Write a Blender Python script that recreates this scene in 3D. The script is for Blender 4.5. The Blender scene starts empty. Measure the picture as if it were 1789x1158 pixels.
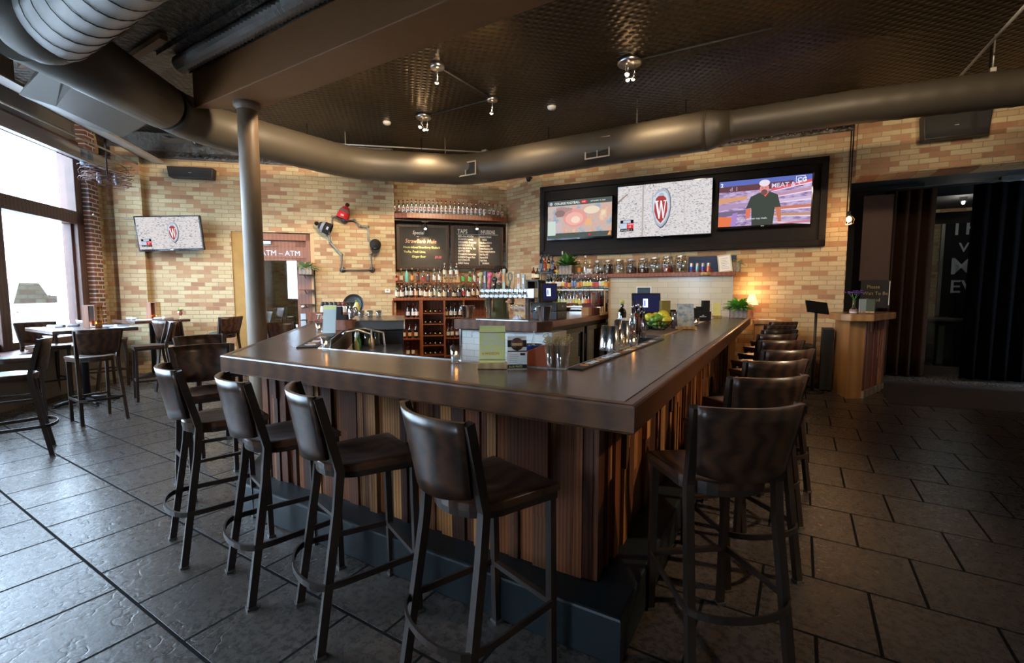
import bpy, bmesh, math, random
from mathutils import Vector, Matrix
random.seed(7)
R = math.radians
sc = bpy.context.scene
COL = sc.collection
# ------------------------------------------------------------------ camera, world, light, exposure
CAM = Vector((0, 0, 1.5)); FPX = 811.5
PITCH = math.atan(67 / 811.5); YAW = math.atan((1400 - 894.5) / math.hypot(811.5, 67))
cd = bpy.data.cameras.new('camera'); cd.sensor_width = 36; cd.lens = 36 * FPX / 1789; cd.clip_start = .05; cd.clip_end = 200
cam = bpy.data.objects.new('camera', cd); COL.objects.link(cam)
cam.location = CAM; cam.rotation_euler = (R(90) - PITCH, 0, YAW); sc.camera = cam
vs = sc.view_settings
vs.view_transform = 'Standard'; vs.look = 'None'; vs.gamma = 1; vs.exposure = 1.0; vs.use_curve_mapping = False
sc.cycles.use_denoising = True; sc.cycles.max_bounces = 8; sc.cycles.diffuse_bounces = 4; sc.cycles.glossy_bounces = 4
sc.cycles.transmission_bounces = 6; sc.cycles.transparent_max_bounces = 16; sc.cycles.sample_clamp_indirect = 6
sc.cycles.caustics_reflective = False; sc.cycles.caustics_refractive = False
w = bpy.data.worlds.new('daylight'); sc.world = w; w.use_nodes = True
w.node_tree.nodes['Background'].inputs[0].default_value = (.62, .81, 1, 1)
w.node_tree.nodes['Background'].inputs[1].default_value = 17.5

FW = Vector((-math.sin(YAW) * math.cos(PITCH), math.cos(YAW) * math.cos(PITCH), -math.sin(PITCH)))
RT = Vector((math.cos(YAW), math.sin(YAW), 0)); UP = RT.cross(FW)
def ray(px, py): return FW * FPX + RT * (px - 894.5) - UP * (py - 579)
def onz(px, py, z):
    d = ray(px, py); return CAM + d * ((z - CAM.z) / d.z)
def onv(px, py, P, n):
    d = ray(px, py); t = ((P[0] - CAM.x) * n[0] + (P[1] - CAM.y) * n[1]) / (d.x * n[0] + d.y * n[1]); return CAM + d * t
def frame(x, y, deg, z=0): return Matrix.Translation((x, y, z)) @ Matrix.Rotation(R(deg), 4, 'Z')
def pl(F, px, py, off=0):
    """where the sight line of a measured point meets the vertical plane of a wall frame: (x along wall, z)"""
    ax = F.to_3x3() @ Vector((1, 0, 0)); n = F.to_3x3() @ Vector((0, 1, 0)); o = F.translation + n * off
    p = onv(px, py, o, n); q = F.inverted() @ p; return q.x, q.z
FL = frame(-10.97, 3.38, 45)                 # left brick wall, x runs to the right along it
FB = frame(-10.97 - .247, 3.38 + .247, 45)   # recessed back-bar wall, 0.35 m behind it
FT = frame(.592, 9.28, 5.6)                  # wall with the three screens
FN = frame(-10.97, 3.37, 135)                # window wall, x is negative away from the corner
ZC = 4.4
def area(name, loc, rot, sx, sy, e, col, portal=False):
    l = bpy.data.lights.new(name, 'AREA'); l.shape = 'RECTANGLE'; l.size = sx; l.size_y = sy; l.energy = e; l.color = col
    if portal: l.cycles.is_portal = True
    o = bpy.data.objects.new(name, l); COL.objects.link(o); o.location = loc; o.rotation_euler = rot; return o
# daylight portals in the window openings (they only guide sampling of the sky)
for k in range(4):
    x = -1.46 - 1.7 * k
    p = FN @ Vector((x, .12, 2.35)); area('window_portal', p, (R(90), 0, R(135)), 1.45, 3.2, 1, (1, 1, 1), True)
area('window_portal', (-1.6, -4.72, 2.2), (R(-90), 0, 0), 1.1, 1.9, 1, (1, 1, 1), True)
# ------------------------------------------------------------------ helpers
def tag(o, label=None, cat=None, group=None, kind=None):
    if label: o['label'] = label
    if cat: o['category'] = cat
    if group: o['group'] = group
    if kind: o['kind'] = kind
    return o
def thing(name, label, cat, M=None, group=None):
    o = bpy.data.objects.new(name, None); COL.objects.link(o); o.empty_display_size = .1
    if M is not None: o.matrix_world = M
    return tag(o, label, cat, group)
KIDS = {}
def copy_tree(o, parent=None, M=None):
    c = o.copy(); COL.objects.link(c)
    if parent is not None: c.parent = parent; KIDS.setdefault(parent.name, []).append(c)
    if M is not None: c.matrix_world = M
    for ch in list(KIDS.get(o.name, [])): copy_tree(ch, c)
    return c
def rot_to(d):
    return Vector((0, 0, 1)).rotation_difference(Vector(d).normalized()).to_matrix().to_4x4()
class MB:
    def __init__(s): s.bm = bmesh.new(); s.cl = None; s.col = None; s.sm = False; s.M = Matrix()
    def _f(s, vs, mi=0, smooth=None):
        try: f = s.bm.faces.new(vs)
        except ValueError: return None
        f.material_index = mi; f.smooth = s.sm if smooth is None else smooth
        if s.col is not None:
            if s.cl is None: s.cl = s.bm.loops.layers.float_color.new('Col')
            for l in f.loops: l[s.cl] = s.col
        return f
    def v(s, p): return s.bm.verts.new(s.M @ Vector(p))
    def hexa(s, P, mi=0):
        v = [s.v(p) for p in P]
        for q in ((3, 2, 1, 0), (4, 5, 6, 7), (0, 1, 5, 4), (1, 2, 6, 5), (2, 3, 7, 6), (3, 0, 4, 7)): s._f([v[i] for i in q], mi, False)
    def box(s, a, b, mi=0, M=None):
        x0, y0, z0 = a; x1, y1, z1 = b
        if x0 > x1: x0, x1 = x1, x0
        if y0 > y1: y0, y1 = y1, y0
        if z0 > z1: z0, z1 = z1, z0
        P = [(x0, y0, z0), (x1, y0, z0), (x1, y1, z0), (x0, y1, z0), (x0, y0, z1), (x1, y0, z1), (x1, y1, z1), (x0, y1, z1)]
        if M: P = [M @ Vector(p) for p in P]
        s.hexa(P, mi); return s
    def cbox(s, c, sz, mi=0, M=None):
        return s.box([c[i] - sz[i] / 2 for i in range(3)], [c[i] + sz[i] / 2 for i in range(3)], mi, M)
    def prism(s, pts, z0, z1, mi=0, mtop=None):
        ar = sum(pts[i][0] * pts[(i + 1) % len(pts)][1] - pts[(i + 1) % len(pts)][0] * pts[i][1] for i in range(len(pts)))
        if ar < 0: pts = pts[::-1]
        lo = [s.v((p[0], p[1], z0)) for p in pts]; hi = [s.v((p[0], p[1], z1)) for p in pts]; n = len(pts)
        s._f(lo[::-1], mi, False); s._f(hi, mi if mtop is None else mtop, False)
        for i in range(n): s._f([lo[i], lo[(i + 1) % n], hi[(i + 1) % n], hi[i]], mi, False)
        return s
    def poly(s, pts, mi=0): s._f([s.v(p) for p in pts], mi, False); return s
    def vprism(s, pts, y0, y1, mi=0):
        """outline in (x, z), thickness along y"""
        M0 = s.M; s.M = M0 @ Matrix(((1, 0, 0, 0), (0, 0, -1, 0), (0, 1, 0, 0), (0, 0, 0, 1))); s.prism(pts, -max(y0, y1), -min(y0, y1), mi); s.M = M0; return s
    def tube(s, path, r, n=10, mi=0, cap=True, closed=False, sq=None, smooth=True):
        P = [Vector(p) for p in path]; m = len(P); rad = r if isinstance(r, (list, tuple)) else [r] * m
        T = []
        for i in range(m):
            if closed: t = (P[(i + 1) % m] - P[i]).normalized() + (P[i] - P[i - 1]).normalized()
            elif i == 0: t = P[1] - P[0]
            elif i == m - 1: t = P[-1] - P[-2]
            else: t = (P[i + 1] - P[i]).normalized() + (P[i] - P[i - 1]).normalized()
            T.append(t.normalized() if t.length > 1e-9 else Vector((0, 0, 1)))
        up = Vector((0, 1, 0)) if abs(T[0].y) < .9 else Vector((1, 0, 0))
        if sq: up = Vector(sq[2]) if len(sq) > 2 else up
        u = (up - T[0] * up.dot(T[0])).normalized(); rings = []
        for i in range(m):
            if i: u = (u - T[i] * u.dot(T[i])).normalized()
            w = T[i].cross(u); k = 1
            if 0 < i < m - 1 or closed:
                a = (P[i] - P[i - 1]).normalized(); k = 1 / max(.5, a.dot(T[i]))
            if sq:
                off = [(-sq[0], -sq[1]), (sq[0], -sq[1]), (sq[0], sq[1]), (-sq[0], sq[1])]
                rings.append([s.v(P[i] + u * (a_ * k) + w * b_) for a_, b_ in off])
            else: rings.append([s.v(P[i] + (u * math.cos(2 * math.pi * j / n) + w * math.sin(2 * math.pi * j / n)) * rad[i]) for j in range(n)])
        N = 4 if sq else n; sm = smooth and not sq
        for i in range(m if closed else m - 1):
            a, b = rings[i], rings[(i + 1) % m]
            for j in range(N): s._f([a[j], a[(j + 1) % N], b[(j + 1) % N], b[j]], mi, sm)
        if cap and not closed: s._f(rings[0][::-1], mi, False); s._f(rings[-1], mi, False)
        return s
    def lathe(s, prof, c=(0, 0, 0), n=16, mi=0, M=None, smooth=True):
        M = M or Matrix(); rings = []
        for r, z in prof:
            if r < 1e-6: rings.append([s.v(Vector(c) + M @ Vector((0, 0, z)))])
            else: rings.append([s.v(Vector(c) + M @ Vector((r * math.cos(2 * math.pi * j / n), r * math.sin(2 * math.pi * j / n), z))) for j in range(n)])
        for a, b in zip(rings, rings[1:]):
            if len(a) == 1 and len(b) == 1: continue
            for j in range(n):
                k = (j + 1) % n
                if len(a) == 1: s._f([a[0], b[k], b[j]], mi, smooth)
                elif len(b) == 1: s._f([a[j], a[k], b[0]], mi, smooth)
                else: s._f([a[j], a[k], b[k], b[j]], mi, smooth)
        return s
    def ball(s, c, r, n=12, m=8, mi=0, sc_=(1, 1, 1)):
        M = Matrix.Diagonal((*sc_, 1))
        return s.lathe([(r * math.sin(math.pi * i / m), -r * math.cos(math.pi * i / m)) for i in range(m + 1)], c, n, mi, M)
    def grid(s, f, nu, nv, mi=0, thick=0, nrm=None, smooth=True):
        """surface f(u,v), u,v in 0..1; with thick it becomes a closed sheet offset along nrm(u,v)"""
        A = [[Vector(f(i / nu, j / nv)) for j in range(nv + 1)] for i in range(nu + 1)]
        a = [[s.v(p) for p in row] for row in A]
        for i in range(nu):
            for j in range(nv): s._f([a[i][j], a[i + 1][j], a[i + 1][j + 1], a[i][j + 1]], mi, smooth)
        if thick:
            b = [[s.v(A[i][j] + Vector(nrm(i / nu, j / nv)) * thick) for j in range(nv + 1)] for i in range(nu + 1)]
            for i in range(nu):
                for j in range(nv): s._f([b[i][j + 1], b[i + 1][j + 1], b[i + 1][j], b[i][j]], mi, smooth)
            for i in range(nu):
                s._f([a[i + 1][0], a[i][0], b[i][0], b[i + 1][0]], mi, False); s._f([a[i][nv], a[i + 1][nv], b[i + 1][nv], b[i][nv]], mi, False)
            for j in range(nv):
                s._f([a[0][j], a[0][j + 1], b[0][j + 1], b[0][j]], mi, False); s._f([a[nu][j + 1], a[nu][j], b[nu][j], b[nu][j + 1]], mi, False)
        return s
    def build(s, name, mats, parent=None, M=None, bevel=0, fix=False):
        if fix: bmesh.ops.recalc_face_normals(s.bm, faces=s.bm.faces)
        me = bpy.data.meshes.new(name); s.bm.to_mesh(me); s.bm.free()
        for m in (mats if isinstance(mats, (list, tuple)) else [mats]): me.materials.append(m)
        o = bpy.data.objects.new(name, me); COL.objects.link(o)
        if parent is not None: o.parent = parent; KIDS.setdefault(parent.name, []).append(o)
        if M is not None: o.matrix_world = M
        if bevel:
            b = o.modifiers.new('b', 'BEVEL'); b.width = bevel; b.segments = 2; b.limit_method = 'ANGLE'
        return o
def struct(o): o['kind'] = 'structure'; return o
def txt(name, s, size, m, parent, loc, rot=(R(90), 0, 0), align='LEFT', ext=.0008, sx=1, shear=0, bold=0):
    cu = bpy.data.curves.new(name, 'FONT'); cu.body = s; cu.size = size; cu.align_x = align; cu.extrude = ext; cu.resolution_u = 2; cu.shear = shear; cu.offset = bold
    t = bpy.data.objects.new(name, cu); COL.objects.link(t); bpy.context.view_layer.update()
    me = bpy.data.meshes.new_from_object(t.evaluated_get(bpy.context.evaluated_depsgraph_get())); bpy.data.objects.remove(t)
    me.materials.clear(); me.materials.append(m); me.name = name
    o = bpy.data.objects.new(name, me); COL.objects.link(o)
    if parent is not None: o.parent = parent; KIDS.setdefault(parent.name, []).append(o)
    o.location = loc; o.rotation_euler = rot; o.scale = (sx, 1, 1); return o
ORD = ['first', 'second', 'third', 'fourth', 'fifth', 'sixth', 'seventh', 'eighth', 'ninth', 'tenth', 'eleventh', 'twelfth', 'thirteenth', 'fourteenth', 'fifteenth', 'sixteenth', 'seventeenth', 'eighteenth', 'nineteenth', 'twentieth']
def ordl(i, n):
    if i == 0: return 'leftmost'
    if i == n - 1: return 'rightmost'
    if i < 20 and i <= n / 2: return ORD[i] + ' from the left'
    return ORD[n - 1 - i] + ' from the right' if n - 1 - i < 20 else ORD[19] + ' from the left'
# ------------------------------------------------------------------ materials
def nm(name):
    m = bpy.data.materials.new(name); m.use_nodes = True; nt = m.node_tree; return m, nt, nt.nodes['Principled BSDF']
def N(nt, t, **kw):
    n = nt.nodes.new(t)
    for k, v in kw.items():
        if k.startswith('i_'): n.inputs[int(k[2:])].default_value = v
        else: setattr(n, k, v)
    return n
def ramp(nt, stops, interp='LINEAR'):
    n = nt.nodes.new('ShaderNodeValToRGB'); e = n.color_ramp.elements; n.color_ramp.interpolation = interp
    while len(e) > 1: e.remove(e[-1])
    e[0].position = stops[0][0]; e[0].color = (*stops[0][1], 1)
    for p, c in stops[1:]: x = e.new(p); x.color = (*c, 1)
    return n
def mixc(nt, f, a, b, bt='MIX'):
    n = nt.nodes.new('ShaderNodeMix'); n.data_type = 'RGBA'; n.blend_type = bt
    for i, v in ((0, f), (6, a), (7, b)):
        if hasattr(v, 'links'): nt.links.new(v, n.inputs[i])
        elif i == 0: n.inputs[0].default_value = v
        else: n.inputs[i].default_value = (*v, 1)
    return n.outputs[2]
def mth(nt, op, a, b=None, c=None):
    n = nt.nodes.new('ShaderNodeMath'); n.operation = op
    for i, v in enumerate((a, b, c)):
        if v is None: continue
        if hasattr(v, 'links'): nt.links.new(v, n.inputs[i])
        else: n.inputs[i].default_value = v
    return n.outputs[0]
def coords(nt, scale=(1, 1, 1), swap=False, loc=(0, 0, 0)):
    tc = N(nt, 'ShaderNodeTexCoord'); src = tc.outputs['Object']
    if swap:
        sp = N(nt, 'ShaderNodeSeparateXYZ'); cb = N(nt, 'ShaderNodeCombineXYZ'); nt.links.new(src, sp.inputs[0])
        nt.links.new(sp.outputs[0], cb.inputs[0]); nt.links.new(sp.outputs[2], cb.inputs[1]); nt.links.new(sp.outputs[1], cb.inputs[2]); src = cb.outputs[0]
    mp = N(nt, 'ShaderNodeMapping'); mp.inputs['Scale'].default_value = scale; mp.inputs['Location'].default_value = loc
    nt.links.new(src, mp.inputs[0]); return mp.outputs[0]
def bump(nt, p, h, st, dist=.01):
    b = N(nt, 'ShaderNodeBump'); b.inputs['Strength'].default_value = st; b.inputs['Distance'].default_value = dist
    nt.links.new(h, b.inputs['Height']); nt.links.new(b.outputs[0], p.inputs['Normal']); return b
def noise(nt, vec, scale, detail=4, rough=.5):
    n = N(nt, 'ShaderNodeTexNoise'); n.inputs['Scale'].default_value = scale; n.inputs['Detail'].default_value = detail; n.inputs['Roughness'].default_value = rough
    if vec is not None: nt.links.new(vec, n.inputs['Vector'])
    return n.outputs[0]
def plain(name, c, rough=.5, metal=0, var=.0, vs_=8, emit=0, bmp=0, spec=.5, coat=0):
    m, nt, p = nm(name); p.inputs['Base Color'].default_value = (*c, 1); p.inputs['Roughness'].default_value = rough
    p.inputs['Metallic'].default_value = metal; p.inputs['Specular IOR Level'].default_value = spec; p.inputs['Coat Weight'].default_value = coat
    if emit: p.inputs['Emission Color'].default_value = (*c, 1); p.inputs['Emission Strength'].default_value = emit
    if var or bmp:
        h = noise(nt, coords(nt), vs_, 5)
        if var:
            o = mixc(nt, h, [x * (1 - var) for x in c], [min(1, x * (1 + var)) for x in c]); nt.links.new(o, p.inputs['Base Color'])
        if bmp: bump(nt, p, h, bmp, .04 if bmp == 1.0 else .01)
    return m
def emis(name, c, s=1):
    m = bpy.data.materials.new(name); m.use_nodes = True; nt = m.node_tree; nt.nodes.clear()
    e = N(nt, 'ShaderNodeEmission'); e.inputs[0].default_value = (*c, 1); e.inputs[1].default_value = s
    o = N(nt, 'ShaderNodeOutputMaterial'); nt.links.new(e.outputs[0], o.inputs[0]); return m
def glass(name, tint=(1, 1, 1), refl=.12, rough=.03, alpha=0, body=(1, 1, 1)):
    """thin glass: see-through tint plus clear reflections; alpha adds a solid body colour (liquid)"""
    m = bpy.data.materials.new(name); m.use_nodes = True; nt = m.node_tree; nt.nodes.clear()
    t = N(nt, 'ShaderNodeBsdfTransparent'); t.inputs[0].default_value = (*tint, 1)
    g = N(nt, 'ShaderNodeBsdfGlossy'); g.inputs[0].default_value = (1, 1, 1, 1); g.inputs['Roughness'].default_value = rough
    lw = N(nt, 'ShaderNodeLayerWeight'); lw.inputs[0].default_value = .35
    f = mth(nt, 'MULTIPLY_ADD', lw.outputs['Facing'], .5, refl); x = N(nt, 'ShaderNodeMixShader'); nt.links.new(f, x.inputs[0])
    base = t.outputs[0]
    if alpha:
        d = N(nt, 'ShaderNodeBsdfPrincipled'); d.inputs['Base Color'].default_value = (*body, 1); d.inputs['Roughness'].default_value = .2
        y = N(nt, 'ShaderNodeMixShader'); y.inputs[0].default_value = alpha; nt.links.new(t.outputs[0], y.inputs[1]); nt.links.new(d.outputs[0], y.inputs[2]); base = y.outputs[0]
    nt.links.new(base, x.inputs[1]); nt.links.new(g.outputs[0], x.inputs[2])
    o = N(nt, 'ShaderNodeOutputMaterial'); nt.links.new(x.outputs[0], o.inputs[0]); return m
def brick(name, bw, bh, ms, stops, mcol, swap=True, bmp=.5, rough=.85, loc=(0, 0, 0), var=.25, interp='LINEAR', off=.5, nsc=1.2, squash=1, dirt=None, spec=.3):
    m, nt, p = nm(name); v = coords(nt, swap=swap, loc=loc)
    if var:   # wavy courses
        nz = N(nt, 'ShaderNodeTexNoise'); nz.inputs['Scale'].default_value = 6; nt.links.new(v, nz.inputs['Vector'])
        ma = N(nt, 'ShaderNodeVectorMath', operation='MULTIPLY_ADD'); nt.links.new(nz.outputs['Color'], ma.inputs[0]); ma.inputs[1].default_value = (.012, .012, 0); nt.links.new(v, ma.inputs[2]); vb = ma.outputs[0]
    else: vb = v
    b = N(nt, 'ShaderNodeTexBrick'); b.offset = off; b.inputs['Scale'].default_value = 1; b.inputs['Brick Width'].default_value = bw; b.inputs['Row Height'].default_value = bh
    b.inputs['Mortar Size'].default_value = ms; b.inputs['Mortar Smooth'].default_value = .3
    b.inputs['Color1'].default_value = (0, 0, 0, 1); b.inputs['Color2'].default_value = (1, 1, 1, 1); b.inputs['Mortar'].default_value = (.4, .4, .4, 1)
    nt.links.new(vb, b.inputs['Vector'])
    src = b.outputs['Color']; big = noise(nt, v, nsc, 3)
    if nsc: 
        s_ = N(nt, 'ShaderNodeSeparateColor'); nt.links.new(src, s_.inputs[0])
        src = mth(nt, 'ADD', s_.outputs[0], mth(nt, 'MULTIPLY', mth(nt, 'SUBTRACT', big, .5), .5))
    rp = ramp(nt, stops, interp); nt.links.new(src, rp.inputs[0])
    fine = noise(nt, v, 30, 8, .7)
    c = mixc(nt, mth(nt, 'MULTIPLY', fine, var * 1.6), rp.outputs[0], [x * .45 for x in mcol])
    if dirt is not None:
        d = noise(nt, v, dirt[0], 5, .6); dr = ramp(nt, [(dirt[1], (0, 0, 0)), (dirt[2], (1, 1, 1))]); nt.links.new(d, dr.inputs[0]); c = mixc(nt, mth(nt, 'MULTIPLY', dr.outputs[0], dirt[4]), c, dirt[3])
    c = mixc(nt, b.outputs['Fac'], c, mcol); nt.links.new(c, p.inputs['Base Color'])
    p.inputs['Roughness'].default_value = rough; p.inputs['Specular IOR Level'].default_value = spec
    h = mth(nt, 'ADD', mth(nt, 'SUBTRACT', 1, b.outputs['Fac']), mth(nt, 'MULTIPLY', fine, .6 if var else 0))
    bump(nt, p, h, bmp, .008); return m
def wood(name, c1, c2, scale=(1, 1, 1), rough=.35, coat=.2, attr=False, freq=9, dist=3, bmp=.05):
    m, nt, p = nm(name); v = coords(nt, scale)
    nz = noise(nt, v, freq, 6, .6)
    wv = N(nt, 'ShaderNodeTexWave'); wv.inputs['Scale'].default_value = freq * .5; wv.inputs['Distortion'].default_value = dist; wv.inputs['Detail'].default_value = 3; nt.links.new(v, wv.inputs['Vector'])
    f = mth(nt, 'ADD', mth(nt, 'MULTIPLY', nz, .55), mth(nt, 'MULTIPLY', wv.outputs[1], .45))
    rp = ramp(nt, [(.25, c1), (.75, c2)]); nt.links.new(f, rp.inputs[0]); o = rp.outputs[0]
    if attr:
        at = N(nt, 'ShaderNodeVertexColor'); at.layer_name = 'Col'; o = mixc(nt, 1, o, at.outputs[0], 'MULTIPLY')
    nt.links.new(o, p.inputs['Base Color']); p.inputs['Roughness'].default_value = rough; p.inputs['Coat Weight'].default_value = coat; p.inputs['Coat Roughness'].default_value = .2
    if bmp: bump(nt, p, f, bmp, .005)
    return m
CREAM = [(.0, (.66, .50, .27)), (.3, (.76, .62, .37)), (.5, (.70, .54, .31)), (.66, (.64, .42, .23)), (.8, (.58, .31, .16)), (1, (.42, .2, .11))]
M_BRICK = brick('cream_brick', .235, .078, .006, CREAM, (.36, .27, .17), dirt=(3, .45, .75, (.45, .33, .2), .5))
M_RED = brick('red_brick', .215, .075, .012, [(0, (.22, .06, .04)), (.6, (.33, .1, .06)), (1, (.1, .05, .045))], (.75, .72, .68), loc=(.1, 0, 0))
M_DBRICK = brick('far_brick', .235, .078, .007, CREAM, (.4, .3, .18))
M_SUBWAY = brick('white_subway_tile', .30, .10, .0025, [(0, (.74, .73, .68)), (1, (.82, .81, .76))], (.38, .37, .34), var=0, rough=.15, bmp=.4, nsc=0, spec=.5)
M_CTILE = brick('cream_tile', .36, .10, .003, [(0, (.64, .56, .40)), (1, (.70, .62, .46))], (.42, .37, .28), var=0, rough=.16, bmp=.4, nsc=0, spec=.5)
def floor_mat():
    m, nt, p = nm('slate_tile_floor'); v = coords(nt, loc=(-.351 + .464 * 40, -.855 + .494 * 40, 0))
    b = N(nt, 'ShaderNodeTexBrick'); b.offset = .5; b.inputs['Scale'].default_value = 1; b.inputs['Brick Width'].default_value = .464; b.inputs['Row Height'].default_value = .494
    b.inputs['Mortar Size'].default_value = .0085; b.inputs['Mortar Smooth'].default_value = .3; b.inputs['Color1'].default_value = (0, 0, 0, 1); b.inputs['Color2'].default_value = (1, 1, 1, 1); b.inputs['Mortar'].default_value = (.5, .5, .5, 1)
    nt.links.new(v, b.inputs['Vector'])
    rp = ramp(nt, [(0, (.045, .036, .031)), (.5, (.062, .048, .038)), (1, (.088, .064, .046))]); nt.links.new(b.outputs['Color'], rp.inputs[0])
    n1 = noise(nt, v, 2.5, 6, .6); n2 = noise(nt, v, 28, 8, .7)
    c = mixc(nt, mth(nt, 'MULTIPLY', n1, .9), rp.outputs[0], (.045, .042, .042)); r2 = ramp(nt, [(.46, (0, 0, 0)), (.66, (1, 1, 1))]); nt.links.new(n2, r2.inputs[0])
    c = mixc(nt, mth(nt, 'MULTIPLY', r2.outputs[0], .5), c, (.17, .12, .085))
    c = mixc(nt, b.outputs['Fac'], c, (.010, .009, .009)); nt.links.new(c, p.inputs['Base Color'])
    # chipped-slate ridges: contour lines of a smooth noise
    n3 = noise(nt, v, 5.5, 3, .5); rg = mth(nt, 'PINGPONG', mth(nt, 'MULTIPLY', n3, 9), 1); rr = ramp(nt, [(.0, (0, 0, 0)), (.25, (1, 1, 1))]); nt.links.new(rg, rr.inputs[0])
    h = mth(nt, 'ADD', mth(nt, 'MULTIPLY', rr.outputs[0], .22), mth(nt, 'MULTIPLY', n2, .5)); h = mth(nt, 'SUBTRACT', h, mth(nt, 'MULTIPLY', b.outputs['Fac'], 1.5))
    bump(nt, p, h, .5, .006); nt.links.new(mth(nt, 'ADD', mth(nt, 'MULTIPLY', b.outputs['Fac'], .6), mth(nt, 'MULTIPLY_ADD', n2, .22, .17)), p.inputs['Roughness']); nt.links.new(mth(nt, 'MULTIPLY_ADD', b.outputs['Fac'], -.5, .55), p.inputs['Specular IOR Level']); return m
M_FLOOR = floor_mat()
def tin_mat():
    m, nt, p = nm('tin_ceiling'); v = coords(nt); sp = N(nt, 'ShaderNodeSeparateXYZ'); nt.links.new(v, sp.inputs[0])
    sx, sy = .12, .12
    def dots(ox, oy):
        fx = mth(nt, 'SUBTRACT', mth(nt, 'FRACT', mth(nt, 'ADD', mth(nt, 'DIVIDE', sp.outputs[0], sx), 50 + ox)), .5); fy = mth(nt, 'SUBTRACT', mth(nt, 'FRACT', mth(nt, 'ADD', mth(nt, 'DIVIDE', sp.outputs[1], sy), 50 + oy)), .5)
        return mth(nt, 'SQRT', mth(nt, 'ADD', mth(nt, 'POWER', mth(nt, 'MULTIPLY', fx, sx), 2), mth(nt, 'POWER', mth(nt, 'MULTIPLY', fy, sy), 2)))
    d = mth(nt, 'MINIMUM', dots(0, 0), dots(.5, .5)); h = mth(nt, 'SUBTRACT', 1, mth(nt, 'SMOOTH_MIN', mth(nt, 'DIVIDE', d, .036), 1, .2))
    gx = mth(nt, 'PINGPONG', sp.outputs[0], .305); gl = mth(nt, 'LESS_THAN', gx, .006)
    n = noise(nt, v, 14, 3)
    hh = mth(nt, 'ADD', mth(nt, 'SUBTRACT', h, mth(nt, 'MULTIPLY', gl, .4)), mth(nt, 'MULTIPLY', n, .22)); bump(nt, p, hh, .8, .012)
    c = mixc(nt, n, (.025, .016, .006), (.055, .035, .015)); nt.links.new(c, p.inputs['Base Color']); p.inputs['Metallic'].default_value = .55; p.inputs['Roughness'].default_value = .34; return m
M_TIN = tin_mat()
M_CRUMP = plain('crumpled_tin', (.10, .09, .078), .3, .85, .3, 13, bmp=1.0)
M_BEAM = plain('brown_beam_paint', (.19, .080, .024), .55, 0, .08, 3)
M_COLUMN = plain('grey_column_paint', (.18, .122, .075), .45, 0, .1, 5)
M_DUCT = plain('grey_duct_paint', (.074, .062, .046), .5, .12, .08, 4)
M_DUCTL = plain('bare_duct_metal', (.20, .19, .18), .42, .4, .1, 3)
M_PIPE = plain('conduit_metal', (.45, .43, .38), .4, .6)
M_BLACK = plain('black_plastic', (.012, .012, .013), .45)
M_BLACKM = plain('black_matte', (.015, .014, .013), .8)
M_GLOSSB = plain('black_gloss', (.01, .01, .012), .12)
M_STEEL = plain('brushed_steel', (.62, .62, .62), .28, 1, .08, 30)
M_CHROME = plain('polished_steel', (.88, .88, .9), .2, 1)
M_IRON = plain('galvanised_pipe', (.22, .21, .2), .4, .8, .2, 20)
M_WHITE = plain('white_plastic', (.78, .78, .76), .4)
M_PAPER = plain('white_paper', (.9, .9, .88), .8)
M_CHERRY = wood('cherry_wood', (.20, .055, .02), (.33, .10, .04), (1, 1, 6), .35, .3)
M_DOORW = wood('mahogany_door', (.25, .095, .05), (.31, .13, .07), (1, 1, .3), .4, .2, dist=1, bmp=0)
M_MAPLE = wood('honey_wood', (.42, .2, .07), (.58, .31, .12), (1, 1, .4), .4, .2, freq=5)
M_CRATE = wood('grey_crate_wood', (.26, .22, .18), (.42, .36, .3), (1, 1, 5), .8, 0)
M_OAK = wood('light_oak', (.5, .3, .13), (.66, .45, .22), (1, 4, 1), .5, .1)
M_STOOLW = wood('dark_stool_wood', (.024, .010, .006), (.090, .038, .018), (1.1, 1, 2.2), .34, .12, freq=7, dist=9, bmp=.02)
M_STOOLM = plain('dark_bronze_metal', (.032, .019, .013), .45, .2)
M_STRIP = wood('reclaimed_strips', (.5, .5, .5), (1.15, 1.1, 1.05), (4, 4, .5), .5, 0, attr=True, freq=8)
M_FASCIA = wood('bar_edge_wood', (.062, .022, .009), (.135, .052, .019), (.6, .6, 5), .36, .12, freq=7)
M_CURB = plain('dark_green_step', (.005, .010, .012), .5, 0, .3, 6, bmp=.15)
def top_mat():
    m, nt, p = nm('bar_top'); v = coords(nt); a = noise(nt, v, 3, 6, .6); b = noise(nt, v, 9, 4)
    c = mixc(nt, a, (.055, .034, .022), (.20, .135, .095)); nt.links.new(c, p.inputs['Base Color']); p.inputs['Roughness'].default_value = .24; p.inputs['Specular IOR Level'].default_value = .6
    bump(nt, p, mth(nt, 'ADD', a, mth(nt, 'MULTIPLY', b, .5)), .25, .012); return m
M_TOP = top_mat()
M_GLASS = glass('clear_glass'); M_PANE = glass('window_glass', (.97, .98, 1), .04, .0)
M_GREENG = glass('green_glass', (.1, .3, .12), .15); M_DARKG = glass('dark_wine_glass', (.03, .03, .02), .15); M_AMBER = glass('amber_spirit', (.75, .33, .06), .12)
M_CLEARB = glass('clear_bottle', (.86, .9, .88), .22); M_BLUEG = glass('blue_glass', (.25, .45, .7), .15); M_TEAL = plain('teal_glaze', (.2, .6, .58), .25)
M_REDL = glass('red_infusion', (.5, .02, .03), .1, alpha=.7, body=(.35, .01, .02)); M_DARKL = plain('dark_infusion', (.012, .006, .005), .15)
M_CREAML = plain('cream_label', (.78, .72, .58), .7); M_REDLB = plain('red_paint', (.5, .03, .03), .5); M_ORANGE = plain('orange_paint', (.85, .28, .04), .5)
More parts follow.
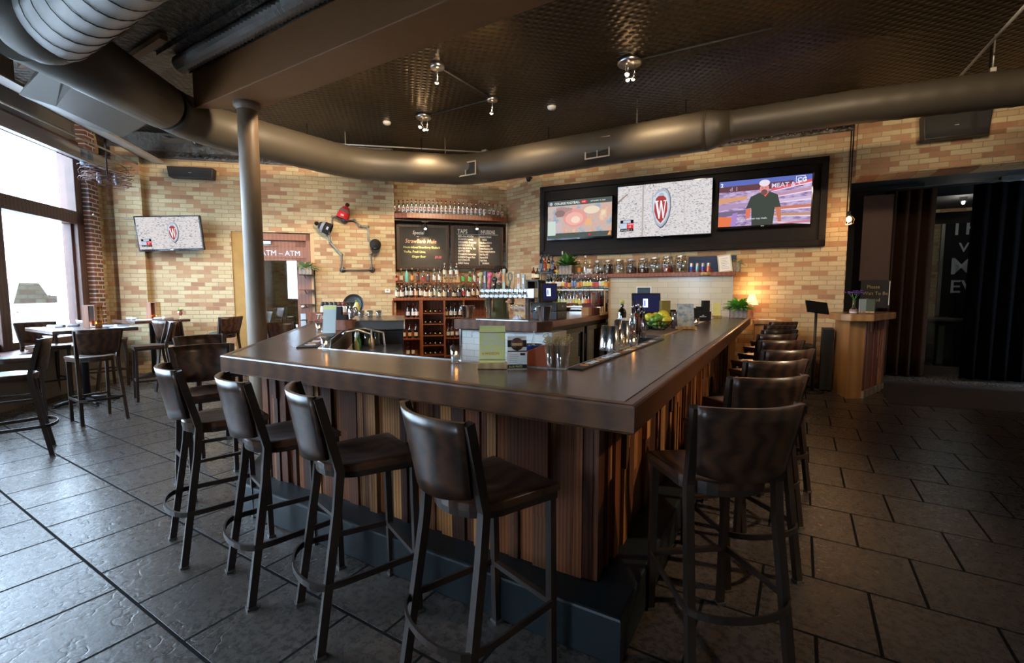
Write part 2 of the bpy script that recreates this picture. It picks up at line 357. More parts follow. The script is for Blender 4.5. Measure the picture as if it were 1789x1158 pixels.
M_GREEN = plain('leaf_green', (.06, .2, .03), .5, 0, .4, 12); M_LIME = plain('bright_leaf', (.2, .5, .05), .45, 0, .3, 12); M_PALE = plain('pale_leaf', (.35, .48, .22), .5, 0, .3, 14)
M_BLUE = plain('blue_paint', (.02, .07, .3), .3); M_YEL = plain('yellow_card', (.88, .88, .34), .7); M_TERRA = plain('terracotta_vinyl', (.36, .08, .03), .5)
M_CHALK = plain('chalkboard', (.045, .042, .038), .7, 0, .3, 5); M_DKFR = wood('dark_board_frame', (.025, .012, .009), (.05, .025, .018), (1, 1, 1), .5, 0)
M_PANEL = plain('espresso_panel', (.012, .008, .007), .6, 0, .15, 4, spec=.25)
M_CURT = plain('brown_curtain', (.018, .008, .004), 1, 0, .2, 5, spec=.05); M_MAT = plain('door_mat', (.03, .02, .02), .95, bmp=.3, vs_=60)
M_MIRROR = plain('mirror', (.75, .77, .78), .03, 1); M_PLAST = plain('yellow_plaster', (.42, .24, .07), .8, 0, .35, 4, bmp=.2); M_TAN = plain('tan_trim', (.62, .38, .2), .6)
M_KNEE = plain('knee_wall_paint', (.19, .17, .14), .6, 0, .08, 4); M_WINF = wood('window_frame_wood', (.075, .035, .026), (.13, .06, .045), (1, 1, 1), .45, .1)
# ------------------------------------------------------------------ the room
def wpt(F, x, y=0): p = F @ Vector((x, y, 0)); return (p.x, p.y)
XL = 5.22                                     # where the left wall ends
xb0, _ = pl(FB, 688, 400); xb1, _ = pl(FB, 885, 400); xt0 = pl(FT, 943, 400)[0]
A0 = wpt(FN, -11.5); corner3 = wpt(FB, xb1); cT = wpt(FT, xt0)
room = [wpt(FN, 0), A0, (4.6, -4.76), (4.6, 9.67), wpt(FT, 0), cT, corner3, wpt(FB, xb0), wpt(FL, XL)]
fl = MB(); fl.prism([wpt(FN, .3, .3), (A0[0] - .4, A0[1] - .4), (5, -5.1), (7.5, 15.5), (-1, 15.5), (-8, 10.5), (-12.5, 4.3)], -.12, 0); struct(fl.build('floor', M_FLOOR))
ce = MB(); ce.prism([wpt(FN, .3, .3), (A0[0] - .4, A0[1] - .4), (5, -5.1), (5, 10), (-1, 10.6), (-8, 10.5), (-12.5, 4.3)], ZC, ZC + .15); struct(ce.build('ceiling', M_TIN))
c2 = MB(); c2.prism([(-8.6, .2), (4.5, .2), (4.5, 2.98), (-6.4, 2.98), (-8.6, 2.98)], ZC - .012, ZC - .004); struct(c2.build('ceiling_crumpled_panel', M_CRUMP))
# left brick wall with the door opening
dx0 = pl(FL, 403, 405)[0]; dx1 = pl(FL, 548, 405)[0]; DZ = 2.70
m = MB(); m.box((-.2, 0, 0), (dx0, .33, ZC)); m.box((dx0, 0, DZ), (dx1, .33, ZC)); m.box((dx1, 0, 0), (XL, .33, ZC)); struct(m.build('wall_left', M_BRICK, None, FL))
m = MB(); m.box((xb0 - .1, 0, 0), (xb1 + .05, .25, ZC)); struct(m.build('wall_back', M_BRICK, None, FB))
d3 = Vector(cT) - Vector(corner3); F3 = frame(corner3[0], corner3[1], math.degrees(math.atan2(d3.y, d3.x)))
m = MB(); m.box((-.02, 0, 0), (d3.length + .05, .25, ZC)); struct(m.build('wall_corner', M_BRICK, None, F3))
m = MB(); m.box((xt0, 0, 0), (0, .36, ZC)); m.box((0, 0, 3.31), (4.3, .36, ZC)); m.box((3.9, 0, 0), (4.3, .36, 3.31)); struct(m.build('wall_screens', M_BRICK, None, FT))
m = MB(); m.box((.045, -.07, 3.33), (4.05, -.002, 4.16)); struct(m.build('wall_lintel', M_BRICK, None, FT))
m = MB(); m.box((4.6, -5, 0), (4.9, 9.8, ZC)); struct(m.build('wall_right', M_DBRICK))
m = MB(); m.box((A0[0] - .5, -5.1, 0), (5, -4.8, 1.2)); m.box((A0[0] - .5, -5.1, 3.2), (5, -4.8, ZC)); m.box((A0[0] - .5, -5.1, 1.2), (-2.2, -4.8, 3.2)); m.box((-1.0, -5.1, 1.2), (5, -4.8, 3.2)); struct(m.build('wall_front', M_DBRICK))
r_ = struct(thing('window_5', None, None, Matrix.Translation((-1.6, -4.95, 0)))); f = MB()  # added window behind the camera, unseen, letting in frontal daylight
for a_, b_ in (((-.6, 1.2), (-.54, 3.2)), ((.54, 1.2), (.6, 3.2)), ((-.6, 1.2), (.6, 1.26)), ((-.6, 3.14), (.6, 3.2))): f.box((a_[0], -.06, a_[1]), (b_[0], .06, b_[1]))
f.build('frame', M_WINF, r_); f = MB(); f.box((-.54, -.003, 1.26), (.54, .003, 3.14)); f.build('pane', M_PANE, r_)
# shop window wall: low wall, piers, transoms
m = MB(); m.box((-11.9, 0, 0), (0, .25, .70)); m.box((-11.9, 0, 4.05), (0, .25, ZC)); m.box((-.55, .02, .7), (0, .25, 4.05)); m.box((-11.9, .0, .7), (-7.52, .25, 4.05)); struct(m.build('wall_window', M_KNEE, None, FN))
m = MB(); m.box((-11.6, -.42, 0), (-.32, 0, .66)); struct(m.build('wall_window_bench', M_KNEE, None, FN))
m = MB(); m.box((-11.6, -.47, .66), (-.32, .0, .70)); struct(m.build('trim_1', M_WINF, None, FN, .006))
m = MB(); m.box((-.52, -.13, 0), (-.26, .02, ZC)); struct(m.build('wall_pilaster', M_RED, None, FN))
m = MB(); m.box((-.26, -.10, 0), (-.1, .02, ZC)); struct(m.build('trim_2', M_BRICK, None, FN))
m = MB(); m.box((.28, -.12, 0), (.72, .0, ZC)); struct(m.build('wall_pier', M_BRICK, None, FL))
for k in range(4):
    x1 = -.72 - 1.7 * k; x0 = x1 - 1.48; r_ = thing('window_%d' % (k + 1), None, None, FN); struct(r_)
    f = MB(); f.box((x1, -.05, .7), (x1 + .17, .18, 4.05)); 
    if k == 3: f.box((x0 - .22, -.05, .7), (x0, .18, 4.05))
    f.box((x0 - .22, -.05, 2.66), (x1 + .17, .16, 2.87)); f.box((x0 - .05, -.02, .7), (x1, .16, .8)); f.box((x0 - .05, -.02, 3.97), (x1, .16, 4.05))
    f.box((x1 - .05, .02, .8), (x1, .12, 2.66)); f.box((x0 - .05, .02, .8), (x0 + .05, .12, 2.66)); f.build('frame', M_WINF, r_, None, .006)
    g = MB(); g.box((x0, .07, .78), (x1, .076, 2.68)); g.box((x0, .07, 2.85), (x1, .076, 3.99)); g.build('pane', M_PANE, r_)
# pole, beam, cornices
m = MB(); cx, cy = -5.80, 3.26; m.lathe([(.115, 0), (.115, .02), (.112, .03), (.112, 3.78)], (cx, cy, 0), 28); m.lathe([(.16, 0), (.16, .03), (.115, .05)], (cx, cy, 0), 28); m.lathe([(.112, 3.70), (.15, 3.74), (.15, 3.78)], (cx, cy, 0), 28); struct(m.build('support_column', M_COLUMN))
m = MB(); m.prism([(-6.5, 2.99), (4.7, 2.99), (4.7, 3.44), (-5.87, 3.44)], 3.78, ZC); struct(m.build('ceiling_beam', M_BEAM, None, None, .01))
def cornice(F, x0, x1, z0, z1, depth, name, pitch=.11):
    m = MB(); m.M = Matrix(); 
    prof = [(0, z0), (-.03, z0), (-.045, z0 + .05), (-depth * .55, z0 + .11), (-depth * .9, z1 - .06), (-depth, z1), (0, z1)]
    a = [m.v((x0, y, z)) for y, z in prof]; b = [m.v((x1, y, z)) for y, z in prof]
    for i in range(len(prof)): j = (i + 1) % len(prof); m._f([a[i], b[i], b[j], a[j]])
    m._f(a); m._f(b[::-1]); x = x0 + pitch / 2
    while x < x1: m.ball((x, -.05, z0 + .06), .03, 8, 5, 0, (1, .8, 1)); x += pitch
    return struct(m.build(name, M_CRUMP, None, F, 0, True))
cornice(FL, 0, XL, 4.0, ZC, .2, 'trim_3'); cornice(FT, xt0, 0, 4.06, ZC, .2, 'trim_4'); cornice(FB, xb0 - .05, xb1, 4.05, ZC, .18, 'trim_5')
m = MB(); path = []; rr = []; x = -6.6
while x < 4.5: path.append((x, 2.92, 4.30)); rr.append(.105 if len(path) % 2 else .078); x += .036 if x < 0 else .06
m.tube(path, rr, 12, smooth=False); struct(m.build('trim_6', plain('ribbed_tin', (.55, .53, .50), .4, .6)))
m = MB(); m.box((-6.55, 2.975, 4.20), (4.5, 2.99, 4.23)); m.box((-6.7, 2.70, 4.34), (4.5, 2.80, 4.388)); struct(m.build('trim_7', M_CRUMP))
m = MB()
for i in range(3): m.box((-8.5, 1.9 + i * .32, 4.33), (-6.2, 1.98 + i * .32, 4.389))
struct(m.build('trim_8', M_BEAM))
# entrance vestibule behind the right-hand opening
m = MB(); m.box((-1.3, .36, 0), (-1.1, 5.6, 3.9)); m.box((7, .36, 0), (7.2, 5.6, 3.9)); m.box((-1.3, .36, 3.5), (7.2, 5.8, 3.6)); struct(m.build('wall_vestibule', M_BLACKM, None, FT))
m = MB(); m.box((-1.3, 5.5, 0), (7.2, 5.7, 3.6)); struct(m.build('wall_far', M_DBRICK, None, FT))
# timber door with glass, lettering and closer
F = FL; r_ = struct(thing('door_1', None, None, FL)); ya = .10
jx0, jx1 = pl(FL, 420, 405)[0], pl(FL, 541, 405)[0]
f = MB(); f.box((jx1 - .09, ya - .06, 0), (jx1, ya + .1, 2.68)); f.box((jx0 + .12, ya - .06, 0), (jx0 + .2, ya + .1, 2.68)); f.box((jx0 + .12, ya - .06, 2.55), (jx1, ya + .1, 2.68)); f.build('frame', M_DOORW, r_, None, .006)
f = MB(); a, b = jx0 + .2, jx1 - .09; f.box((a, ya, 0), (a + .14, ya + .05, 2.55)); f.box((b - .2, ya, 0), (b, ya + .05, 2.55)); f.box((a, ya, 2.15), (b, ya + .05, 2.55)); f.box((a, ya, 0), (b, ya + .05, .28)); f.box((a + .1, ya - .012, 2.2), (b, ya, 2.42)); f.build('leaf', M_DOORW, r_, None, .004)
f = MB(); f.box((a + .14, ya + .02, .28), (b - .2, ya + .026, 2.15)); f.build('pane', glass('door_glass', (.5, .55, .6), .22, .02), r_)
txt('lettering', 'ATM – ATM', .15, M_STEEL, r_, (a + .12, ya - .014, 2.25), sx=.95)
f = MB(); f.box((a + .02, ya - .05, 2.47), (a + .32, ya - .002, 2.53)); f.tube([(a + .1, ya - .03, 2.46), (a + .3, ya - .12, 2.44), (a + .45, ya - .01, 2.44)], .008, 6); f.build('door_closer', M_STEEL, r_)
f = MB(); f.lathe([(0, .02), (.035, .02), (.04, 0)], (b - .1, ya, 1.22), 16, 0, Matrix.Rotation(R(90), 4, 'X')); f.build('lock', M_STEEL, r_)
f = MB(); f.box((b - .155, ya - .006, .55), (b - .06, ya, 1.08)); f.build('push_plate', M_STEEL, r_)
f = MB(); f.box((b - .30, ya - .002, .80), (b - .22, ya + .02, .86), 0); f.box((b - .29, ya - .002, .70), (b - .225, ya + .02, .78), 1); f.box((b - .30, ya - .002, .56), (b - .21, ya + .02, .67), 2); f.build('stickers', [M_PAPER, M_REDLB, plain('sky_blue', (.1, .45, .75), .5)], r_)
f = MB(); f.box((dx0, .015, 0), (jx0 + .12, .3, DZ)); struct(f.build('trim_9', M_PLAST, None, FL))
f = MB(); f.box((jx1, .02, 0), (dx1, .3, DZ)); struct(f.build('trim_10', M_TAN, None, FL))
f = MB(); f.box((dx0, 1.8, 0), (dx1 + 1, 1.85, 2.9)); struct(f.build('wall_hall', M_DBRICK, None, FL))
f = MB(); f.box((dx0 - .3, .33, 2.9), (dx1 + 1.3, 1.9, 3)); f.box((dx0 - .3, .33, 0), (dx0 - .25, 1.9, 3)); f.box((dx1 + 1.25, .33, 0), (dx1 + 1.3, 1.9, 3)); struct(f.build('wall_hall_sides', M_DBRICK, None, FL))
# street outside
m = MB(); m.box((-45, -.15, -.3), (20, 40, -.14)); struct(m.build('ground', plain('pavement', (.35, .35, .35), .8), None, FN))
# ------------------------------------------------------------------ bar counter
HB = 1.09
def v2(p): return Vector((p[0], p[1]))
oL = Vector((-8.02, 6.19)); o0 = Vector((-3.27, 1.582)); o1 = Vector((-.50, 1.654)); o2 = Vector((-.71, 8.80))
OUT = [oL, o0, o1, o2]
def inset(pl_, d):
    res = []
    for i, p in enumerate(pl_):
        ns = []
        for a, b in ((i - 1, i), (i, i + 1)):
            if a < 0 or b >= len(pl_): continue
            t = (pl_[b] - pl_[a]).normalized(); ns.append(Vector((-t.y, t.x)))
        if len(ns) == 1: res.append(p + ns[0] * d)
        else:
            n = (ns[0] + ns[1]).normalized(); res.append(p + n * (d / n.dot(ns[0])))
    return res
i0 = Vector((-3.06, 2.188)); i1 = Vector((-1.07, 2.26)); iL = i0 + (oL - o0).normalized() * 6.05; i2 = Vector((-1.215, 8.735))
INN = [iL, i0, i1, i2]
bar = thing('bar_counter', 'long three-sided bar counter with copper-brown top and vertical strip panelling', 'bar', Matrix.Translation((0, 0, 0)))
def band(name, A, B, z0, z1, mat, parent, bevel=0, closed_ends=True):
    m = MB()
    for i in range(len(A) - 1): m.prism([A[i], A[i + 1], B[i + 1], B[i]], z0, z1)
    bmesh.ops.remove_doubles(m.bm, verts=m.bm.verts, dist=1e-5)
    seen = {}; 
    for f in list(m.bm.faces):
        k = frozenset(v.index for v in f.verts)
    m.bm.verts.index_update(); dup = {}
    for f in m.bm.faces: dup.setdefault(frozenset(v.index for v in f.verts), []).append(f)
    bmesh.ops.delete(m.bm, geom=[f for fs in dup.values() if len(fs) > 1 for f in fs], context='FACES_ONLY')
    return m.build(name, mat, parent, None, bevel)
nose = inset(OUT, .055)
band('countertop', nose, INN, HB - .05, HB - .002, M_TOP, bar)
band('edge_nosing', OUT, nose, HB - .115, HB, M_FASCIA, bar, .012)
band('inner_trim', [p + (q - p).normalized() * .0 for p, q in zip(inset(INN, -.012), INN)], INN, HB - .06, HB + .003, M_STEEL, bar)
pan = inset(OUT, .24); panb = inset(OUT, .30); band('panel_backing', pan, panb, .2, HB - .06, plain('dark_backing', (.02, .01, .007), .7), bar)
PALS = [(.20, .060, .018), (.30, .105, .03), (.11, .036, .014), (.36, .15, .045), (.15, .045, .018), (.23, .07, .02), (.07, .024, .012), (.42, .19, .065), (.19, .075, .03), (.10, .04, .02)]
def strips(name, A, B, z0, z1, parent, rnd, pal=PALS, wmin=.03, wmax=.085):
    A, B = v2(A), v2(B); t = (B - A); L = t.length; t.normalize(); n = Vector((t.y, -t.x)); s = 0; m = MB()
    while s < L - .01:
        wd = min(rnd.uniform(wmin, wmax), L - s); dp = rnd.choice([.004, .010, .016, .024, .034]); segs = [(z0, z1)]
        if rnd.random() < .35: zc = rnd.uniform(z0 + .2, z1 - .15); segs = [(z0, zc), (zc, z1)]
        for k, (a, b) in enumerate(segs):
            c = rnd.choice(pal); f = rnd.uniform(.7, 1.35); m.col = (c[0] * f, c[1] * f, c[2] * f, 1); d2 = dp + (.008 if k else 0)
            p0 = A + t * s; p1 = A + t * (s + wd - .002); m.prism([p0, p1, p1 + n * d2, p0 + n * d2], a, b)
        s += wd
    return m.build(name, M_STRIP, parent)
rnd = random.Random(3)
for nme, a, b in (('left_panelling', pan[0], pan[1]), ('front_panelling', pan[1], pan[2]), ('right_panelling', pan[2], pan[2] + (pan[3] - pan[2]) * .80)): strips(nme, a, b, .21, HB - .115, bar, rnd)
m = MB(); q0 = pan[2] + (pan[3] - pan[2]) * .80; t_ = (pan[3] - pan[2]).normalized(); nn = Vector((t_.y, -t_.x)); m.prism([q0, pan[3], pan[3] + nn * .02, q0 + nn * .02], .0, HB - .06); m.build('end_panel', M_MAPLE, bar)
st = inset(OUT, .05); st2 = inset(OUT, .30); st[3] = st[2] + (st[3] - st[2]) * .8; st2[3] = st2[2] + (st2[3] - st2[2]) * .8
band('foot_step', st, st2, 0, .21, M_CURB, bar, .012)
# purse hooks under the edge
for k, s in enumerate((.06, .30, .60, .87)):
    p = o0.lerp(o1, [.075, .26, .505, .80][k]); q = Vector((p.x, p.y + .235)); m = MB(); t = (o1 - o0).normalized()
    for sgn in (-1, 1): m.tube([(q.x + t.x * sgn * .004, q.y, .955), (q.x + t.x * sgn * .012, q.y - .03, .93), (q.x + t.x * sgn * .035, q.y - .045, .925), (q.x + t.x * sgn * .05, q.y - .05, .94), (q.x + t.x * sgn * .053, q.y - .05, .955)], .004, 6)
    m.cbox((q.x, q.y - .004, .955), (.03, .01, .03)); m.build('hook', M_STEEL, bar)
# inner working side: steel well fronts below the top
m = MB(); ib = inset(INN, .0); ib2 = inset(INN, .03)
band('inner_cladding', inset(INN, -.06), inset(INN, -.02), .1, HB - .06, plain('dull_steel', (.3, .3, .3), .4, .7), bar)
# ------------------------------------------------------------------ bar stools
def make_stool(label):
    r_ = thing('bar_stool', label, 'stool', Matrix())
    out = [(.205, .205), (.19, .0)] + [(.19 * math.cos(a), -.03 - .175 * math.sin(a)) for a in [i * math.pi / 14 for i in range(1, 14)]] + [(-.19, .0), (-.205, .205)]
    m = MB(); n = len(out); top = []; bot = []
    cz = lambda x, y: .775 - .014 * max(0, 1 - (x / .17) ** 2) * max(0, 1 - ((y) / .19) ** 2) + (.0 if y < .15 else -.004)
    lo = [m.v((x, y, .742)) for x, y in out]; mid = [m.v((x, y, .768)) for x, y in out]
    rings = [mid]
    for k in (.93, .7, .45, .2): rings.append([m.v((x * k, y * k, cz(x * k, y * k))) for x, y in out])
    cc = m.v((0, 0, cz(0, 0))); m._f(lo)
    for i in range(n):
        j = (i + 1) % n; m._f([lo[j], lo[i], mid[i], mid[j]], 0, False)
        for a, b in zip(rings, rings[1:]): m._f([a[j], a[i], b[i], b[j]], 0, True)
        m._f([rings[-1][j], rings[-1][i], cc], 0, True)
    m.build('seat', M_STOOLW, r_, None, 0, True)
    m = MB(); m.tube([(x * .93, y * .93, .728) for x, y in out], 0, closed=True, sq=(.012, .010, (0, 0, 1))); m.build('seat_frame', M_STOOLM, r_)
    def bk(u, v_):
        s = u * 2 - 1; z = .815 + .275 * v_ - (.02 * (1 - s * s)) * (1 - v_); w = .172 + .030 * v_
        return (s * w, -.185 - .05 * v_ - .062 * (1 - s * s), z)
    m = MB(); m.grid(bk, 14, 5, 0, .018, lambda u, v_: (.5 * (u * 2 - 1), -.9, .0)); m.build('backrest', M_STOOLW, r_, None, 0, True)
    for sg in (-1, 1):
        m = MB(); m.tube([(sg * .205, -.255, .006), (sg * .186, -.165, .60), (sg * .184, -.15, .76), (sg * .187, -.168, .84), (sg * .208, -.232, 1.085)], 0, sq=(.016, .017, (1, 0, 0))); l = m.build('leg', M_STOOLM, r_)
        m = MB(); m.cbox((sg * .2055, -.256, .005), (.042, .042, .012)); m.build('glide', M_IRON, l)
        m = MB(); m.tube([(sg * .175, .195, .006), (sg * .178, .180, .735)], 0, sq=(.015, .015, (1, 0, 0))); l = m.build('leg', M_STOOLM, r_)
        m = MB(); m.cbox((sg * .1755, .195, .005), (.04, .04, .012)); m.build('glide', M_IRON, l)
    pa = [(-.19, .18, .285)] + [(-.212, -.17, .29)] + [(-.215 * math.cos(a), -.20 - .105 * math.sin(a), .29) for a in [i * math.pi / 12 for i in range(1, 12)]] + [(.215, -.17, .29), (.19, .18, .285)]
    m = MB(); m.tube(pa, 0, sq=(.005, .014, (1, 0, 0)), cap=True); m.build('foot_ring', M_STOOLM, r_)
    m = MB(); m.tube([(-.18, .185, .285), (.18, .185, .285)], 0, sq=(.011, .011, (0, 0, 1))); m.build('stretcher', M_STOOLM, r_)
    return r_
S0 = make_stool('tmp'); used = [0]
def put_stool(x, y, a, label, group, cat='stool'):
    M = Matrix.Translation((x, y, 0)) @ Matrix.Rotation(R(a), 4, 'Z')
    if not used[0]: o = S0; o.matrix_world = M; used[0] = 1
    else: o = copy_tree(S0, None, M)
    o['label'] = label; o['category'] = cat; o['group'] = group; return o
G1 = 'bar stools along the front of the bar'
fr = ['leftmost of the four bar stools along the front of the bar', 'second from the left of the four bar stools along the front of the bar', 'third from the left of the four bar stools along the front of the bar', 'rightmost front bar stool, just left of the near bar corner']
for (x, y, a), l in zip([(-2.945, 1.42, -15), (-2.30, 1.43, -15), (-1.715, 1.43, -23), (-1.015, 1.44, -17)], fr): put_stool(x, y, a, l, G1)
G2 = 'bar stools down the right side of the bar'
rows = [(-.29, 2.09), (-.275, 2.80), (-.27, 3.46), (-.22, 4.12), (-.28, 4.90), (-.34, 5.56), (-.34, 6.22), (-.36, 7.05), (-.35, 7.95)]
for i, (x, y) in enumerate(rows):
    if i == 0: l = 'nearest bar stool on the right side, its broad backrest facing the camera'
    elif i == 8: l = 'farthest bar stool on the right side of the bar, beside the honey-wood end panel'
    else: l = ORD[i] + ' bar stool back from the camera down the right side of the bar'
    put_stool(x, y, [38, 42, 43, 44, 42, 42, 41, 41, 41][i], l, G2)
G3 = 'bar stools along the left side of the bar'
put_stool(-3.80, 1.76, -104, 'bar stool turned sideways at the left corner of the bar', G3)
put_stool(-4.72, 2.20, -95, 'bar stool at the left side of the bar directly in front of the grey column', G3)
put_stool(-5.95, 3.80, -90, 'bar stool at the left side of the bar beside the timber door', G3)
# ------------------------------------------------------------------ ducts, pipes and fittings overhead
def spiral(path, r, step=.16, seam=.006, n=26):
    """round duct: a tube whose radius swells at every seam"""
    P = [Vector(p) for p in path]; pts = []; rad = []
    for i, (a, b) in enumerate(zip(P, P[1:])):
        L = (b - a).length; k = max(2, int(L / (step / 4)))
        for j in range(k + (1 if i == len(P) - 2 else 0)): pts.append(a.lerp(b, j / k))
    for i in range(len(pts)): rad.append(r + (seam if i % 4 == 0 else 0))
    m = MB(); m.tube(pts, rad, n); return m
def bez(a, b, c, k=8):
    a, b, c = Vector(a), Vector(b), Vector(c); return [a.lerp(b, t / k).lerp(b.lerp(c, t / k), t / k) for t in range(k + 1)]
ZD = 3.75
d = thing('air_duct', 'large grey round duct running around the room along the brick walls', 'duct', Matrix.Translation((-2, 7.1, 0)))
def dl(m, name, mat=M_DUCT):
    o = m.build(name, mat, d); o.location = (2, -7.1, 0); return o
p = [(-1.20, 7.10, ZD)] + bez((-4.9, 7.02, ZD), (-5.3, 7.02, ZD), (-5.55, 6.78, ZD), 4) + bez((-6.4, 5.98, ZD), (-6.72, 5.66, ZD), (-6.78, 5.2, ZD), 4) + bez((-6.9, 3.5, ZD), (-6.9, 3.1, ZD), (-6.66, 2.75, ZD), 4)
dl(spiral(p, .265, .3, .004), 'main_section')
dl(spiral([(-.93, 7.12, ZD + .02), (.4, 7.22, ZD + .02), (2, 7.52, ZD + .02), (6, 8.3, ZD + .02)], .195, .26, .006), 'narrow_section')
m = MB(); m.tube([(-1.22, 7.10, ZD), (-.92, 7.12, ZD + .02)], [.272, .2], 26); dl(m, 'reducer')
m = MB(); m.tube([(-6.62, 2.68, ZD), (-5.62, 1.30, ZD)], [.275, .315], 28); m.ball((-5.5, 1.38, ZD), .312, 24, 12); dl(m, 'trunk_section')
M0 = d.matrix_world
for (x, y, w_, h_) in ((-5.15, 6.74, .42, .2), (-2.72, 6.83, .36, .26)):
    m = MB(); dz = ZD - .06; m.box((x - w_ / 2, y, dz - h_ / 2), (x + w_ / 2, y + .15, dz + h_ / 2)); o = dl(m, 'vent_collar', M_DUCT)
    g = MB(); 
    for a, b in (((-w_ / 2 - .02, -h_ / 2 - .02), (w_ / 2 + .02, -h_ / 2)), ((-w_ / 2 - .02, h_ / 2), (w_ / 2 + .02, h_ / 2 + .02)), ((-w_ / 2 - .02, -h_ / 2), (-w_ / 2, h_ / 2)), ((w_ / 2, -h_ / 2), (w_ / 2 + .02, h_ / 2)), ((-.006, -h_ / 2), (.006, h_ / 2))): g.box((x + a[0], y - .012, dz + a[1]), (x + b[0], y - .001, dz + b[1]))
    g.build('grille', plain('vent_frame', (.38, .33, .26), .5), o)
    g = MB(); g.box((x - w_ / 2, y - .003, dz - h_ / 2), (x + w_ / 2, y, dz + h_ / 2)); g.build('opening', M_BLACKM, o)
for px, y in ((602, 5.75), (777, 6.9), (1113, 7.12), (1728, 7.52)):
    q = onv(px, 200, (0, y), (0, 1)); m = MB(); m.tube([(q.x, y, ZD + .2), (q.x, y, ZC)], .008, 6); m.cbox((q.x, y, ZD + .26), (.05, .05, .05)); dl(m, 'hanger_rod', M_PIPE)
m = spiral([(-5.45, 1.45, ZD), (-3.2, 1.46, ZD), (4.2, 1.5, ZD)], .275, .22, .006, 32)
sd_ = m; m = MB()
for i in range(42): x_ = -5.3 + i * .22; m.tube([(x_ + .10 * math.sin(a / 24 * 6.283), 1.45 + .281 * math.cos(a / 24 * 6.283), ZD + .281 * math.sin(a / 24 * 6.283)) for a in range(24)], .0035, 4, closed=True)
seams_ = m; m = sd_
spd = tag(m.build('spiral_duct', M_DUCTL), 'wide spiral duct with dark seams at the top left, joining the trunk duct', 'duct'); seams_.build('seams', plain('seam_dark', (.05, .045, .04), .6), spd)
# slanting box take-off down to the window plenum
def P3(px, py, z): return onz(px, py, z)
m = MB()
t0, t1, t2, t3 = P3(150, 118, 3.62), P3(296, 196, 3.62), P3(232, 140, 3.9), P3(120, 70, 3.95)
b0, b1 = P3(98, 186, 3.66), P3(214, 240, 3.66)
dn = Vector((-1, -1, 0)).normalized() * .35
m.hexa([b0, b1, b1 + dn + Vector((0, 0, .1)), b0 + dn + Vector((0, 0, .1)), t3, t2, t2 + Vector((-.3, .1, .3)), t3 + Vector((-.3, .1, .3))])
m.hexa([b0, t0, t1, b1, b0 + Vector((0, 0, .4)), t0 + Vector((0, 0, .3)), t1 + Vector((0, 0, .3)), b1 + Vector((0, 0, .4))])
tag(m.build('duct_takeoff', M_DUCT, None, None, 0, True), 'slanting grey box duct dropping from the round trunk toward the window wall', 'duct')
FP = frame(-10.97 + .56, 3.37 + .56, 135)      # plenum line 0.8 m in front of the windows
pn = thing('window_plenum', 'boxy grey duct with a pale metal flange running above the shop windows', 'duct', FP)
m = MB(); m.box((-8, -.08, 3.96), (-4.06, .3, 4.385)); m.build('plenum_box', M_DUCT, pn)
m = MB(); m.box((-4.0, -.3, 3.92), (-3.45, .3, 4.38)); m.build('plenum_box', plain('duct_paint_light', (.33, .29, .24), .5), pn)
m = MB(); m.box((-9, -.30, 3.90), (-.05, -.10, 3.94)); m.box((-9, -.12, 3.90), (-.05, -.10, 4.03)); m.build('flange', plain('flange_metal', (.5, .48, .45), .4, .4), pn)
m = MB(); m.box((-9, .35, 3.62), (-.1, .48, 3.66)); m.box((-9, .44, 3.62), (-.1, .48, 3.86)); m.build('blind_rail', plain('rail_metal', (.45, .45, .46), .4, .4), pn)
# pipes
def pipe(pts, r, label, mat=M_PIPE, name='conduit_pipe', box=None):
    m = MB(); m.tube(pts, r, 8); o = tag(m.build(name, mat), label, 'pipe')
    if box: b = MB(); b.cbox(box, (.11, .11, .07)); b.build('junction_box', mat, o)
    return o
a, b = onz(567, 250, 4.22), onz(848, 266, 4.22)
pipe([a, b], .014, 'thin metal conduit with square box, crossing the ceiling above the back bar', box=b)
pts = [onz(*q, 4.2) for q in ((1437, 182), (1560, 166), (1652, 147), (1674, 137), (1735, 70), (1800, 0))]
pipe(pts, .016, 'bent metal conduit on the ceiling above the right duct', box=pts[0])
m = MB(); q = onz(1728, 82, 4.2); 
lt = [onz(1100, 106, ZC), onz(764, 113, ZC), onz(860, 171, ZC), onz(740, 202, ZC)]
pipe([lt[1] + Vector((0, 0, -.02)), lt[2] + Vector((0, 0, -.02)), lt[3] + Vector((0, 0, -.02))], .012, 'black conduit linking three of the ceiling spot clusters', M_BLACKM)
e = onz(1350, 46, ZC); pipe([lt[0] + Vector((0, 0, -.02)), e + Vector((0, 0, -.02))], .012, 'black conduit running right from the brightest ceiling spot cluster', M_BLACKM)
q = FN @ Vector((-.42, -.15, 0)); x_, z_ = pl(FL, 240, 381)
w1 = FN @ Vector((-9, -.02, 2.9)); m = MB()
pipe([FN @ Vector((-.5, -.16, 2.86)), FL @ Vector((.05, -.06, 2.86)), FL @ Vector((.62, -.14, 2.86))], .012, 'thin conduit from the window transom along the brick to the wall screen', plain('bright_pipe', (.6, .6, .6), .35, .5))
a = FP @ Vector((-7, .1, 3.74)); b = FP @ Vector((-.3, -.0, 3.80)); pipe([a, b], .016, 'long grey pipe crossing in front of the upper shop window')
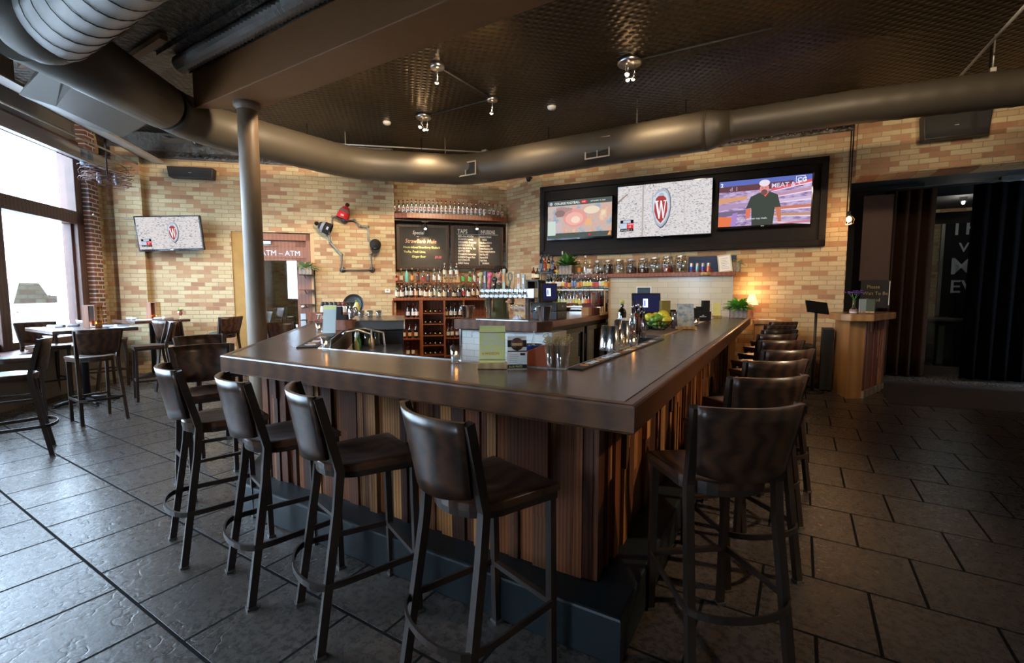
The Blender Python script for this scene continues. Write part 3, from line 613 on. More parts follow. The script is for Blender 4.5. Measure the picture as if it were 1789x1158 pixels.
# ceiling spot clusters
M_HOT = emis('halogen', (1, .62, .28), 60)
def cluster(p, n, rad, label, energy, aim):
    r_ = thing('ceiling_spotlight', label, 'ceiling light', Matrix.Translation(p), 'halogen clusters on the tin ceiling')
    m = MB(); m.lathe([(0, 0), (rad, 0), (rad, -.035), (rad * .9, -.05), (0, -.055)], (0, 0, 0), 24); m.build('canopy', M_STEEL, r_, None, 0, True)
    for k in range(n):
        a = 2 * math.pi * k / n + .6; x, y = math.cos(a) * rad * .45, math.sin(a) * rad * .45
        if n == 1: x = y = 0
        m = MB(); m.tube([(x, y, -.05), (x, y, -.15)], .006, 6); m.build('stem', M_CHROME, r_)
        tl = Matrix.Rotation(R(25), 4, Vector((math.sin(a), math.cos(a), 0))); hd = MB(); hd.lathe([(.012, -.0), (.018, -.03), (.032, -.07), (.03, -.075)], (x, y, -.14), 12, 0, tl); h = hd.build('lamp_head', M_CHROME, r_)
        b = MB(); b.ball(Vector((x, y, -.14)) + tl @ Vector((0, 0, -.07)), .024, 10, 6); b.build('bulb', M_HOT, h)
    l = bpy.data.lights.new('halogen_light', 'SPOT'); l.energy = energy; l.color = (1, .72, .42); l.spot_size = R(84); l.spot_blend = 1; l.shadow_soft_size = .06
    o = bpy.data.objects.new('halogen_light', l); COL.objects.link(o); o.location = Vector(p) + Vector((0, 0, -.27)); o.rotation_euler = (Vector(aim) - o.location).to_track_quat('-Z', 'Y').to_euler(); return r_
cluster(lt[0], 3, .15, 'brightest three-lamp halogen cluster, right of centre on the tin ceiling', 70, (-1.2, 9.1, 1.6))
cluster(lt[1], 1, .09, 'single halogen spot on the ceiling nearest the brown beam', 40, (-8.0, 6.2, 1.6))
cluster(lt[2], 1, .08, 'single halogen spot at the bend of the black ceiling conduit', 40, (-3.4, 8.9, 1.8))
cluster(lt[3], 3, .13, 'three-lamp halogen cluster farthest left on the ceiling', 60, (-6.4, 7.6, 1.6))
# added spots hidden behind the beam, brightening the brick walls; the last one hangs over the right aisle
for p, aim, en, l in (((3.0, 3.85, 4.3), (-.7, 3.8, 1.0), 300, 'unseen spot over the right aisle, turned toward the side of the bar'), ((-4.3, 3.8, 4.3), (-9.2, 5.1, 2.6), 330, 'added unseen spot behind the beam nearest the column'), ((-2.6, 3.8, 4.3), (-6.6, 7.5, 2.6), 210, 'added unseen spot behind the beam, second from the column'), ((-.6, 3.8, 4.3), (-2.0, 9.0, 2.8), 120, 'added unseen spot behind the beam, third from the column'), ((1.2, 3.8, 4.3), (1.9, 9.4, 3.4), 160, 'added unseen spot behind the beam farthest right')):
    r_ = thing('added_spotlight', l, 'ceiling light', Matrix.Translation(p), 'added spots out of view'); q_ = (Vector(aim) - Vector(p)).to_track_quat('-Z', 'Y').to_matrix().to_4x4()
    m = MB(); m.tube([(0, 0, .098), (0, 0, .02)], .01, 6); m.lathe([(0, .05), (.03, .05), (.045, -.05), (.04, -.05), (.026, .03)], (0, 0, 0), 14, 0, q_); m.build('lamp_head', M_BLACK, r_); m = MB(); m.ball(q_ @ Vector((0, 0, -.02)), .022, 8, 6); m.build('bulb', M_HOT, r_)
    li = bpy.data.lights.new('added_spot_light', 'SPOT'); li.energy = en; li.color = (1, .76, .5); li.spot_size = R(58 if p[0] > 2.5 else 100); li.spot_blend = 1; li.shadow_soft_size = .08
    o = bpy.data.objects.new('added_spot_light', li); COL.objects.link(o); o.matrix_world = Matrix.Translation(Vector(p) + q_.to_3x3() @ Vector((0, 0, -.06))) @ q_
for i, (p, aim, en) in enumerate((((-7.5, 3.5, 3.9), (-9.5, 4.85, 2.7), 30), ((-7.35, 5.15, 3.9), (-8.4, 5.95, 2.6), 16), ((-6.2, 6.75, 3.88), (-6.7, 7.9, 2.8), 22), ((-3.9, 7.5, 3.88), (-4.0, 8.9, 3.0), 12), ((-1.6, 7.55, 3.88), (-1.6, 9.0, 3.0), 12), ((1.8, 7.95, 3.9), (1.9, 9.4, 3.2), 13))):  # added washers hidden by the duct, brightening the brick in its shadow
    r_ = thing('added_washer', 'small added black wall washer behind the round duct, %s of six' % ordl(i, 6), 'ceiling light', Matrix.Translation(p), 'added wall washers behind the duct'); q_ = (Vector(aim) - Vector(p)).to_track_quat('-Z', 'Y').to_matrix().to_4x4()
    m = MB(); m.tube([(0, 0, ZC - p[2]), (0, 0, .03)], .008, 6); m.lathe([(0, .05), (.03, .05), (.04, -.04), (.036, -.04), (.024, .03)], (0, 0, 0), 14, 0, q_); m.build('lamp_head', M_BLACK, r_); m = MB(); m.ball(q_ @ Vector((0, 0, -.015)), .018, 8, 6); m.build('bulb', M_HOT, r_)
    li = bpy.data.lights.new('added_washer_light', 'SPOT'); li.energy = en; li.color = (1, .8, .56); li.spot_size = R(140); li.spot_blend = 1; li.shadow_soft_size = .1
    o = bpy.data.objects.new('added_washer_light', li); COL.objects.link(o); o.matrix_world = Matrix.Translation(Vector(p) + q_.to_3x3() @ Vector((0, 0, -.06))) @ q_
for (px, py), l in (((676, 213), 'small round white smoke detector nearer the column'), ((964, 186), 'small round white smoke detector left of centre over the bar')):
    m = MB(); m.lathe([(0, 0), (.07, 0), (.065, -.03), (.04, -.05), (0, -.055)], onz(px, py, ZC), 18); tag(m.build('smoke_detector', M_WHITE, None, None, 0, True), l, 'smoke detector')
# ceiling fans
def fan(p, a0, label, n=4, bl=.62, mb=None):
    r_ = thing('ceiling_fan', label, 'ceiling fan', Matrix.Translation(p))
    m = MB(); m.tube([(0, 0, ZC - p.z), (0, 0, 0)], .015, 8); m.lathe([(0, ZC - p.z), (.07, ZC - p.z), (.05, ZC - p.z - .08), (.0, ZC - p.z - .09)], (0, 0, 0), 16); m.build('rod', M_BLACK, r_, None, 0, True)
    m = MB(); m.lathe([(0, .06), (.09, .05), (.12, 0), (.10, -.08), (.05, -.11), (0, -.12)], (0, 0, 0), 20); m.build('motor', M_GLOSSB, r_)
    for k in range(n):
        T = Matrix.Rotation(a0 + 2 * math.pi * k / n, 4, 'Z'); m = MB(); m.M = T @ Matrix.Rotation(R(10), 4, 'X'); m.prism([(.14, -.03), (bl * .5, -.075), (bl, -.07), (bl + .03, 0), (bl, .07), (bl * .5, .075), (.14, .03)], -.02, -.01); m.build('blade', mb or M_DUCT, r_)
    return r_
fan(onz(347, 244, 4.1), .5, 'ceiling fan with brown blades near the left brick wall')
fan(Vector((2.75, 5.1, 4.0)), R(200), 'ceiling fan with a reddish blade entering at the top right', 4, 1.2, M_DOORW)
# wall speakers and camera
def speaker(F, px0, py0, px1, py1, label, flip):
    x0, z1 = pl(F, px0, py0, -.25); x1, z0 = pl(F, px1, py1, -.25)
    r_ = thing('wall_speaker', label, 'speaker', F @ Matrix.Translation(((x0 + x1) / 2, 0, (z0 + z1) / 2))); W = (x1 - x0) / 2; h = (z1 - z0) / 2
    m = MB(); m.vprism([(-W, h), (W, h), (W * .93, -h), (-W * .93, -h)], -.25, -.06); m.build('cabinet', M_BLACK, r_, None, .012)
    m = MB(); m.vprism([(-W * .95, h * .9), (W * .95, h * .9), (W * .89, -h * .9), (-W * .89, -h * .9)], -.256, -.251); m.build('grille_cloth', M_BLACKM, r_)
    m = MB(); m.cbox((W * .7 * flip, -.03, 0), (.08, .06, .12)); m.build('bracket', M_BLACK, r_)
    m = MB(); m.cbox((0, -.258, -h * .1), (.05, .003, .01)); m.build('badge', M_STEEL, r_)
speaker(FL, 290, 289, 373, 312, 'black box speaker high on the left brick wall', 1)
speaker(FT, 1613, 200, 1733, 232, 'black box speaker high on the brick above the curtained opening', -1)
x, z = pl(F3, 924, 311, -.08); m = MB(); m.ball((x, -.09, z - .03), .05, 14, 8); m.lathe([(0, .0), (.06, 0), (.055, -.03)], (x, -.09, z + .02), 16); m.cbox((x, -.04, z + .01), (.05, .08, .03)); tag(m.build('security_camera', M_BLACK, None, F3), 'small black dome camera on the brick corner', 'camera')
# ------------------------------------------------------------------ screens and things on the walls
def rect(px0, py0, px1, py1, F, off):
    x0, z0 = pl(F, px0, py0, off); x1, z1 = pl(F, px1, py1, off); return x0, x1, min(z0, z1), max(z0, z1)
def noise_screen(name, stops, scale, s=1.0, st=(1, 1, 1)):
    m = bpy.data.materials.new(name); m.use_nodes = True; nt = m.node_tree; nt.nodes.clear(); v = coords(nt, st); n = noise(nt, v, scale, 6, .6); r_ = ramp(nt, stops); nt.links.new(n, r_.inputs[0])
    e = N(nt, 'ShaderNodeEmission'); nt.links.new(r_.outputs[0], e.inputs[0]); e.inputs[1].default_value = s; o = N(nt, 'ShaderNodeOutputMaterial'); nt.links.new(e.outputs[0], o.inputs[0]); return m
SE = .5
E_WHITE = emis('screen_white', (.9, .9, .92), SE); E_BLK = emis('screen_black', (.01, .01, .012), SE); E_RED = emis('screen_red', (.75, .03, .05), SE); E_CREST = emis('crest_red', (.42, .06, .06), SE)
E_BLUE = emis('screen_light_blue', (.55, .65, .8), SE); E_GRN = emis('banner_grey_green', (.09, .11, .10), SE); E_STONE = emis('crest_grey', (.45, .5, .6), SE); E_YEL = emis('screen_yellow', (.8, .75, .4), SE)
S_WALLS = noise_screen('stone_wall_picture', [(.36, (.16, .16, .20)), (.42, (.62, .58, .60)), (.5, (.74, .70, .70)), (.7, (.82, .78, .78))], 48, SE, (.7, 1, 1.6))
def ell(cx, cz, rx, rz, k=28, a0=0, a1=2 * math.pi, sq=1): return [(cx + rx * math.cos(a0 + (a1 - a0) * i / k), cz + rz * math.sin(a0 + (a1 - a0) * i / k)) for i in range(k + (0 if a1 - a0 > 6.2 else 1))]
def flat(pts, y, mat, name, parent, th=.0006):
    m = MB(); m.vprism(pts, y, y + th); return m.build(name, mat, parent)
def rc(x0, z0, x1, z1): return [(x0, z0), (x1, z0), (x1, z1), (x0, z1)]
def crest(par, y, cx, cz, h):
    """stone shield with scroll, red field and serif W"""
    w_ = h * .49
    sh = lambda k: [(cx + w_ * k * a, cz + h * k * b) for a, b in ((0, .5), (.2, .5), (.36, .42), (.47, .25), (.5, .02), (.42, -.22), (.28, -.38), (.08, -.49), (-.04, -.5), (-.2, -.42), (-.36, -.24), (-.46, -.02), (-.48, .2), (-.47, .36), (-.36, .34), (-.28, .42), (-.16, .47))]
    flat([(x + .008, z - .01) for x, z in sh(1.04)], y, emis('crest_shadow', (.12, .11, .13), SE), 'crest_shadow', par)
    flat(sh(1), y - .001, E_STONE, 'crest_stone', par)
    flat([(x, z - h * .0) for x, z in sh(.86)], y - .002, emis('crest_light', (.68, .72, .8), SE), 'crest_rim', par)
    flat(ell(cx + w_ * .02, cz + h * .33, w_ * .14, h * .07), y - .003, E_STONE, 'scroll', par)
    flat([(cx + w_ * .68 * a, cz - h * .045 + h * .72 * b) for a, b in ((-.38, .42), (-.2, .5), (.2, .5), (.38, .42), (.5, .2), (.5, -.05), (.34, -.3), (0, -.5), (-.34, -.3), (-.5, -.05), (-.5, .2))], y - .004, E_CREST, 'crest_field', par)
    W = lambda a, b: (cx + w_ * a, cz - h * .02 + h * b)
    for pts in ([(-.34, .2), (-.20, .2), (-.05, -.2), (-.12, -.26)], [(-.12, -.26), (-.05, -.26), (.04, .2), (-.03, .22)], [(-.03, .22), (.06, .2), (.18, -.2), (.12, -.26)], [(.12, -.26), (.18, -.26), (.30, .2), (.24, .2)], [(-.36, .19), (-.14, .19), (-.14, .215), (-.36, .215)], [(.15, .19), (.36, .19), (.36, .215), (.15, .215)]):
        flat([W(a * .9, b) for a, b in pts], y - .005, E_WHITE, 'letter_w_stroke', par, .0005)
def score(par, y, x, z, w_):
    h = w_ * .85; flat(rc(x, z + h * .72, x + w_, z + h), y, E_BLK, 'score_header', par); flat(rc(x + w_ * .22, z + h * .75, x + w_ * .78, z + h * .97), y - .001, E_BLUE, 'network_strip', par)
    flat(rc(x, z + h * .24, x + w_ * .5, z + h * .72), y, E_BLUE, 'score_left', par); flat(rc(x + w_ * .5, z + h * .24, x + w_, z + h * .72), y, E_RED, 'score_right', par)
    flat(rc(x, z, x + w_, z + h * .24), y, E_BLK, 'score_footer', par)
    txt('score_text', 'WISC', h * .2, E_WHITE, par, (x + w_ * .56, y - .001, z + h * .55)); txt('score_text', '31', h * .26, E_WHITE, par, (x + w_ * .62, y - .001, z + h * .3)); txt('score_text', '14', h * .26, E_WHITE, par, (x + w_ * .16, y - .001, z + h * .3))
    txt('score_text', '3RD QUARTER', h * .14, E_WHITE, par, (x + w_ * .05, y - .001, z + h * .06), sx=.8); txt('score_text', '7:12', h * .14, E_YEL, par, (x + w_ * .7, y - .001, z + h * .06))
def tv(M, W, H, label, scr, bez_=.02, group=None, name='television'):
    r_ = thing(name, label, 'television', M, group)
    m = MB(); m.box((-W / 2 - bez_, -.03, -H / 2 - bez_ * 1.8), (W / 2 + bez_, .04, H / 2 + bez_)); m.build('housing', M_GLOSSB, r_, None, .004)
    m = MB(); m.box((-W / 2, -.0315, -H / 2), (W / 2, -.0305, H / 2)); s = m.build('screen', scr, r_); m = MB(); m.cbox((0, -.032, -H / 2 - bez_ * .9), (.05, .002, .01)); m.build('badge', M_STEEL, r_); return r_, s
# big espresso panel carrying the three screens
x0, x1, z0, z1 = -5.33, pl(FT, 1447, 300)[0], 2.27, 3.69
fb = thing('television_surround', 'wide dark espresso wall panel framing the three big screens', 'wall panel', FT)
m = MB(); m.box((x0, -.05, z0), (x1, -.001, z1)); m.build('board', M_PANEL, fb)
m = MB()
for a, b in (((x0, z0), (x1, z0 + .10)), ((x0, z1 - .10), (x1, z1)), ((x0, z0), (x0 + .10, z1)), ((x1 - .10, z0), (x1, z1))): m.box((a[0], -.09, a[1]), (b[0], -.0505, b[1]))
m.build('frame', M_PANEL, fb, None, .008)
# television 1: football intro
a0, a1, b0, b1 = rect(957, 344, 1068, 420, FT, -.16); a0 = pl(FT, 957, 400, -.16)[0]; W1 = a1 - a0; H1 = W1 * .5625; cx = (a0 + a1) / 2; cz = 2.985
S1 = noise_screen('hazy_football_picture', [(.3, (.16, .24, .42)), (.42, (.36, .42, .52)), (.5, (.6, .5, .45)), (.58, (.72, .42, .34)), (.7, (.88, .72, .5))], 3.2, SE)
t1, s1 = tv(FT @ Matrix.Translation((cx, -.13, cz)), W1, H1, 'leftmost of the three big screens, showing a hazy football title picture', S1); y = -.0335
flat(rc(-W1 / 2, H1 * .36, W1 / 2, H1 / 2), y, E_GRN, 'title_banner', s1); flat(rc(-W1 / 2, -H1 / 2, W1 / 2, -H1 * .37), y, E_GRN, 'lower_banner', s1)
txt('title_text', 'COLLEGE FOOTBALL', H1 * .085, E_WHITE, s1, (-W1 * .39, y - .001, H1 * .395), sx=.9, bold=.001); flat(ell(W1 * .08, H1 * .425, W1 * .048, H1 * .045), y - .001, E_RED, 'live_badge', s1); txt('live_text', 'LIVE', H1 * .05, E_WHITE, s1, (W1 * .05, y - .002, H1 * .41))
txt('date_text', 'SEPTEMBER 15, 2018', H1 * .045, E_WHITE, s1, (W1 * .18, y - .001, H1 * .41)); flat(ell(-W1 * .445, H1 * .425, W1 * .025, H1 * .045), y - .001, E_STONE, 'round_emblem', s1)
flat(ell(W1 * .17, -H1 * .44, W1 * .016, H1 * .03), y - .001, E_RED, 'round_emblem', s1); flat([(W1 * .44, -H1 * .48), (W1 * .49, -H1 * .48), (W1 * .49, -H1 * .38), (W1 * .47, -H1 * .38)], y - .001, emis('screen_orange', (.9, .35, .1), SE), 'corner_flash', s1)
flat([(-W1 * .36, H1 * .3), (-W1 * .28, H1 * .33), (-W1 * .1, H1 * .28), (-W1 * .12, H1 * .08), (-W1 * .36, H1 * .06)], y, emis('helmet_brown', (.28, .17, .16), .8), 'helmet_shape', s1)
for i, (a, b, c, d, cc) in enumerate(((-.06, .02, .19, .24, (.8, .36, .32)), (-.07, 0, .14, .17, (.88, .48, .42)), (-.05, -.03, .07, .09, (.95, .72, .58)), (.2, .2, .12, .1, (.85, .72, .55)), (-.3, .16, .08, .09, (.3, .19, .18)))): flat(ell(W1 * a, H1 * b, W1 * c, H1 * d), y - .0001 * i, emis('burst_%d' % i, cc, SE), 'light_burst', s1)
flat([(-W1 * .38, -H1 * .36), (-W1 * .38, -H1 * .1), (-W1 * .28, -H1 * .08), (-W1 * .25, -H1 * .36)], y, emis('pale_shape', (.6, .5, .5), SE), 'player_shape', s1); flat(rc(W1 * .1, -H1 * .2, W1 * .2, -H1 * .02), y, emis('orange_shape', (.85, .48, .25), SE), 'player_shape', s1)
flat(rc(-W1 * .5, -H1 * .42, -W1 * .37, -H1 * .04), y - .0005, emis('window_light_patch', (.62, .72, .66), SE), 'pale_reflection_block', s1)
# television 2
a0, z_ = pl(FT, 1079, 372, -.18); a1, _ = pl(FT, 1243, 372, -.18); W2 = a1 - a0; H2 = W2 * .575; c2x = (a0 + a1) / 2; c2z = 3.03
t2, s2 = tv(FT @ Matrix.Translation((c2x, -.15, c2z)), W2, H2, 'middle and largest of the three big screens, showing a red W crest', S_WALLS, .012)
flat(rc(-W2 * .225, -H2 / 2, -W2 * .205, H2 / 2), y, emis('wall_seam', (.5, .46, .44), SE), 'wall_seam', s2); flat(rc(W2 * .225, -H2 / 2, W2 * .232, H2 / 2), y, emis('wall_seam_light', (.6, .55, .55), SE), 'wall_seam', s2)
flat([(-W2 / 2, H2 * .22), (-W2 * .39, H2 * .36), (-W2 * .39, H2 * .33), (-W2 / 2, H2 * .17)], y, emis('rail_pic', (.35, .28, .26), SE), 'handrail', s2); flat([(-W2 / 2, H2 * .5), (-W2 / 2, H2 * .44), (-W2 * .44, H2 * .5)], y, E_BLUE, 'sky_corner', s2)
crest(s2, y, -W2 * .02, H2 * .03, H2 * .72); score(s2, y, -W2 * .465, -H2 * .38, W2 * .15)
# television 3: supermarket presenter
a0, _ = pl(FT, 1256, 355, -.16); a1, _ = pl(FT, 1417, 355, -.16); W3 = a1 - a0; H3 = W3 * .5625; c3x = (a0 + a1) / 2; c3z = 3.035
S3 = noise_screen('store_picture', [(.3, (.12, .08, .2)), (.5, (.5, .36, .6)), (.7, (.72, .6, .8))], 9, SE, (1, 1, 3))
t3, s3 = tv(FT @ Matrix.Translation((c3x, -.13, c3z)), W3, H3, 'rightmost of the three big screens, showing a bearded man in a supermarket', S3)
E_ = lambda n_, c: emis(n_, c, SE)
flat(rc(-W3 / 2, H3 * .36, W3 / 2, H3 / 2), y, E_('store_ceiling', (.12, .16, .5)), 'store_ceiling', s3)
flat([(-W3 / 2, H3 * .26), (W3 * .42, H3 * .26), (W3 * .3, H3 * .4), (-W3 / 2, H3 * .38)], y - .0008, E_('store_sign_board', (.14, .06, .07)), 'sign_board', s3)
txt('sign_text', 'MEAT & S', H3 * .13, E_('sign_lilac', (.75, .65, .85)), s3, (W3 * .08, y - .0016, H3 * .28), bold=.002); txt('sign_text', 'd  I', H3 * .12, E_('sign_lilac2', (.6, .5, .75)), s3, (-W3 * .38, y - .0016, H3 * .28))
for i, (zz, c) in enumerate(((.24, (.75, .12, .16)), (.13, (.55, .3, .4)), (.02, (.65, .5, .7)), (-.1, (.6, .2, .12)), (-.21, (.55, .3, .2)), (-.31, (.6, .45, .6)))):
    k = i * .02; flat([(W3 * .08, H3 * (zz - .03 - k)), (W3 / 2, H3 * (zz + .1 - k * 3)), (W3 / 2, H3 * (zz + .16 - k * 3)), (W3 * .08, H3 * (zz + .03 - k))], y - .001, E_('goods', c), 'goods_row', s3)
    flat([(W3 * .08, H3 * (zz - .045 - k)), (W3 / 2, H3 * (zz + .075 - k * 3)), (W3 / 2, H3 * (zz + .1 - k * 3)), (W3 * .08, H3 * (zz - .03 - k))], y - .0012, E_('shelf_edge', (.85, .75, .9)), 'shelf_edge', s3)
for i, (a, c) in enumerate(((0.1, (.7, .35, .2)), (-.05, (.45, .3, .5)), (-.2, (.2, .15, .25)))): flat([(-W3 / 2, H3 * (a - .1)), (-W3 * .18, H3 * (a - .02)), (-W3 * .18, H3 * (a + .05)), (-W3 / 2, H3 * (a + .03))], y - .001, E_('left_goods', c), 'goods_row', s3)
flat([(-W3 / 2, -H3 / 2), (-W3 * .36, -H3 / 2), (-W3 * .34, -H3 * .3), (-W3 / 2, -H3 * .27)], y - .0013, E_('orange_counter', (.8, .2, .08)), 'counter_front', s3); flat([(-W3 * .36, -H3 / 2), (-W3 * .3, -H3 / 2), (-W3 * .28, -H3 * .2), (-W3 * .34, -H3 * .22)], y - .0013, E_('purple_side', (.4, .25, .6)), 'counter_side', s3)
flat([(W3 * .1, -H3 / 2), (W3 / 2, -H3 * .44), (W3 / 2, -H3 / 2)], y - .0015, E_('store_floor', (.6, .25, .3)), 'store_floor', s3)
flat([(-W3 * .12, -H3 / 2), (-W3 * .13, -H3 * .12), (-W3 * .19, -H3 * .13), (-W3 * .14, H3 * .12), (-W3 * .04, H3 * .2), (W3 * .07, H3 * .2), (W3 * .15, H3 * .13), (W3 * .19, -H3 * .14), (W3 * .125, -H3 * .14), (W3 * .11, -H3 / 2)], y - .002, E_('dark_shirt', (.06, .07, .06)), 'shirt', s3)
flat([(-W3 * .19, -H3 * .14), (-W3 * .13, -H3 * .13), (-W3 * .15, -H3 * .34), (-W3 * .19, -H3 * .34)], y - .0022, E_('tv_skin', (.75, .2, .12)), 'forearm', s3); flat([(W3 * .13, -H3 * .15), (W3 * .19, -H3 * .15), (W3 * .2, -H3 * .45), (W3 * .165, -H3 * .45)], y - .0022, E_('tv_skin2', (.6, .2, .13)), 'forearm', s3)
flat([(-W3 * .03, H3 * .2), (W3 * .02, H3 * .1), (W3 * .06, H3 * .2)], y - .0024, E_('tv_skin3', (.75, .16, .1)), 'neck', s3)
flat(ell(W3 * .005, H3 * .27, W3 * .05, H3 * .12), y - .0026, E_('tv_face', (.8, .3, .3)), 'face', s3); flat(ell(W3 * .005, H3 * .395, W3 * .058, H3 * .07), y - .003, E_('tv_hair', (.85, .75, .85)), 'hair', s3)
flat(ell(W3 * .005, H3 * .2, W3 * .035, H3 * .06), y - .003, E_('tv_beard', (.2, .09, .09)), 'beard', s3)
for sx_ in (-.015, .02): flat(rc(W3 * (sx_ - .01), H3 * .285, W3 * (sx_ + .01), H3 * .295), y - .0032, E_('tv_eye', (.2, .05, .08)), 'eye', s3)
txt('caption', 'to take on their top rivals.', H3 * .055, E_WHITE, s3, (-W3 * .28, y - .0035, -H3 * .37)); txt('channel_number', '2', H3 * .11, E_WHITE, s3, (-W3 * .485, y - .003, H3 * .38), bold=.003)
txt('bug_text', 'CG', H3 * .12, E_WHITE, s3, (W3 * .35, y - .003, H3 * .36), bold=.003)
for a, b in (((.335, .34), (.43, .35)), ((.335, .47), (.43, .48)), ((.335, .34), (.34, .48)), ((.425, .34), (.43, .48))): flat(rc(W3 * a[0], H3 * a[1], W3 * b[0], H3 * b[1]), y - .003, E_WHITE, 'bug_frame', s3)
# television on the left brick wall, tilted off its bracket
F = FL @ Matrix.Translation((*[0] * 3,)); xa, zt = pl(FL, 241, 378, -.2); xb, zb = pl(FL, 357, 440, -.2); W4 = xb - xa - .03; H4 = W4 * .5625; M4 = FL @ Matrix.Translation(((xa + xb) / 2, -.26, (zt + zb) / 2 + .02)) @ Matrix.Rotation(R(-3), 4, 'Y') @ Matrix.Rotation(R(5), 4, 'X')
t4, s4 = tv(M4, W4, H4, 'wall television by the shop window, showing a red W crest', S_WALLS, .022); crest(s4, y, W4 * .06, H4 * .02, H4 * .62); score(s4, y, -W4 * .46, -H4 * .42, W4 * .16)
m = MB(); m.box((-.12, .04, -.1), (.12, .24, .1)); m.build('bracket', M_BLACK, t4)
# ------------------------------------------------------------------ pipe outline of a state, with three hats
pp = [(583, 378), (580, 391), (568, 394), None, (573, 402), (577, 425), (597, 446), (597, 471), None, (650, 471), (648, 445), (657, 432), None, (650, 426), (645, 419), (643, 396), (630, 395), (621, 384), (606, 384), (600, 378), (583, 378)]
seg = []; cur = []
wp = lambda q: (pl(FL, q[0], q[1], -.06)[0], -.06, pl(FL, q[0], q[1], -.06)[1])
art = thing('pipe_sculpture', 'state outline bent from grey steel pipe on the left brick wall', 'wall art', FL)
chain = [wp(q) for q in ((568, 394), (580, 391), (581, 379), (592, 377), (601, 384), (619, 384), (629, 395), (643, 396), (644, 418), (650, 425), (656, 436), (648, 444), (650, 471), (598, 471), (597, 445), (577, 423), (574, 405), (568, 394))]
m = MB(); m.tube(chain, .021, 10); m.build('pipe_run', M_IRON, art)
for q in ((598, 471), (650, 471), (601, 385)):
    p = wp(q); m = MB(); m.lathe([(0, 0), (.062, 0), (.062, .012), (.03, .018), (.026, .055), (0, .055)], (p[0], -.001, p[2]), 18, 0, Matrix.Rotation(R(90), 4, 'X')); m.build('wall_flange', M_IRON, art)
for q in ((581, 379), (619, 384), (629, 395), (643, 396), (597, 445), (577, 423), (648, 444), (580, 391)):
    p = wp(q); m = MB(); m.ball(p, .03, 10, 6); m.build('elbow', M_IRON, art)
def beanie(px, py, ang, c1, c2, c3, label, hc):
    x, z = pl(FL, px, py, -.1); r_ = thing('knit_hat', label, 'hat', FL @ Matrix.Translation((x, -.155, z)) @ Matrix.Rotation(R(ang), 4, 'Y'))
    m = MB(); m.lathe([(.115, -.09), (.118, -.02), (.112, .03), (.12, .04)], (0, 0, 0), 20); m.build('cuff', plain(hc + '_cuff', c1, .95, bmp=.4, vs_=90), r_)
    m = MB(); m.lathe([(.108, .03), (.105, .08), (.09, .10)], (0, 0, 0), 20); m.build('band', plain(hc + '_band', c2, .95, bmp=.4, vs_=90), r_); m = MB(); m.lathe([(.09, .10), (.065, .145), (.02, .165), (0, .166)], (0, 0, 0), 20); m.build('crown', plain(hc + '_crown', c1, .95, bmp=.4, vs_=90), r_)
    m = MB(); m.ball((0, 0, .20), .042, 12, 8); m.build('pompom', plain(hc + '_pom', c3, 1, bmp=1, vs_=120), r_); m = MB(); m.box((-.03, -.122, -.055), (.03, -.114, -.02)); m.build('patch', plain('patch_grey', (.35, .37, .42), .8), r_)
beanie(601, 375, 22, (.45, .012, .02), (.12, .11, .10), (.12, .01, .015), 'red and grey bobble hat on top of the pipe sculpture', 'red')
beanie(571, 399, -65, (.012, .013, .018), (.25, .26, .3), (.015, .015, .02), 'black and grey bobble hat on the left of the pipe sculpture', 'black')
x, z = pl(FL, 656, 428, -.1); r_ = thing('baseball_cap', 'black baseball cap hung on the right of the pipe sculpture', 'hat', FL @ Matrix.Translation((x, -.10, z)) @ Matrix.Rotation(R(70), 4, 'X'))
m = MB(); m.lathe([(.11, 0), (.112, .04), (.095, .09), (.05, .125), (0, .135)], (0, 0, 0), 22); m.build('crown', M_BLACKM, r_)
m = MB(); m.prism([(-.085, -.07), (-.075, -.15), (-.03, -.185), (.03, -.185), (.075, -.15), (.085, -.07)], -.004, .004); m.build('brim', M_BLACKM, r_, None, .003); m = MB(); m.ball((0, -.10, .06), .024, 10, 6, 0, (1.4, .4, .8)); m.build('emblem', M_STEEL, r_)
x, z = pl(FL, 677, 508, 0); m = MB(); m.box((x - .055, -.03, z - .04), (x + .055, 0, z + .04)); o = tag(m.build('thermostat', M_WHITE, None, FL, .005), 'small white thermostat on the brick beside the back bar', 'thermostat'); m = MB(); m.box((x - .02, -.031, z - .0), (x + .02, -.0302, z + .02)); o2 = m.build('display', plain('lcd', (.2, .25, .18), .4), o)
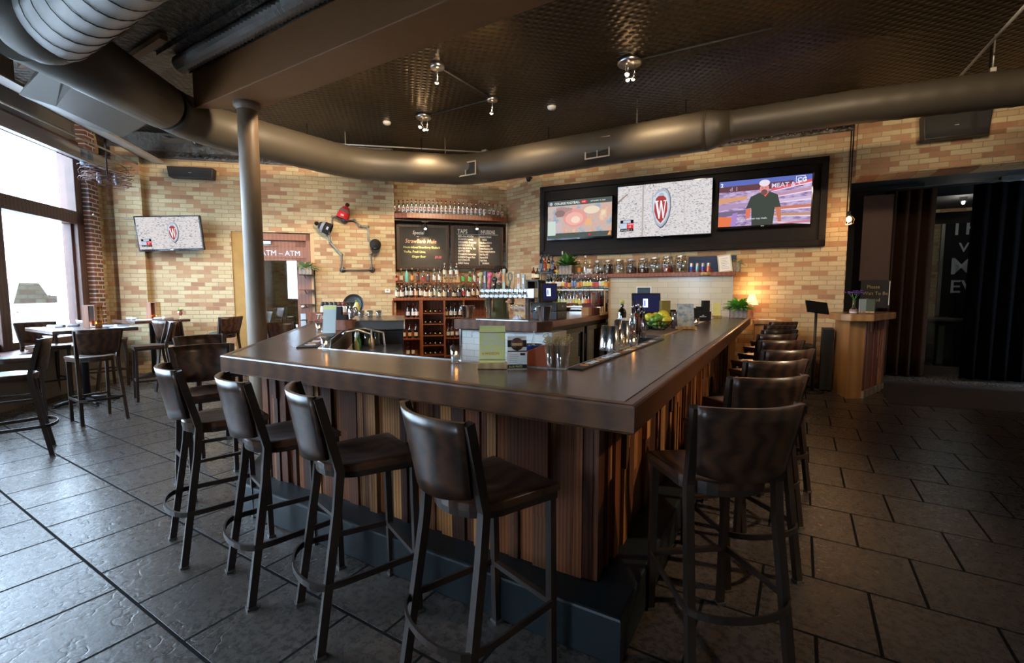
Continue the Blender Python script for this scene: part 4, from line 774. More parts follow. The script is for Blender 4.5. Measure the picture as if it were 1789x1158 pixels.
# ------------------------------------------------------------------ wall rack with plant beside the door
x0_ = dx1 - .06; rk = thing('wall_rack', 'narrow tiered black wall rack between the timber door and the pipe sculpture', 'rack', FL @ Matrix.Translation((x0_, 0, 0)))
for py in (480, 506, 531, 558):
    z = pl(FL, 550, py, -.12)[1]; m = MB(); m.box((-.2, -.26, z - .012), (.06, -.0, z)); m.build('tier', M_BLACK, rk); m = MB(); m.tube([(-.1, -.24, z - .01), (-.1, -.1, z - .07), (-.1, -.002, z - .08)], .008, 6); m.build('bracket', M_BLACK, rk)
m = MB(); m.box((.04, -.03, .9), (.06, -.0, 2.0)); m.build('upright', M_BLACK, rk)
def leafy(parent, c, n, L, mat, rnd, name='foliage', wd=.03, up=.7, droop=.6, seg=4):
    m = MB()
    for i in range(n):
        a = rnd.uniform(0, 6.28); u = rnd.uniform(.15, 1) * up + .1; ln = L * rnd.uniform(.6, 1.1); d_ = Vector((math.cos(a), math.sin(a), 0)); sd = Vector((-d_.y, d_.x, 0)); pts = []
        for k in range(seg + 1):
            t = k / seg; p = Vector(c) + d_ * (ln * t * math.cos(u * 1.2) + .01) + Vector((0, 0, ln * (math.sin(u * 1.2) * t * 1.3 - droop * t * t * .6))); w_ = wd * math.sin(math.pi * min(.97, t * .9 + .06)) ; pts.append((p - sd * w_ + Vector((0, 0, .006)), p - Vector((0, 0, w_ * .2)), p + sd * w_ + Vector((0, 0, .006))))
        vv = [[m.v(q) for q in tr] for tr in pts]
        for a_, b_ in zip(vv, vv[1:]):
            m._f([a_[0], a_[1], b_[1], b_[0]], 0, True); m._f([a_[1], a_[2], b_[2], b_[1]], 0, True)
    return m.build(name, mat, parent)
def planter(M, w_, d_, h, n, L, mat, label, name='potted_plant', box=M_CRATE, rs=1, **kw):
    r_ = thing(name, label, 'plant', M); m = MB(); t = .012
    for a, b in (((-w_ / 2, -d_ / 2, 0), (w_ / 2, -d_ / 2 + t, h)), ((-w_ / 2, d_ / 2 - t, 0), (w_ / 2, d_ / 2, h)), ((-w_ / 2, -d_ / 2, 0), (-w_ / 2 + t, d_ / 2, h)), ((w_ / 2 - t, -d_ / 2, 0), (w_ / 2, d_ / 2, h)), ((-w_ / 2, -d_ / 2, 0), (w_ / 2, d_ / 2, t))): m.box(a, b)
    m.build('planter_box', box, r_); m = MB(); m.box((-w_ / 2 + t, -d_ / 2 + t, h * .7), (w_ / 2 - t, d_ / 2 - t, h * .85)); m.build('soil', M_BLACKM, r_); leafy(r_, (0, 0, h * .8), n, L, mat, random.Random(rs), **kw); return r_
z = pl(FL, 540, 480, -.12)[1]; planter(FL @ Matrix.Translation((x0_ - .08, -.13, z)), .24, .2, .16, 90, .25, M_PALE, 'pale trailing plant in a grey wooden box on the top rack tier', wd=.022, droop=.9)
# ------------------------------------------------------------------ bottles
FH = Vector((FW.x, FW.y, 0)).normalized()
def dep(p): return (Vector(p) - CAM).dot(FH)
PROF = {
 'tall':   [(0, 0), (.036, 0), (.038, .01), (.038, .18), (.030, .205), (.014, .225), (.013, .275), (.015, .277), (.015, .285), (0, .285)],
 'square': [(0, 0), (.042, 0), (.043, .01), (.043, .15), (.036, .17), (.015, .185), (.014, .235), (.016, .24), (0, .24)],
 'slim':   [(0, 0), (.032, 0), (.033, .01), (.031, .19), (.022, .22), (.012, .245), (.012, .30), (0, .30)],
 'round':  [(0, 0), (.045, 0), (.05, .03), (.05, .10), (.04, .135), (.018, .155), (.014, .21), (0, .21)],
 'wine':   [(0, 0), (.037, 0), (.038, .01), (.038, .17), (.03, .205), (.015, .235), (.014, .30), (0, .30)]}
LAB = {'tall': (.05, .14), 'square': (.03, .12), 'slim': (.05, .14), 'round': (.03, .095), 'wine': (.05, .13)}
CAPM = {}
def cmat(c, r_=.5):
    if c not in CAPM: CAPM[c] = plain('paint_%d' % len(CAPM), c, r_)
    return CAPM[c]
PROTO = {}
def bottle(M, kind, gl, lab, cap, label, group=None, fill=None, s=1, hs=1, cat='bottle', pour=False):
    key = (kind, gl.name, lab, cap, fill.name if fill else None, pour); Ms = M @ Matrix.Diagonal((s, s, s * hs, 1))
    if key in PROTO: o = copy_tree(PROTO[key], None, Ms)
    else:
        pr = PROF[kind]; H = pr[-1][1]; m = MB(); m.lathe(pr, (0, 0, 0), 12); o = m.build('bottle', gl, None, Ms)
        if fill: R0 = pr[2][0] - .003; m = MB(); m.lathe([(0, .004), (R0, .004), (R0, H * .42), (0, H * .42)], (0, 0, 0), 10); m.build('liquid', fill, o)
        if lab: a, b = LAB[kind]; R0 = max(r for r, z in pr) + .0008; m = MB(); m.lathe([(R0, a), (R0, b)], (0, 0, 0), 12); m.build('paper_label', cmat(lab, .7), o)
        m = MB()
        if pour: m.lathe([(0, H - .005), (.014, H - .005), (.012, H + .015), (.005, H + .02), (.004, H + .06), (0, H + .06)], (0, 0, 0), 8)
        else: m.lathe([(0, H - .03), (.0165, H - .03), (.0165, H + .006), (0, H + .006)], (0, 0, 0), 10)
        m.build('pourer' if pour else 'cap', M_CHROME if pour else cmat(cap), o); PROTO[key] = o
    return tag(o, label, cat, group)
# ------------------------------------------------------------------ back bar on the recessed wall
OF = -.43; X = lambda px, off=OF: pl(FB, px, 500, off)[0]; Zb = lambda py, off=OF, px=760: pl(FB, px, py, off)[1]
cab = thing('back_bar_cabinet', 'cherry-wood back bar cabinet with bottle cubbies and wine rack under the chalkboards', 'cabinet', FB)
xs = [X(686), X(735), X(776), X(810), X(852)]; zc = Zb(520) ; zt = Zb(493, -.22)
m = MB(); m.box((xs[0], OF, zc - .06), (xs[-1] + .1, -.02, zc)); m.build('counter', M_CHERRY, cab, None, .006)
m = MB(); m.box((xs[0], -.22, zt - .02), (xs[-1], -.02, zt)); m.box((xs[0], -.22, zc), (xs[0] + .03, -.02, zt)); m.build('upper_tier', M_CHERRY, cab)
m = MB(); m.box((xs[0], -.03, 0), (xs[-1] + .1, -.02, zc)); m.build('back_panel', M_CHERRY, cab)
for i, x in enumerate(xs):
    m = MB(); wd = .07 if i == 1 else .035; m.box((x - wd / 2, OF + .004, 0), (x + wd / 2, -.03, zc - .06)); m.build('upright', M_CHERRY, cab)
for a, b in ((0, 1), (2, 3), (3, 4)):
    for py in (555, 591, 622): z = Zb(py); m = MB(); m.box((xs[a] + .02, OF + .02, z - .02), (xs[b] - .02, -.03, z)); m.build('shelf', M_CHERRY, cab)
for py in (547, 566, 586, 603, 620): z = Zb(py); m = MB(); m.box((xs[1] + .035, OF + .02, z - .018), (xs[2] - .02, -.03, z)); m.build('shelf', M_CHERRY, cab)
CL = (.72, .68, .56)
def put(F, px, py, off, kind, gl, lab, cap, label, grp, fill=None, s=1, hs=1, pour=False, z=None):
    x, z_ = pl(F, px, py, off); return bottle(F @ Matrix.Translation((x, off, z_ if z is None else z)) @ Matrix.Rotation(px * 1.3, 4, 'Z'), kind, gl, lab, cap, label, grp, fill, s, hs, 'bottle', pour)
# high shelf: a row of like bottles
sh = thing('high_shelf', 'curved cherry shelf above the chalkboards holding a long row of bottles', 'shelf', FB); zs = Zb(374.5, -.3)
xl, xr = X(684, -.4), X(885, -.3); m = MB(); m.prism([(xl, .0), (xl, -.30), (xl + .35, -.42), (xr - .35, -.42), (xr, -.28), (xr, .0)], zs - .11, zs); m.build('board', M_CHERRY, sh, None, .008)
m = MB(); m.box((xl + .02, -.30, zs - .15), (xr - .05, -.06, zs - .112)); m.build('under_rail', M_DKFR, sh)
for i in range(26):
    t = i / 25; px = 689.5 + 187.5 * t; off = -.33 if 3 < i < 22 else -.33 + .05 * (4 - i if i <= 3 else i - 21)
    x = pl(FB, px, 370, off)[0]
    o = bottle(FB @ Matrix.Translation((x, off, zs)), 'tall', M_CLEARB, (.80, .72, .66), (.30, .04, .03), 'clear bottle, %s in the row on the high shelf' % ordl(i, 26), 'clear white-labelled bottles on the high shelf')
    if i == 0:
        mm = MB(); mm.box((-.013, -.0415, .085), (.013, -.0402, .11)); mm.build('red_emblem', M_REDLB, o)
    o.rotation_euler.z = R(45)
# mirror, chalkboards, lamps
m = MB(); m.box((X(688, -.05), -.045, Zb(474, -.05)), (X(884, -.05), -.02, zs - .12)); o = tag(m.build('bar_mirror', M_MIRROR, None, FB), 'long mirror behind the two chalkboards under the high shelf', 'mirror')
m = MB(); m.box((X(884, -.05), -.06, Zb(474, -.05)), (X(884, -.05) + .03, -.0, zs - .1)); m.build('edge_strip', M_CHROME, o)
CH = {'w': plain('chalk_white', (.75, .75, .7), .9), 'p': plain('chalk_peach', (.85, .5, .35), .9), 'g': plain('chalk_green', (.62, .7, .3), .9), 'r': plain('chalk_pink', (.6, .15, .22), .9)}
def board(px0, px1, py0, py1, label):
    a = pl(FB, px0, py0, -.09); b = pl(FB, px1, py1, -.09); r_ = thing('chalkboard', label, 'chalkboard', FB @ Matrix.Translation((0, -.075, 0)))
    m = MB(); m.box((a[0] + .04, -.005, b[1] + .04), (b[0] - .04, .02, a[1] - .04)); s = m.build('slate', M_CHALK, r_)
    m = MB(); t = .075
    for p, q in (((a[0], b[1]), (b[0], b[1] + t)), ((a[0], a[1] - t), (b[0], a[1])), ((a[0], b[1] + t), (a[0] + t, a[1] - t)), ((b[0] - t, b[1] + t), (b[0], a[1] - t))): m.box((p[0], -.025, p[1]), (q[0], .02, q[1]))
    m.build('frame', M_DKFR, r_, None, .004); return r_, s, a[0], b[0], b[1], a[1]
r_, s, xa, xb, za, zb = board(692, 785, 390, 472, 'left chalkboard listing the strawberry drink special'); W, H = xb - xa, zb - za
for t_, px, py, sz, c, sh_ in (('Special', .30, .78, .105, 'w', .2), ('~', .38, .70, .1, 'w', 0), ('StrawBarb Mule', .16, .59, .12, 'p', .2), ('House-Infused Strawberry Rhubarb', .12, .475, .064, 'g', .15), ('Vodka, Fresh Lime,', .13, .375, .070, 'g', .15), ('Ginger Beer', .28, .27, .070, 'g', .15), ('$9.00', .72, .26, .075, 'r', .2)):
    txt('chalk_text', t_, sz, CH[c], s, (xa + W * px, -.0065, za + H * py), shear=sh_, bold=.0012, sx=.86)
r_, s, xa, xb, za, zb = board(788, 879, 391, 470, 'right chalkboard headed TAPS and INFUSIONS with long lists'); W, H = xb - xa, zb - za
txt('chalk_text', 'TAPS', .125, CH['w'], s, (xa + W * .12, -.0065, za + H * .80), bold=.002, sx=.8); txt('chalk_text', 'INFUSIONS', .115, CH['w'], s, (xa + W * .56, -.0065, za + H * .80), bold=.002, sx=.58)
m = MB(); m.box((xa + W * .53, -.0065, za + H * .08), (xa + W * .535, -.0055, za + H * .9)); m.box((xa + W * .11, -.0065, za + H * .775), (xa + W * .9, -.0055, za + H * .782)); m.build('chalk_line', CH['w'], s)
for i, t_ in enumerate(['BEER of the MONTH', 'FOUNDERS Sumatra', 'ONE BARREL Commuter', 'GOOSE ISLAND 312', 'NEW BELGIUM Fat Tire', 'SEATTLE CIDER', 'PYRAMIDEN Hefeweizen', 'KARBEN4 Dragon Flute', 'ROTATING IPA', 'SURLY Furious']): txt('chalk_text', t_, .062, CH['w'], s, (xa + W * .13, -.0065, za + H * (.71 - i * .067)), bold=.0014, sx=.62)
for i, t_ in enumerate(['Strawberry Rhubarb', '      VODKA', 'Spicy Bacon VODKA', 'Strawberry RUM', 'Lemon Rosemary GIN', 'Cherry Vanilla BOURBON', 'Earl Grey RYE', 'Espresso RYE', 'Apple Raisin', '      BOURBON']): txt('chalk_text', t_, .056, CH['w'], s, (xa + W * .55, -.0065, za + H * (.71 - i * .067)), bold=.001, sx=.56)
for px in (743, 833):
    x, z = pl(FB, px, 396, -.34); r_ = thing('picture_light', '%s black spot lamp under the high shelf, shining on the %s chalkboard' % (('left', 'left') if px < 800 else ('right', 'right')), 'lamp', FB @ Matrix.Translation((x, -.34, z)))
    m = MB(); m.tube([(0, 0, zs - .16 - z), (0, 0, .03)], .008, 6); m.cbox((0, 0, zs - .17 - z), (.14, .03, .02)); m.build('stem', M_BLACK, r_)
    T = Matrix.Rotation(R(-32), 4, 'X'); m = MB(); m.lathe([(0, .06), (.03, .06), (.035, .0), (.042, -.07), (.036, -.07), (.03, -.01), (0, -.005)], (0, 0, 0), 16, 0, T); m.build('lamp_head', M_BLACK, r_)
    m = MB(); m.ball(T @ Vector((0, 0, -.05)), .024, 10, 6); m.build('bulb', M_HOT, r_)
    l = bpy.data.lights.new('board_light', 'SPOT'); l.energy = 22; l.color = (1, .68, .36); l.spot_size = R(100); l.spot_blend = .8; l.shadow_soft_size = .03
    o = bpy.data.objects.new('board_light', l); COL.objects.link(o); o.matrix_world = FB @ Matrix.Translation((x, -.335, z - .085)) @ Matrix.Rotation(R(22), 4, 'X')
# upper tier and counter bottles
UPB = [(691, 'round', 'P', (.80, .30, .25)), (701, 'tall', 'C', CL), (710.5, 'tall', 'T', None), (720, 'slim', 'A', (.8, .4, .1)), (730.5, 'tall', 'A', (.08, .08, .1)), (740, 'square', 'C', (.45, .08, .06)), (748.5, 'tall', 'A', (.1, .08, .1)), (759, 'tall', 'C', (.78, .76, .7)), (768, 'tall', 'C', (.82, .8, .74)), (777, 'tall', 'C', (.76, .7, .52)), (788, 'tall', 'C', (.8, .76, .68)), (798, 'tall', 'C', (.74, .66, .5)), (809, 'square', 'C', (.12, .5, .1)), (821, 'square', 'C', (.2, .55, .12)), (829, 'slim', 'C', CL)]
GM = {'C': M_CLEARB, 'A': M_AMBER, 'P': glass('pink_spirit', (.85, .35, .35)), 'T': M_TEAL, 'D': M_DARKG, 'G': M_GREENG, 'B': M_BLUEG}
GN = {'C': 'clear', 'A': 'amber', 'P': 'pink', 'T': 'turquoise', 'D': 'dark', 'G': 'green', 'B': 'blue'}
for i, (px, k, g, lb) in enumerate(UPB):
    ex = .13 if 776 < px < 800 else 0
    put(FB, px, 493, -.15, k, GM[g], lb, (.5, .4, .25) if i % 2 else (.1, .09, .09), '%s bottle, %s on the upper back-bar tier below the chalkboards' % (GN[g], ordl(i, len(UPB))), 'bottles on the upper back-bar tier', z=zt + ex, s=1.0)
x0_, x1_ = X(774, -.2), X(803, -.2); m = MB(); m.box((x0_, -.2, zt), (x1_, -.06, zt + .125)); o = tag(m.build('wooden_box', M_OAK, None, FB), 'small wooden box lettered APICANTE carrying three bottles', 'box'); txt('lettering', 'APICANTE', .07, M_BLACKM, o, (x0_ + .02, -.202, zt + .065), sx=.85, bold=.001); txt('lettering', 'SERVER', .055, M_BLACKM, o, (x0_ + .06, -.202, zt + .01), sx=.85)
x0_ = X(831.5, -.2); m = MB(); m.box((x0_, -.26, zt - .2), (x0_ + .09, -.2, zt + .26)); o = tag(m.build('letter_sign', M_CHERRY, None, FB), 'narrow upright wooden sign lettered IPA beside the tap handles', 'sign')
for i, c in enumerate('IPA'): txt('lettering', c, .1, M_PAPER, o, (x0_ + .02, -.262, zt + .14 - i * .12))
LO = [('square', 'C', (.7, .66, .5)), ('square', 'A', CL), ('slim', 'D', (.6, .55, .5)), ('slim', 'D', (.66, .62, .6)), ('tall', 'A', (.62, .42, .24)), ('tall', 'A', (.75, .68, .5)), ('square', 'A', (.78, .7, .52)), ('square', 'C', (.76, .68, .46)), ('tall', 'C', (.5, .45, .3)), ('round', 'C', (.6, .56, .42)), ('square', 'C', (.62, .55, .35)), ('square', 'A', (.06, .05, .05)), ('round', 'D', (.5, .44, .3)), ('square', 'D', (.1, .09, .09)), ('slim', 'G', (.45, .05, .04)), ('square', 'G', (.72, .7, .6)), ('tall', 'A', (.7, .6, .4)), ('tall', 'A', (.66, .5, .3))]
for i, (k, g, lb) in enumerate(LO):
    px = 694 + (835 - 694) * i / (len(LO) - 1); put(FB, px, 520, -.34, k, GM[g], lb, [(.05, .05, .05), (.45, .3, .15), (.3, .05, .04)][i % 3], '%s bottle, %s in the front row on the back-bar counter' % (GN[g], ordl(i, len(LO))), 'front-row bottles on the back-bar counter', z=zc, s=1.05)
for i in range(17):
    px = 698 + (834 - 698) * i / 16; put(FB, px, 519, -.27, ['tall', 'slim', 'wine'][i % 3], GM['ADC'[i % 3]], [(.3, .05, .05), CL, (.1, .1, .12)][(i * 2) % 3], (.2, .12, .06), '%s bottle, %s in the rear row on the back-bar counter' % (GN['ADC'[i % 3]], ordl(i, 17)), 'rear-row bottles on the back-bar counter', z=zc)
for i, (px, py, g, lb, col) in enumerate([(713, 555, 'D', (.75, .75, .8), 0), (722, 555, 'D', (.8, .8, .8), 0), (728.5, 555, 'P', (.8, .72, .6), 0), (699, 591, 'A', CL, 0), (706, 591, 'A', CL, 0), (716, 591, 'D', (.6, .4, .2), 0), (727, 591, 'D', (.7, .66, .5), 0), (780, 555, 'D', (.5, .4, .2), 0), (788, 555, 'G', (.75, .7, .6), 0), (795, 555, 'D', (.55, .5, .4), 0), (804, 555, 'D', (.6, .5, .4), 0), (783, 591, 'A', CL, 0), (790, 591, 'A', CL, 0), (799, 591, 'A', (.6, .5, .3), 0), (784, 622, 'G', None, 0), (792, 622, 'B', None, 0), (713, 622, 'A', CL, 0), (722, 622, 'A', CL, 0)]):
    z = Zb(py) + .001; put(FB, px, py, -.30, 'wine', GM[g], lb, (.2, .03, .03) if i % 2 else (.04, .03, .03), '%s wine bottle, %s of those standing in the back-bar cubbies' % (GN[g], ORD[i]), 'bottles in the back-bar cubbies', z=z)
k = 0
for r0, py in enumerate((547, 566, 586, 603, 620)):
    for c in range(4):
        px = 743.5 + c * 8.6; x = pl(FB, px, py, OF + .05)[0]; z = Zb(py) + .042
        o = bottle(FB @ Matrix.Translation((x, OF + .36, z)) @ Matrix.Rotation(R(90), 4, 'X'), 'wine', M_DARKG, None, [(.75, .3, .05), (.6, .5, .1), (.5, .5, .5), (.3, .05, .1)][(c + r0) % 4], 'lying wine bottle, %s in %s row of the rack' % (ordl(c, 4), ['the top', 'the second', 'the middle', 'the fourth', 'the bottom'][r0]), 'wine bottles lying in the rack')
# ------------------------------------------------------------------ tap island and right-hand back counter
I0 = onz(793, 557.5, HB); I1 = onz(938, 562.5, HB); I2 = onz(965, 561.2, HB); I3 = onz(1067, 547.5, HB)
tx = (I1 - I0).normalized(); ny = Vector((-tx.y, tx.x, 0)); isl = thing('tap_island', 'white-tiled island with dark wooden top behind the bar, carrying the beer taps', 'counter', Matrix.Translation((0, 0, 0)))
I4 = Vector((*wpt(FT, pl(FT, 1067, 540)[0], -.01), 0)); I5 = Vector((*wpt(FT, xt0 + .02, -.02), 0)); I0b = I0 + ny * .62; I2b = I2 + Vector((-.62, .35, 0))
m = MB(); m.prism([I0, I1, I2, I2b, I0b], HB - .15, HB); m.build('top', M_FASCIA, isl, None, .01)
FI = Matrix.Translation((I0.x, I0.y, 0)) @ Matrix.Rotation(math.atan2(tx.y, tx.x), 4, 'Z'); WI = (I1 - I0).length
m = MB(); m.box((.06, .12, 0), (WI + .12, .6, HB - .15)); o = m.build('tiled_front', M_SUBWAY, isl, FI); 
m = MB(); m.box((.03, .10, 0), (.06, .14, HB - .15)); m.build('corner_post', M_STEEL, isl, FI); m = MB(); m.box((WI + .12, .08, 0), (WI + .2, .6, HB - .15)); m.build('corner_post', M_STEEL, isl, FI)
for px in (800, 826, 868, 962):
    q = FI.inverted() @ onv(px, 580, (I0.x + ny.x * .1, I0.y + ny.y * .1), (ny.x, ny.y)); m = MB(); m.tube([(q.x, .115, .90), (q.x, .06, .86), (q.x, .055, .83), (q.x, .075, .82), (q.x, .09, .84)], .004, 6); m.build('hook', M_STEEL, isl, FI)
bc = thing('back_counter', 'brown wooden back counter with black glass-door coolers beneath, beside the tiled wall', 'counter', Matrix.Translation((0, 0, 0)))
e = (I3 - I2).normalized(); en = Vector((-e.y, e.x, 0))
m = MB(); m.prism([I2 + e * .02, I3, I4, I5, I5 + Vector((.07, -.75, 0)), I2b + e * 1.1, I2b + e * .02], HB - .09, HB - .002); m.build('top', M_CHERRY, bc)
FCx = Matrix.Translation((I2.x, I2.y, 0)) @ Matrix.Rotation(math.atan2(e.y, e.x), 4, 'Z'); LC = (I3 - I2).length
m = MB(); m.box((.12, .06, 0), (LC, .6, HB - .09)); m.build('cooler_body', M_BLACK, bc, FCx)
for a, b in ((.55, 1.45), (1.6, LC - .1)):
    m = MB()
    for p, q in (((a, .08), (b, .16)), ((a, .84), (b, .92)), ((a, .16), (a + .07, .84)), ((b - .07, .16), (b, .84))): m.box((p[0], .02, p[1]), (q[0], .058, q[1]))
    dd = m.build('cooler_door', M_GLOSSB, bc, FCx); m = MB(); m.box((a + .07, .045, .16), (b - .07, .05, .84)); m.build('pane', glass('cooler_glass', (.12, .12, .11), .02), dd); m = MB(); m.tube([(b - .03, -.01, .4), (b - .03, -.01, .8)], .012, 6); m.build('handle', M_BLACK, dd)
# draught tower
yT = .30; q0 = FI.inverted() @ onv(838, 512, tuple((FI @ Vector((0, yT - .08, 0)))[:2]), (ny.x, ny.y)); q1 = FI.inverted() @ onv(933, 512, tuple((FI @ Vector((0, yT - .08, 0)))[:2]), (ny.x, ny.y))
tw = thing('beer_tower', 'stainless T-shaped beer tower with ten faucets and assorted tap handles', 'beer tap', FI @ Matrix.Translation((0, yT, 0)))
zt0, zt1 = q0.z - .075, q0.z + .07; xA, xB = q0.x, q1.x
m = MB(); m.box((xA, -.08, zt0), (xB, .06, zt1)); m.build('manifold', M_STEEL, tw, None, .008)
for fx in (.14, .86):
    x = xA + (xB - xA) * fx; m = MB(); m.lathe([(0, HB), (.065, HB), (.065, HB + .012), (.042, HB + .015), (.042, zt0), (0, zt0)], (x, -.01, 0), 20); m.build('column', M_STEEL, tw, None, 0, True)
m = MB(); m.box((xA + .02, -.22, HB), (xB - .02, .1, HB + .012)); m.build('drip_tray', M_STEEL, tw)
HAN = [((.5, .46, .22), 'pad', .25), ((.05, .06, .14), 'slab', .27), ((.72, .12, .25), 'pad', .24), ((.015, .015, .015), 'pad', .16), ((.06, .05, .05), 'knob', .09), ((.42, .44, .3), 'slab', .30), ((.12, .24, .22), 'paddle', .24), ((.6, .5, .3), 'slim', .24), ((.75, .75, .73), 'slab', .22), ((.4, .42, .42), 'slab', .21)]
for i, (c, kd, hh) in enumerate(HAN):
    x = xA + (xB - xA) * (.05 + .088 * i); m = MB(); T = Matrix.Rotation(R(70), 4, 'X')
    m.lathe([(0, 0), (.022, 0), (.022, .01), (.012, .015), (.012, .05), (0, .05)], (x, -.08, (zt0 + zt1) / 2), 10, 0, Matrix.Rotation(R(90), 4, 'X')); m.tube([(x, -.125, (zt0 + zt1) / 2 + .02), (x, -.14, zt0 + .03), (x, -.15, zt0 - .01)], [.014, .011, .008], 8); m.tube([(x, -.125, (zt0 + zt1) / 2), (x, -.12, zt1 - .0)], .007, 6)
    fc = m.build('faucet', M_CHROME, tw); zb_ = zt1 - .005; m = MB()
    if kd == 'slab': m.tube([(x, -.12, zb_), (x, -.118, zb_ + hh)], 0, sq=(.022, .014, (1, 0, 0)))
    elif kd == 'slim': m.tube([(x, -.12, zb_), (x, -.118, zb_ + hh)], .010, 10); m.cbox((x, -.118, zb_ + hh), (.035, .03, .03))
    elif kd == 'knob': m.tube([(x, -.12, zb_), (x, -.118, zb_ + hh * .6)], .008, 8); m.ball((x, -.118, zb_ + hh * .8), .035, 12, 8, 0, (1, .6, .8))
    elif kd == 'paddle': m.tube([(x, -.12, zb_), (x + .02, -.118, zb_ + hh * .5)], .014, 8); m.tube([(x + .02 + .032 * math.cos(a), -.118, zb_ + hh * .75 + .06 * math.sin(a)) for a in [j * math.pi / 8 for j in range(16)]], .009, 6, closed=True)
    else: m.tube([(x, -.12, zb_), (x, -.119, zb_ + hh * .55), (x, -.118, zb_ + hh * .8)], [.02, .028, .022], 10); m.lathe([(0, -.012), (.043, -.012), (.045, 0), (.043, .012), (0, .012)], (x, -.118, zb_ + hh * .88), 18, 0, Matrix.Rotation(R(90), 4, 'X'))
    hd = m.build('tap_handle', plain('handle_%d' % i, c, .35), fc)
    if kd in ('slab', 'pad'): m = MB(); m.box((x - .012, -.142 if kd == 'slab' else -.15, zb_ + hh * .35), (x + .012, -.136 if kd == 'slab' else -.14, zb_ + hh * (.75 if kd == 'slab' else .5))); m.build('badge', [M_PAPER, M_CREAML, M_ORANGE][i % 3], hd)
def bucket(px, py, z, label, s=1):
    p = onz(px, py, z) + FH * .10; r_ = thing('ice_bucket', label, 'bucket', Matrix.Translation((p.x, p.y, z)) @ Matrix.Diagonal((s, s, s, 1)))
    m = MB(); m.lathe([(0, .006), (.07, .006), (.072, 0), (.078, .01), (.105, .20), (.112, .205), (.108, .21), (.10, .2), (.074, .014), (0, .014)], (0, 0, 0), 28); m.build('pail', M_CHROME, r_)
    for sg in (-1, 1):
        m = MB(); c = RT * sg * .108 + Vector((0, 0, .17)); m.cbox(c, (.02, .02, .03)); m.tube([c + Vector((0, 0, .0)) + RT * sg * .012 + Vector((.02 * math.cos(a), .0, -.02 - .02 * math.sin(a))) for a in [j * math.pi / 5 for j in range(10)]], .003, 5, closed=True); m.build('ring_handle', M_STEEL, r_)
bucket(816, 556, HB, 'steel champagne bucket to the left of the beer tower'); bucket(951, 562, HB, 'steel champagne bucket to the right of the beer tower', 1.08)
m = MB(); p = onz(902, 560, HB) ; rr_ = random.Random(5)
m.grid(lambda u, v_: (p.x + (u - .5) * .2, p.y + (v_ - .5) * .14 + .05, HB + .016 + .05 * max(0, 1 - ((u - .5) ** 2 + (v_ - .5) ** 2) * 4) * (1 + .6 * math.sin(u * 19) * math.cos(v_ * 15)) + .0), 18, 12, 0, .004, lambda u, v_: (0, 0, 1)); tag(m.build('bar_towel', plain('towel', (.5, .5, .58), .95), None, None, 0, True), 'crumpled grey-white towel on the drip tray under the taps', 'towel')
# wine glasses hanging on a rack behind the tower
gr = thing('glass_rack', 'wire rack behind the beer tower', 'rack', FI @ Matrix.Translation((xA + (xB - xA) * .5, yT + .52, 0)))
m = MB()
for j in range(5): m.tube([(-.26, -.12 + j * .06, HB + .26), (.3, -.12 + j * .06, HB + .26)], .003, 5)
for sx_ in (-.26, .3): m.tube([(sx_, -.12, HB + .26), (sx_, .12, HB + .26)], .004, 5); m.tube([(sx_, -.12, HB - .0), (sx_, -.12, HB + .26)], .004, 5); m.tube([(sx_, .12, HB - .0), (sx_, .12, HB + .26)], .004, 5)
m.build('wire_frame', M_STEEL, gr)
wgp = None
for j in range(9):
    x = -.20 + (j % 5) * .105; y_ = -.06 if j < 5 else .06; M = FI @ Matrix.Translation((xA + (xB - xA) * .5 + x, yT + .52 + y_, HB + .001))
    if wgp is None:
        m = MB(); m.lathe([(0, .0), (.033, 0), (.033, .002), (.004, .006), (.0035, .09), (.02, .105), (.034, .14), (.036, .17), (.029, .215), (.027, .215), (.033, .17), (.031, .14), (0, .108)], (0, 0, 0), 14); wgp = m.build('wine_glass', M_GLASS, None, M); o = wgp
    else: o = wgp.copy(); COL.objects.link(o); o.matrix_world = M
    tag(o, 'wine glass, %s in the %s row behind the taps' % (ordl(j if j < 5 else j - 5, 5 if j < 5 else 4), 'front' if j < 5 else 'back'), 'glass', 'wine glasses behind the taps')
# ------------------------------------------------------------------ bottle display on risers (right of the taps)
ds = thing('bottle_riser', 'stepped display of glass bottle shelves to the left of the white tiled wall', 'shelf', FT)
xd0, xd1 = pl(FT, 952, 500, -.6)[0], pl(FT, 1061, 500, -.3)[0]
zr = [pl(FT, 1010, 534, -.62)[1], pl(FT, 1010, 504, -.42)[1], pl(FT, 960, 483, -.24)[1]]
GLS = glass('shelf_glass', (.8, .95, .88), .1)
for k, (z, a, b) in enumerate(((zr[0], -.70, -.52), (zr[1], -.51, -.34), (zr[2], -.32, -.14))):
    m = MB(); x1_ = xd1 if k < 2 else pl(FT, 1002, 480, -.2)[0]; m.box((xd0, a, z - .012), (x1_, b, z)); m.build('glass_shelf', GLS, ds)
m = MB(); m.box((xd0, -.13, HB), (xd1, -.11, zr[2] - .02)); m.build('mirror_back', M_MIRROR, ds); 
m = MB()
for x in (xd0, xd1 - .02): m.box((x, -.7, HB), (x + .02, -.10, HB + .05)); m.box((x, -.14, HB), (x + .02, -.1, zr[2])); m.box((x, -.6, HB), (x + .02, -.56, zr[0] - .012)); m.box((x, -.45, HB), (x + .02, -.41, zr[1] - .012))
m.build('support', M_OAK, ds)
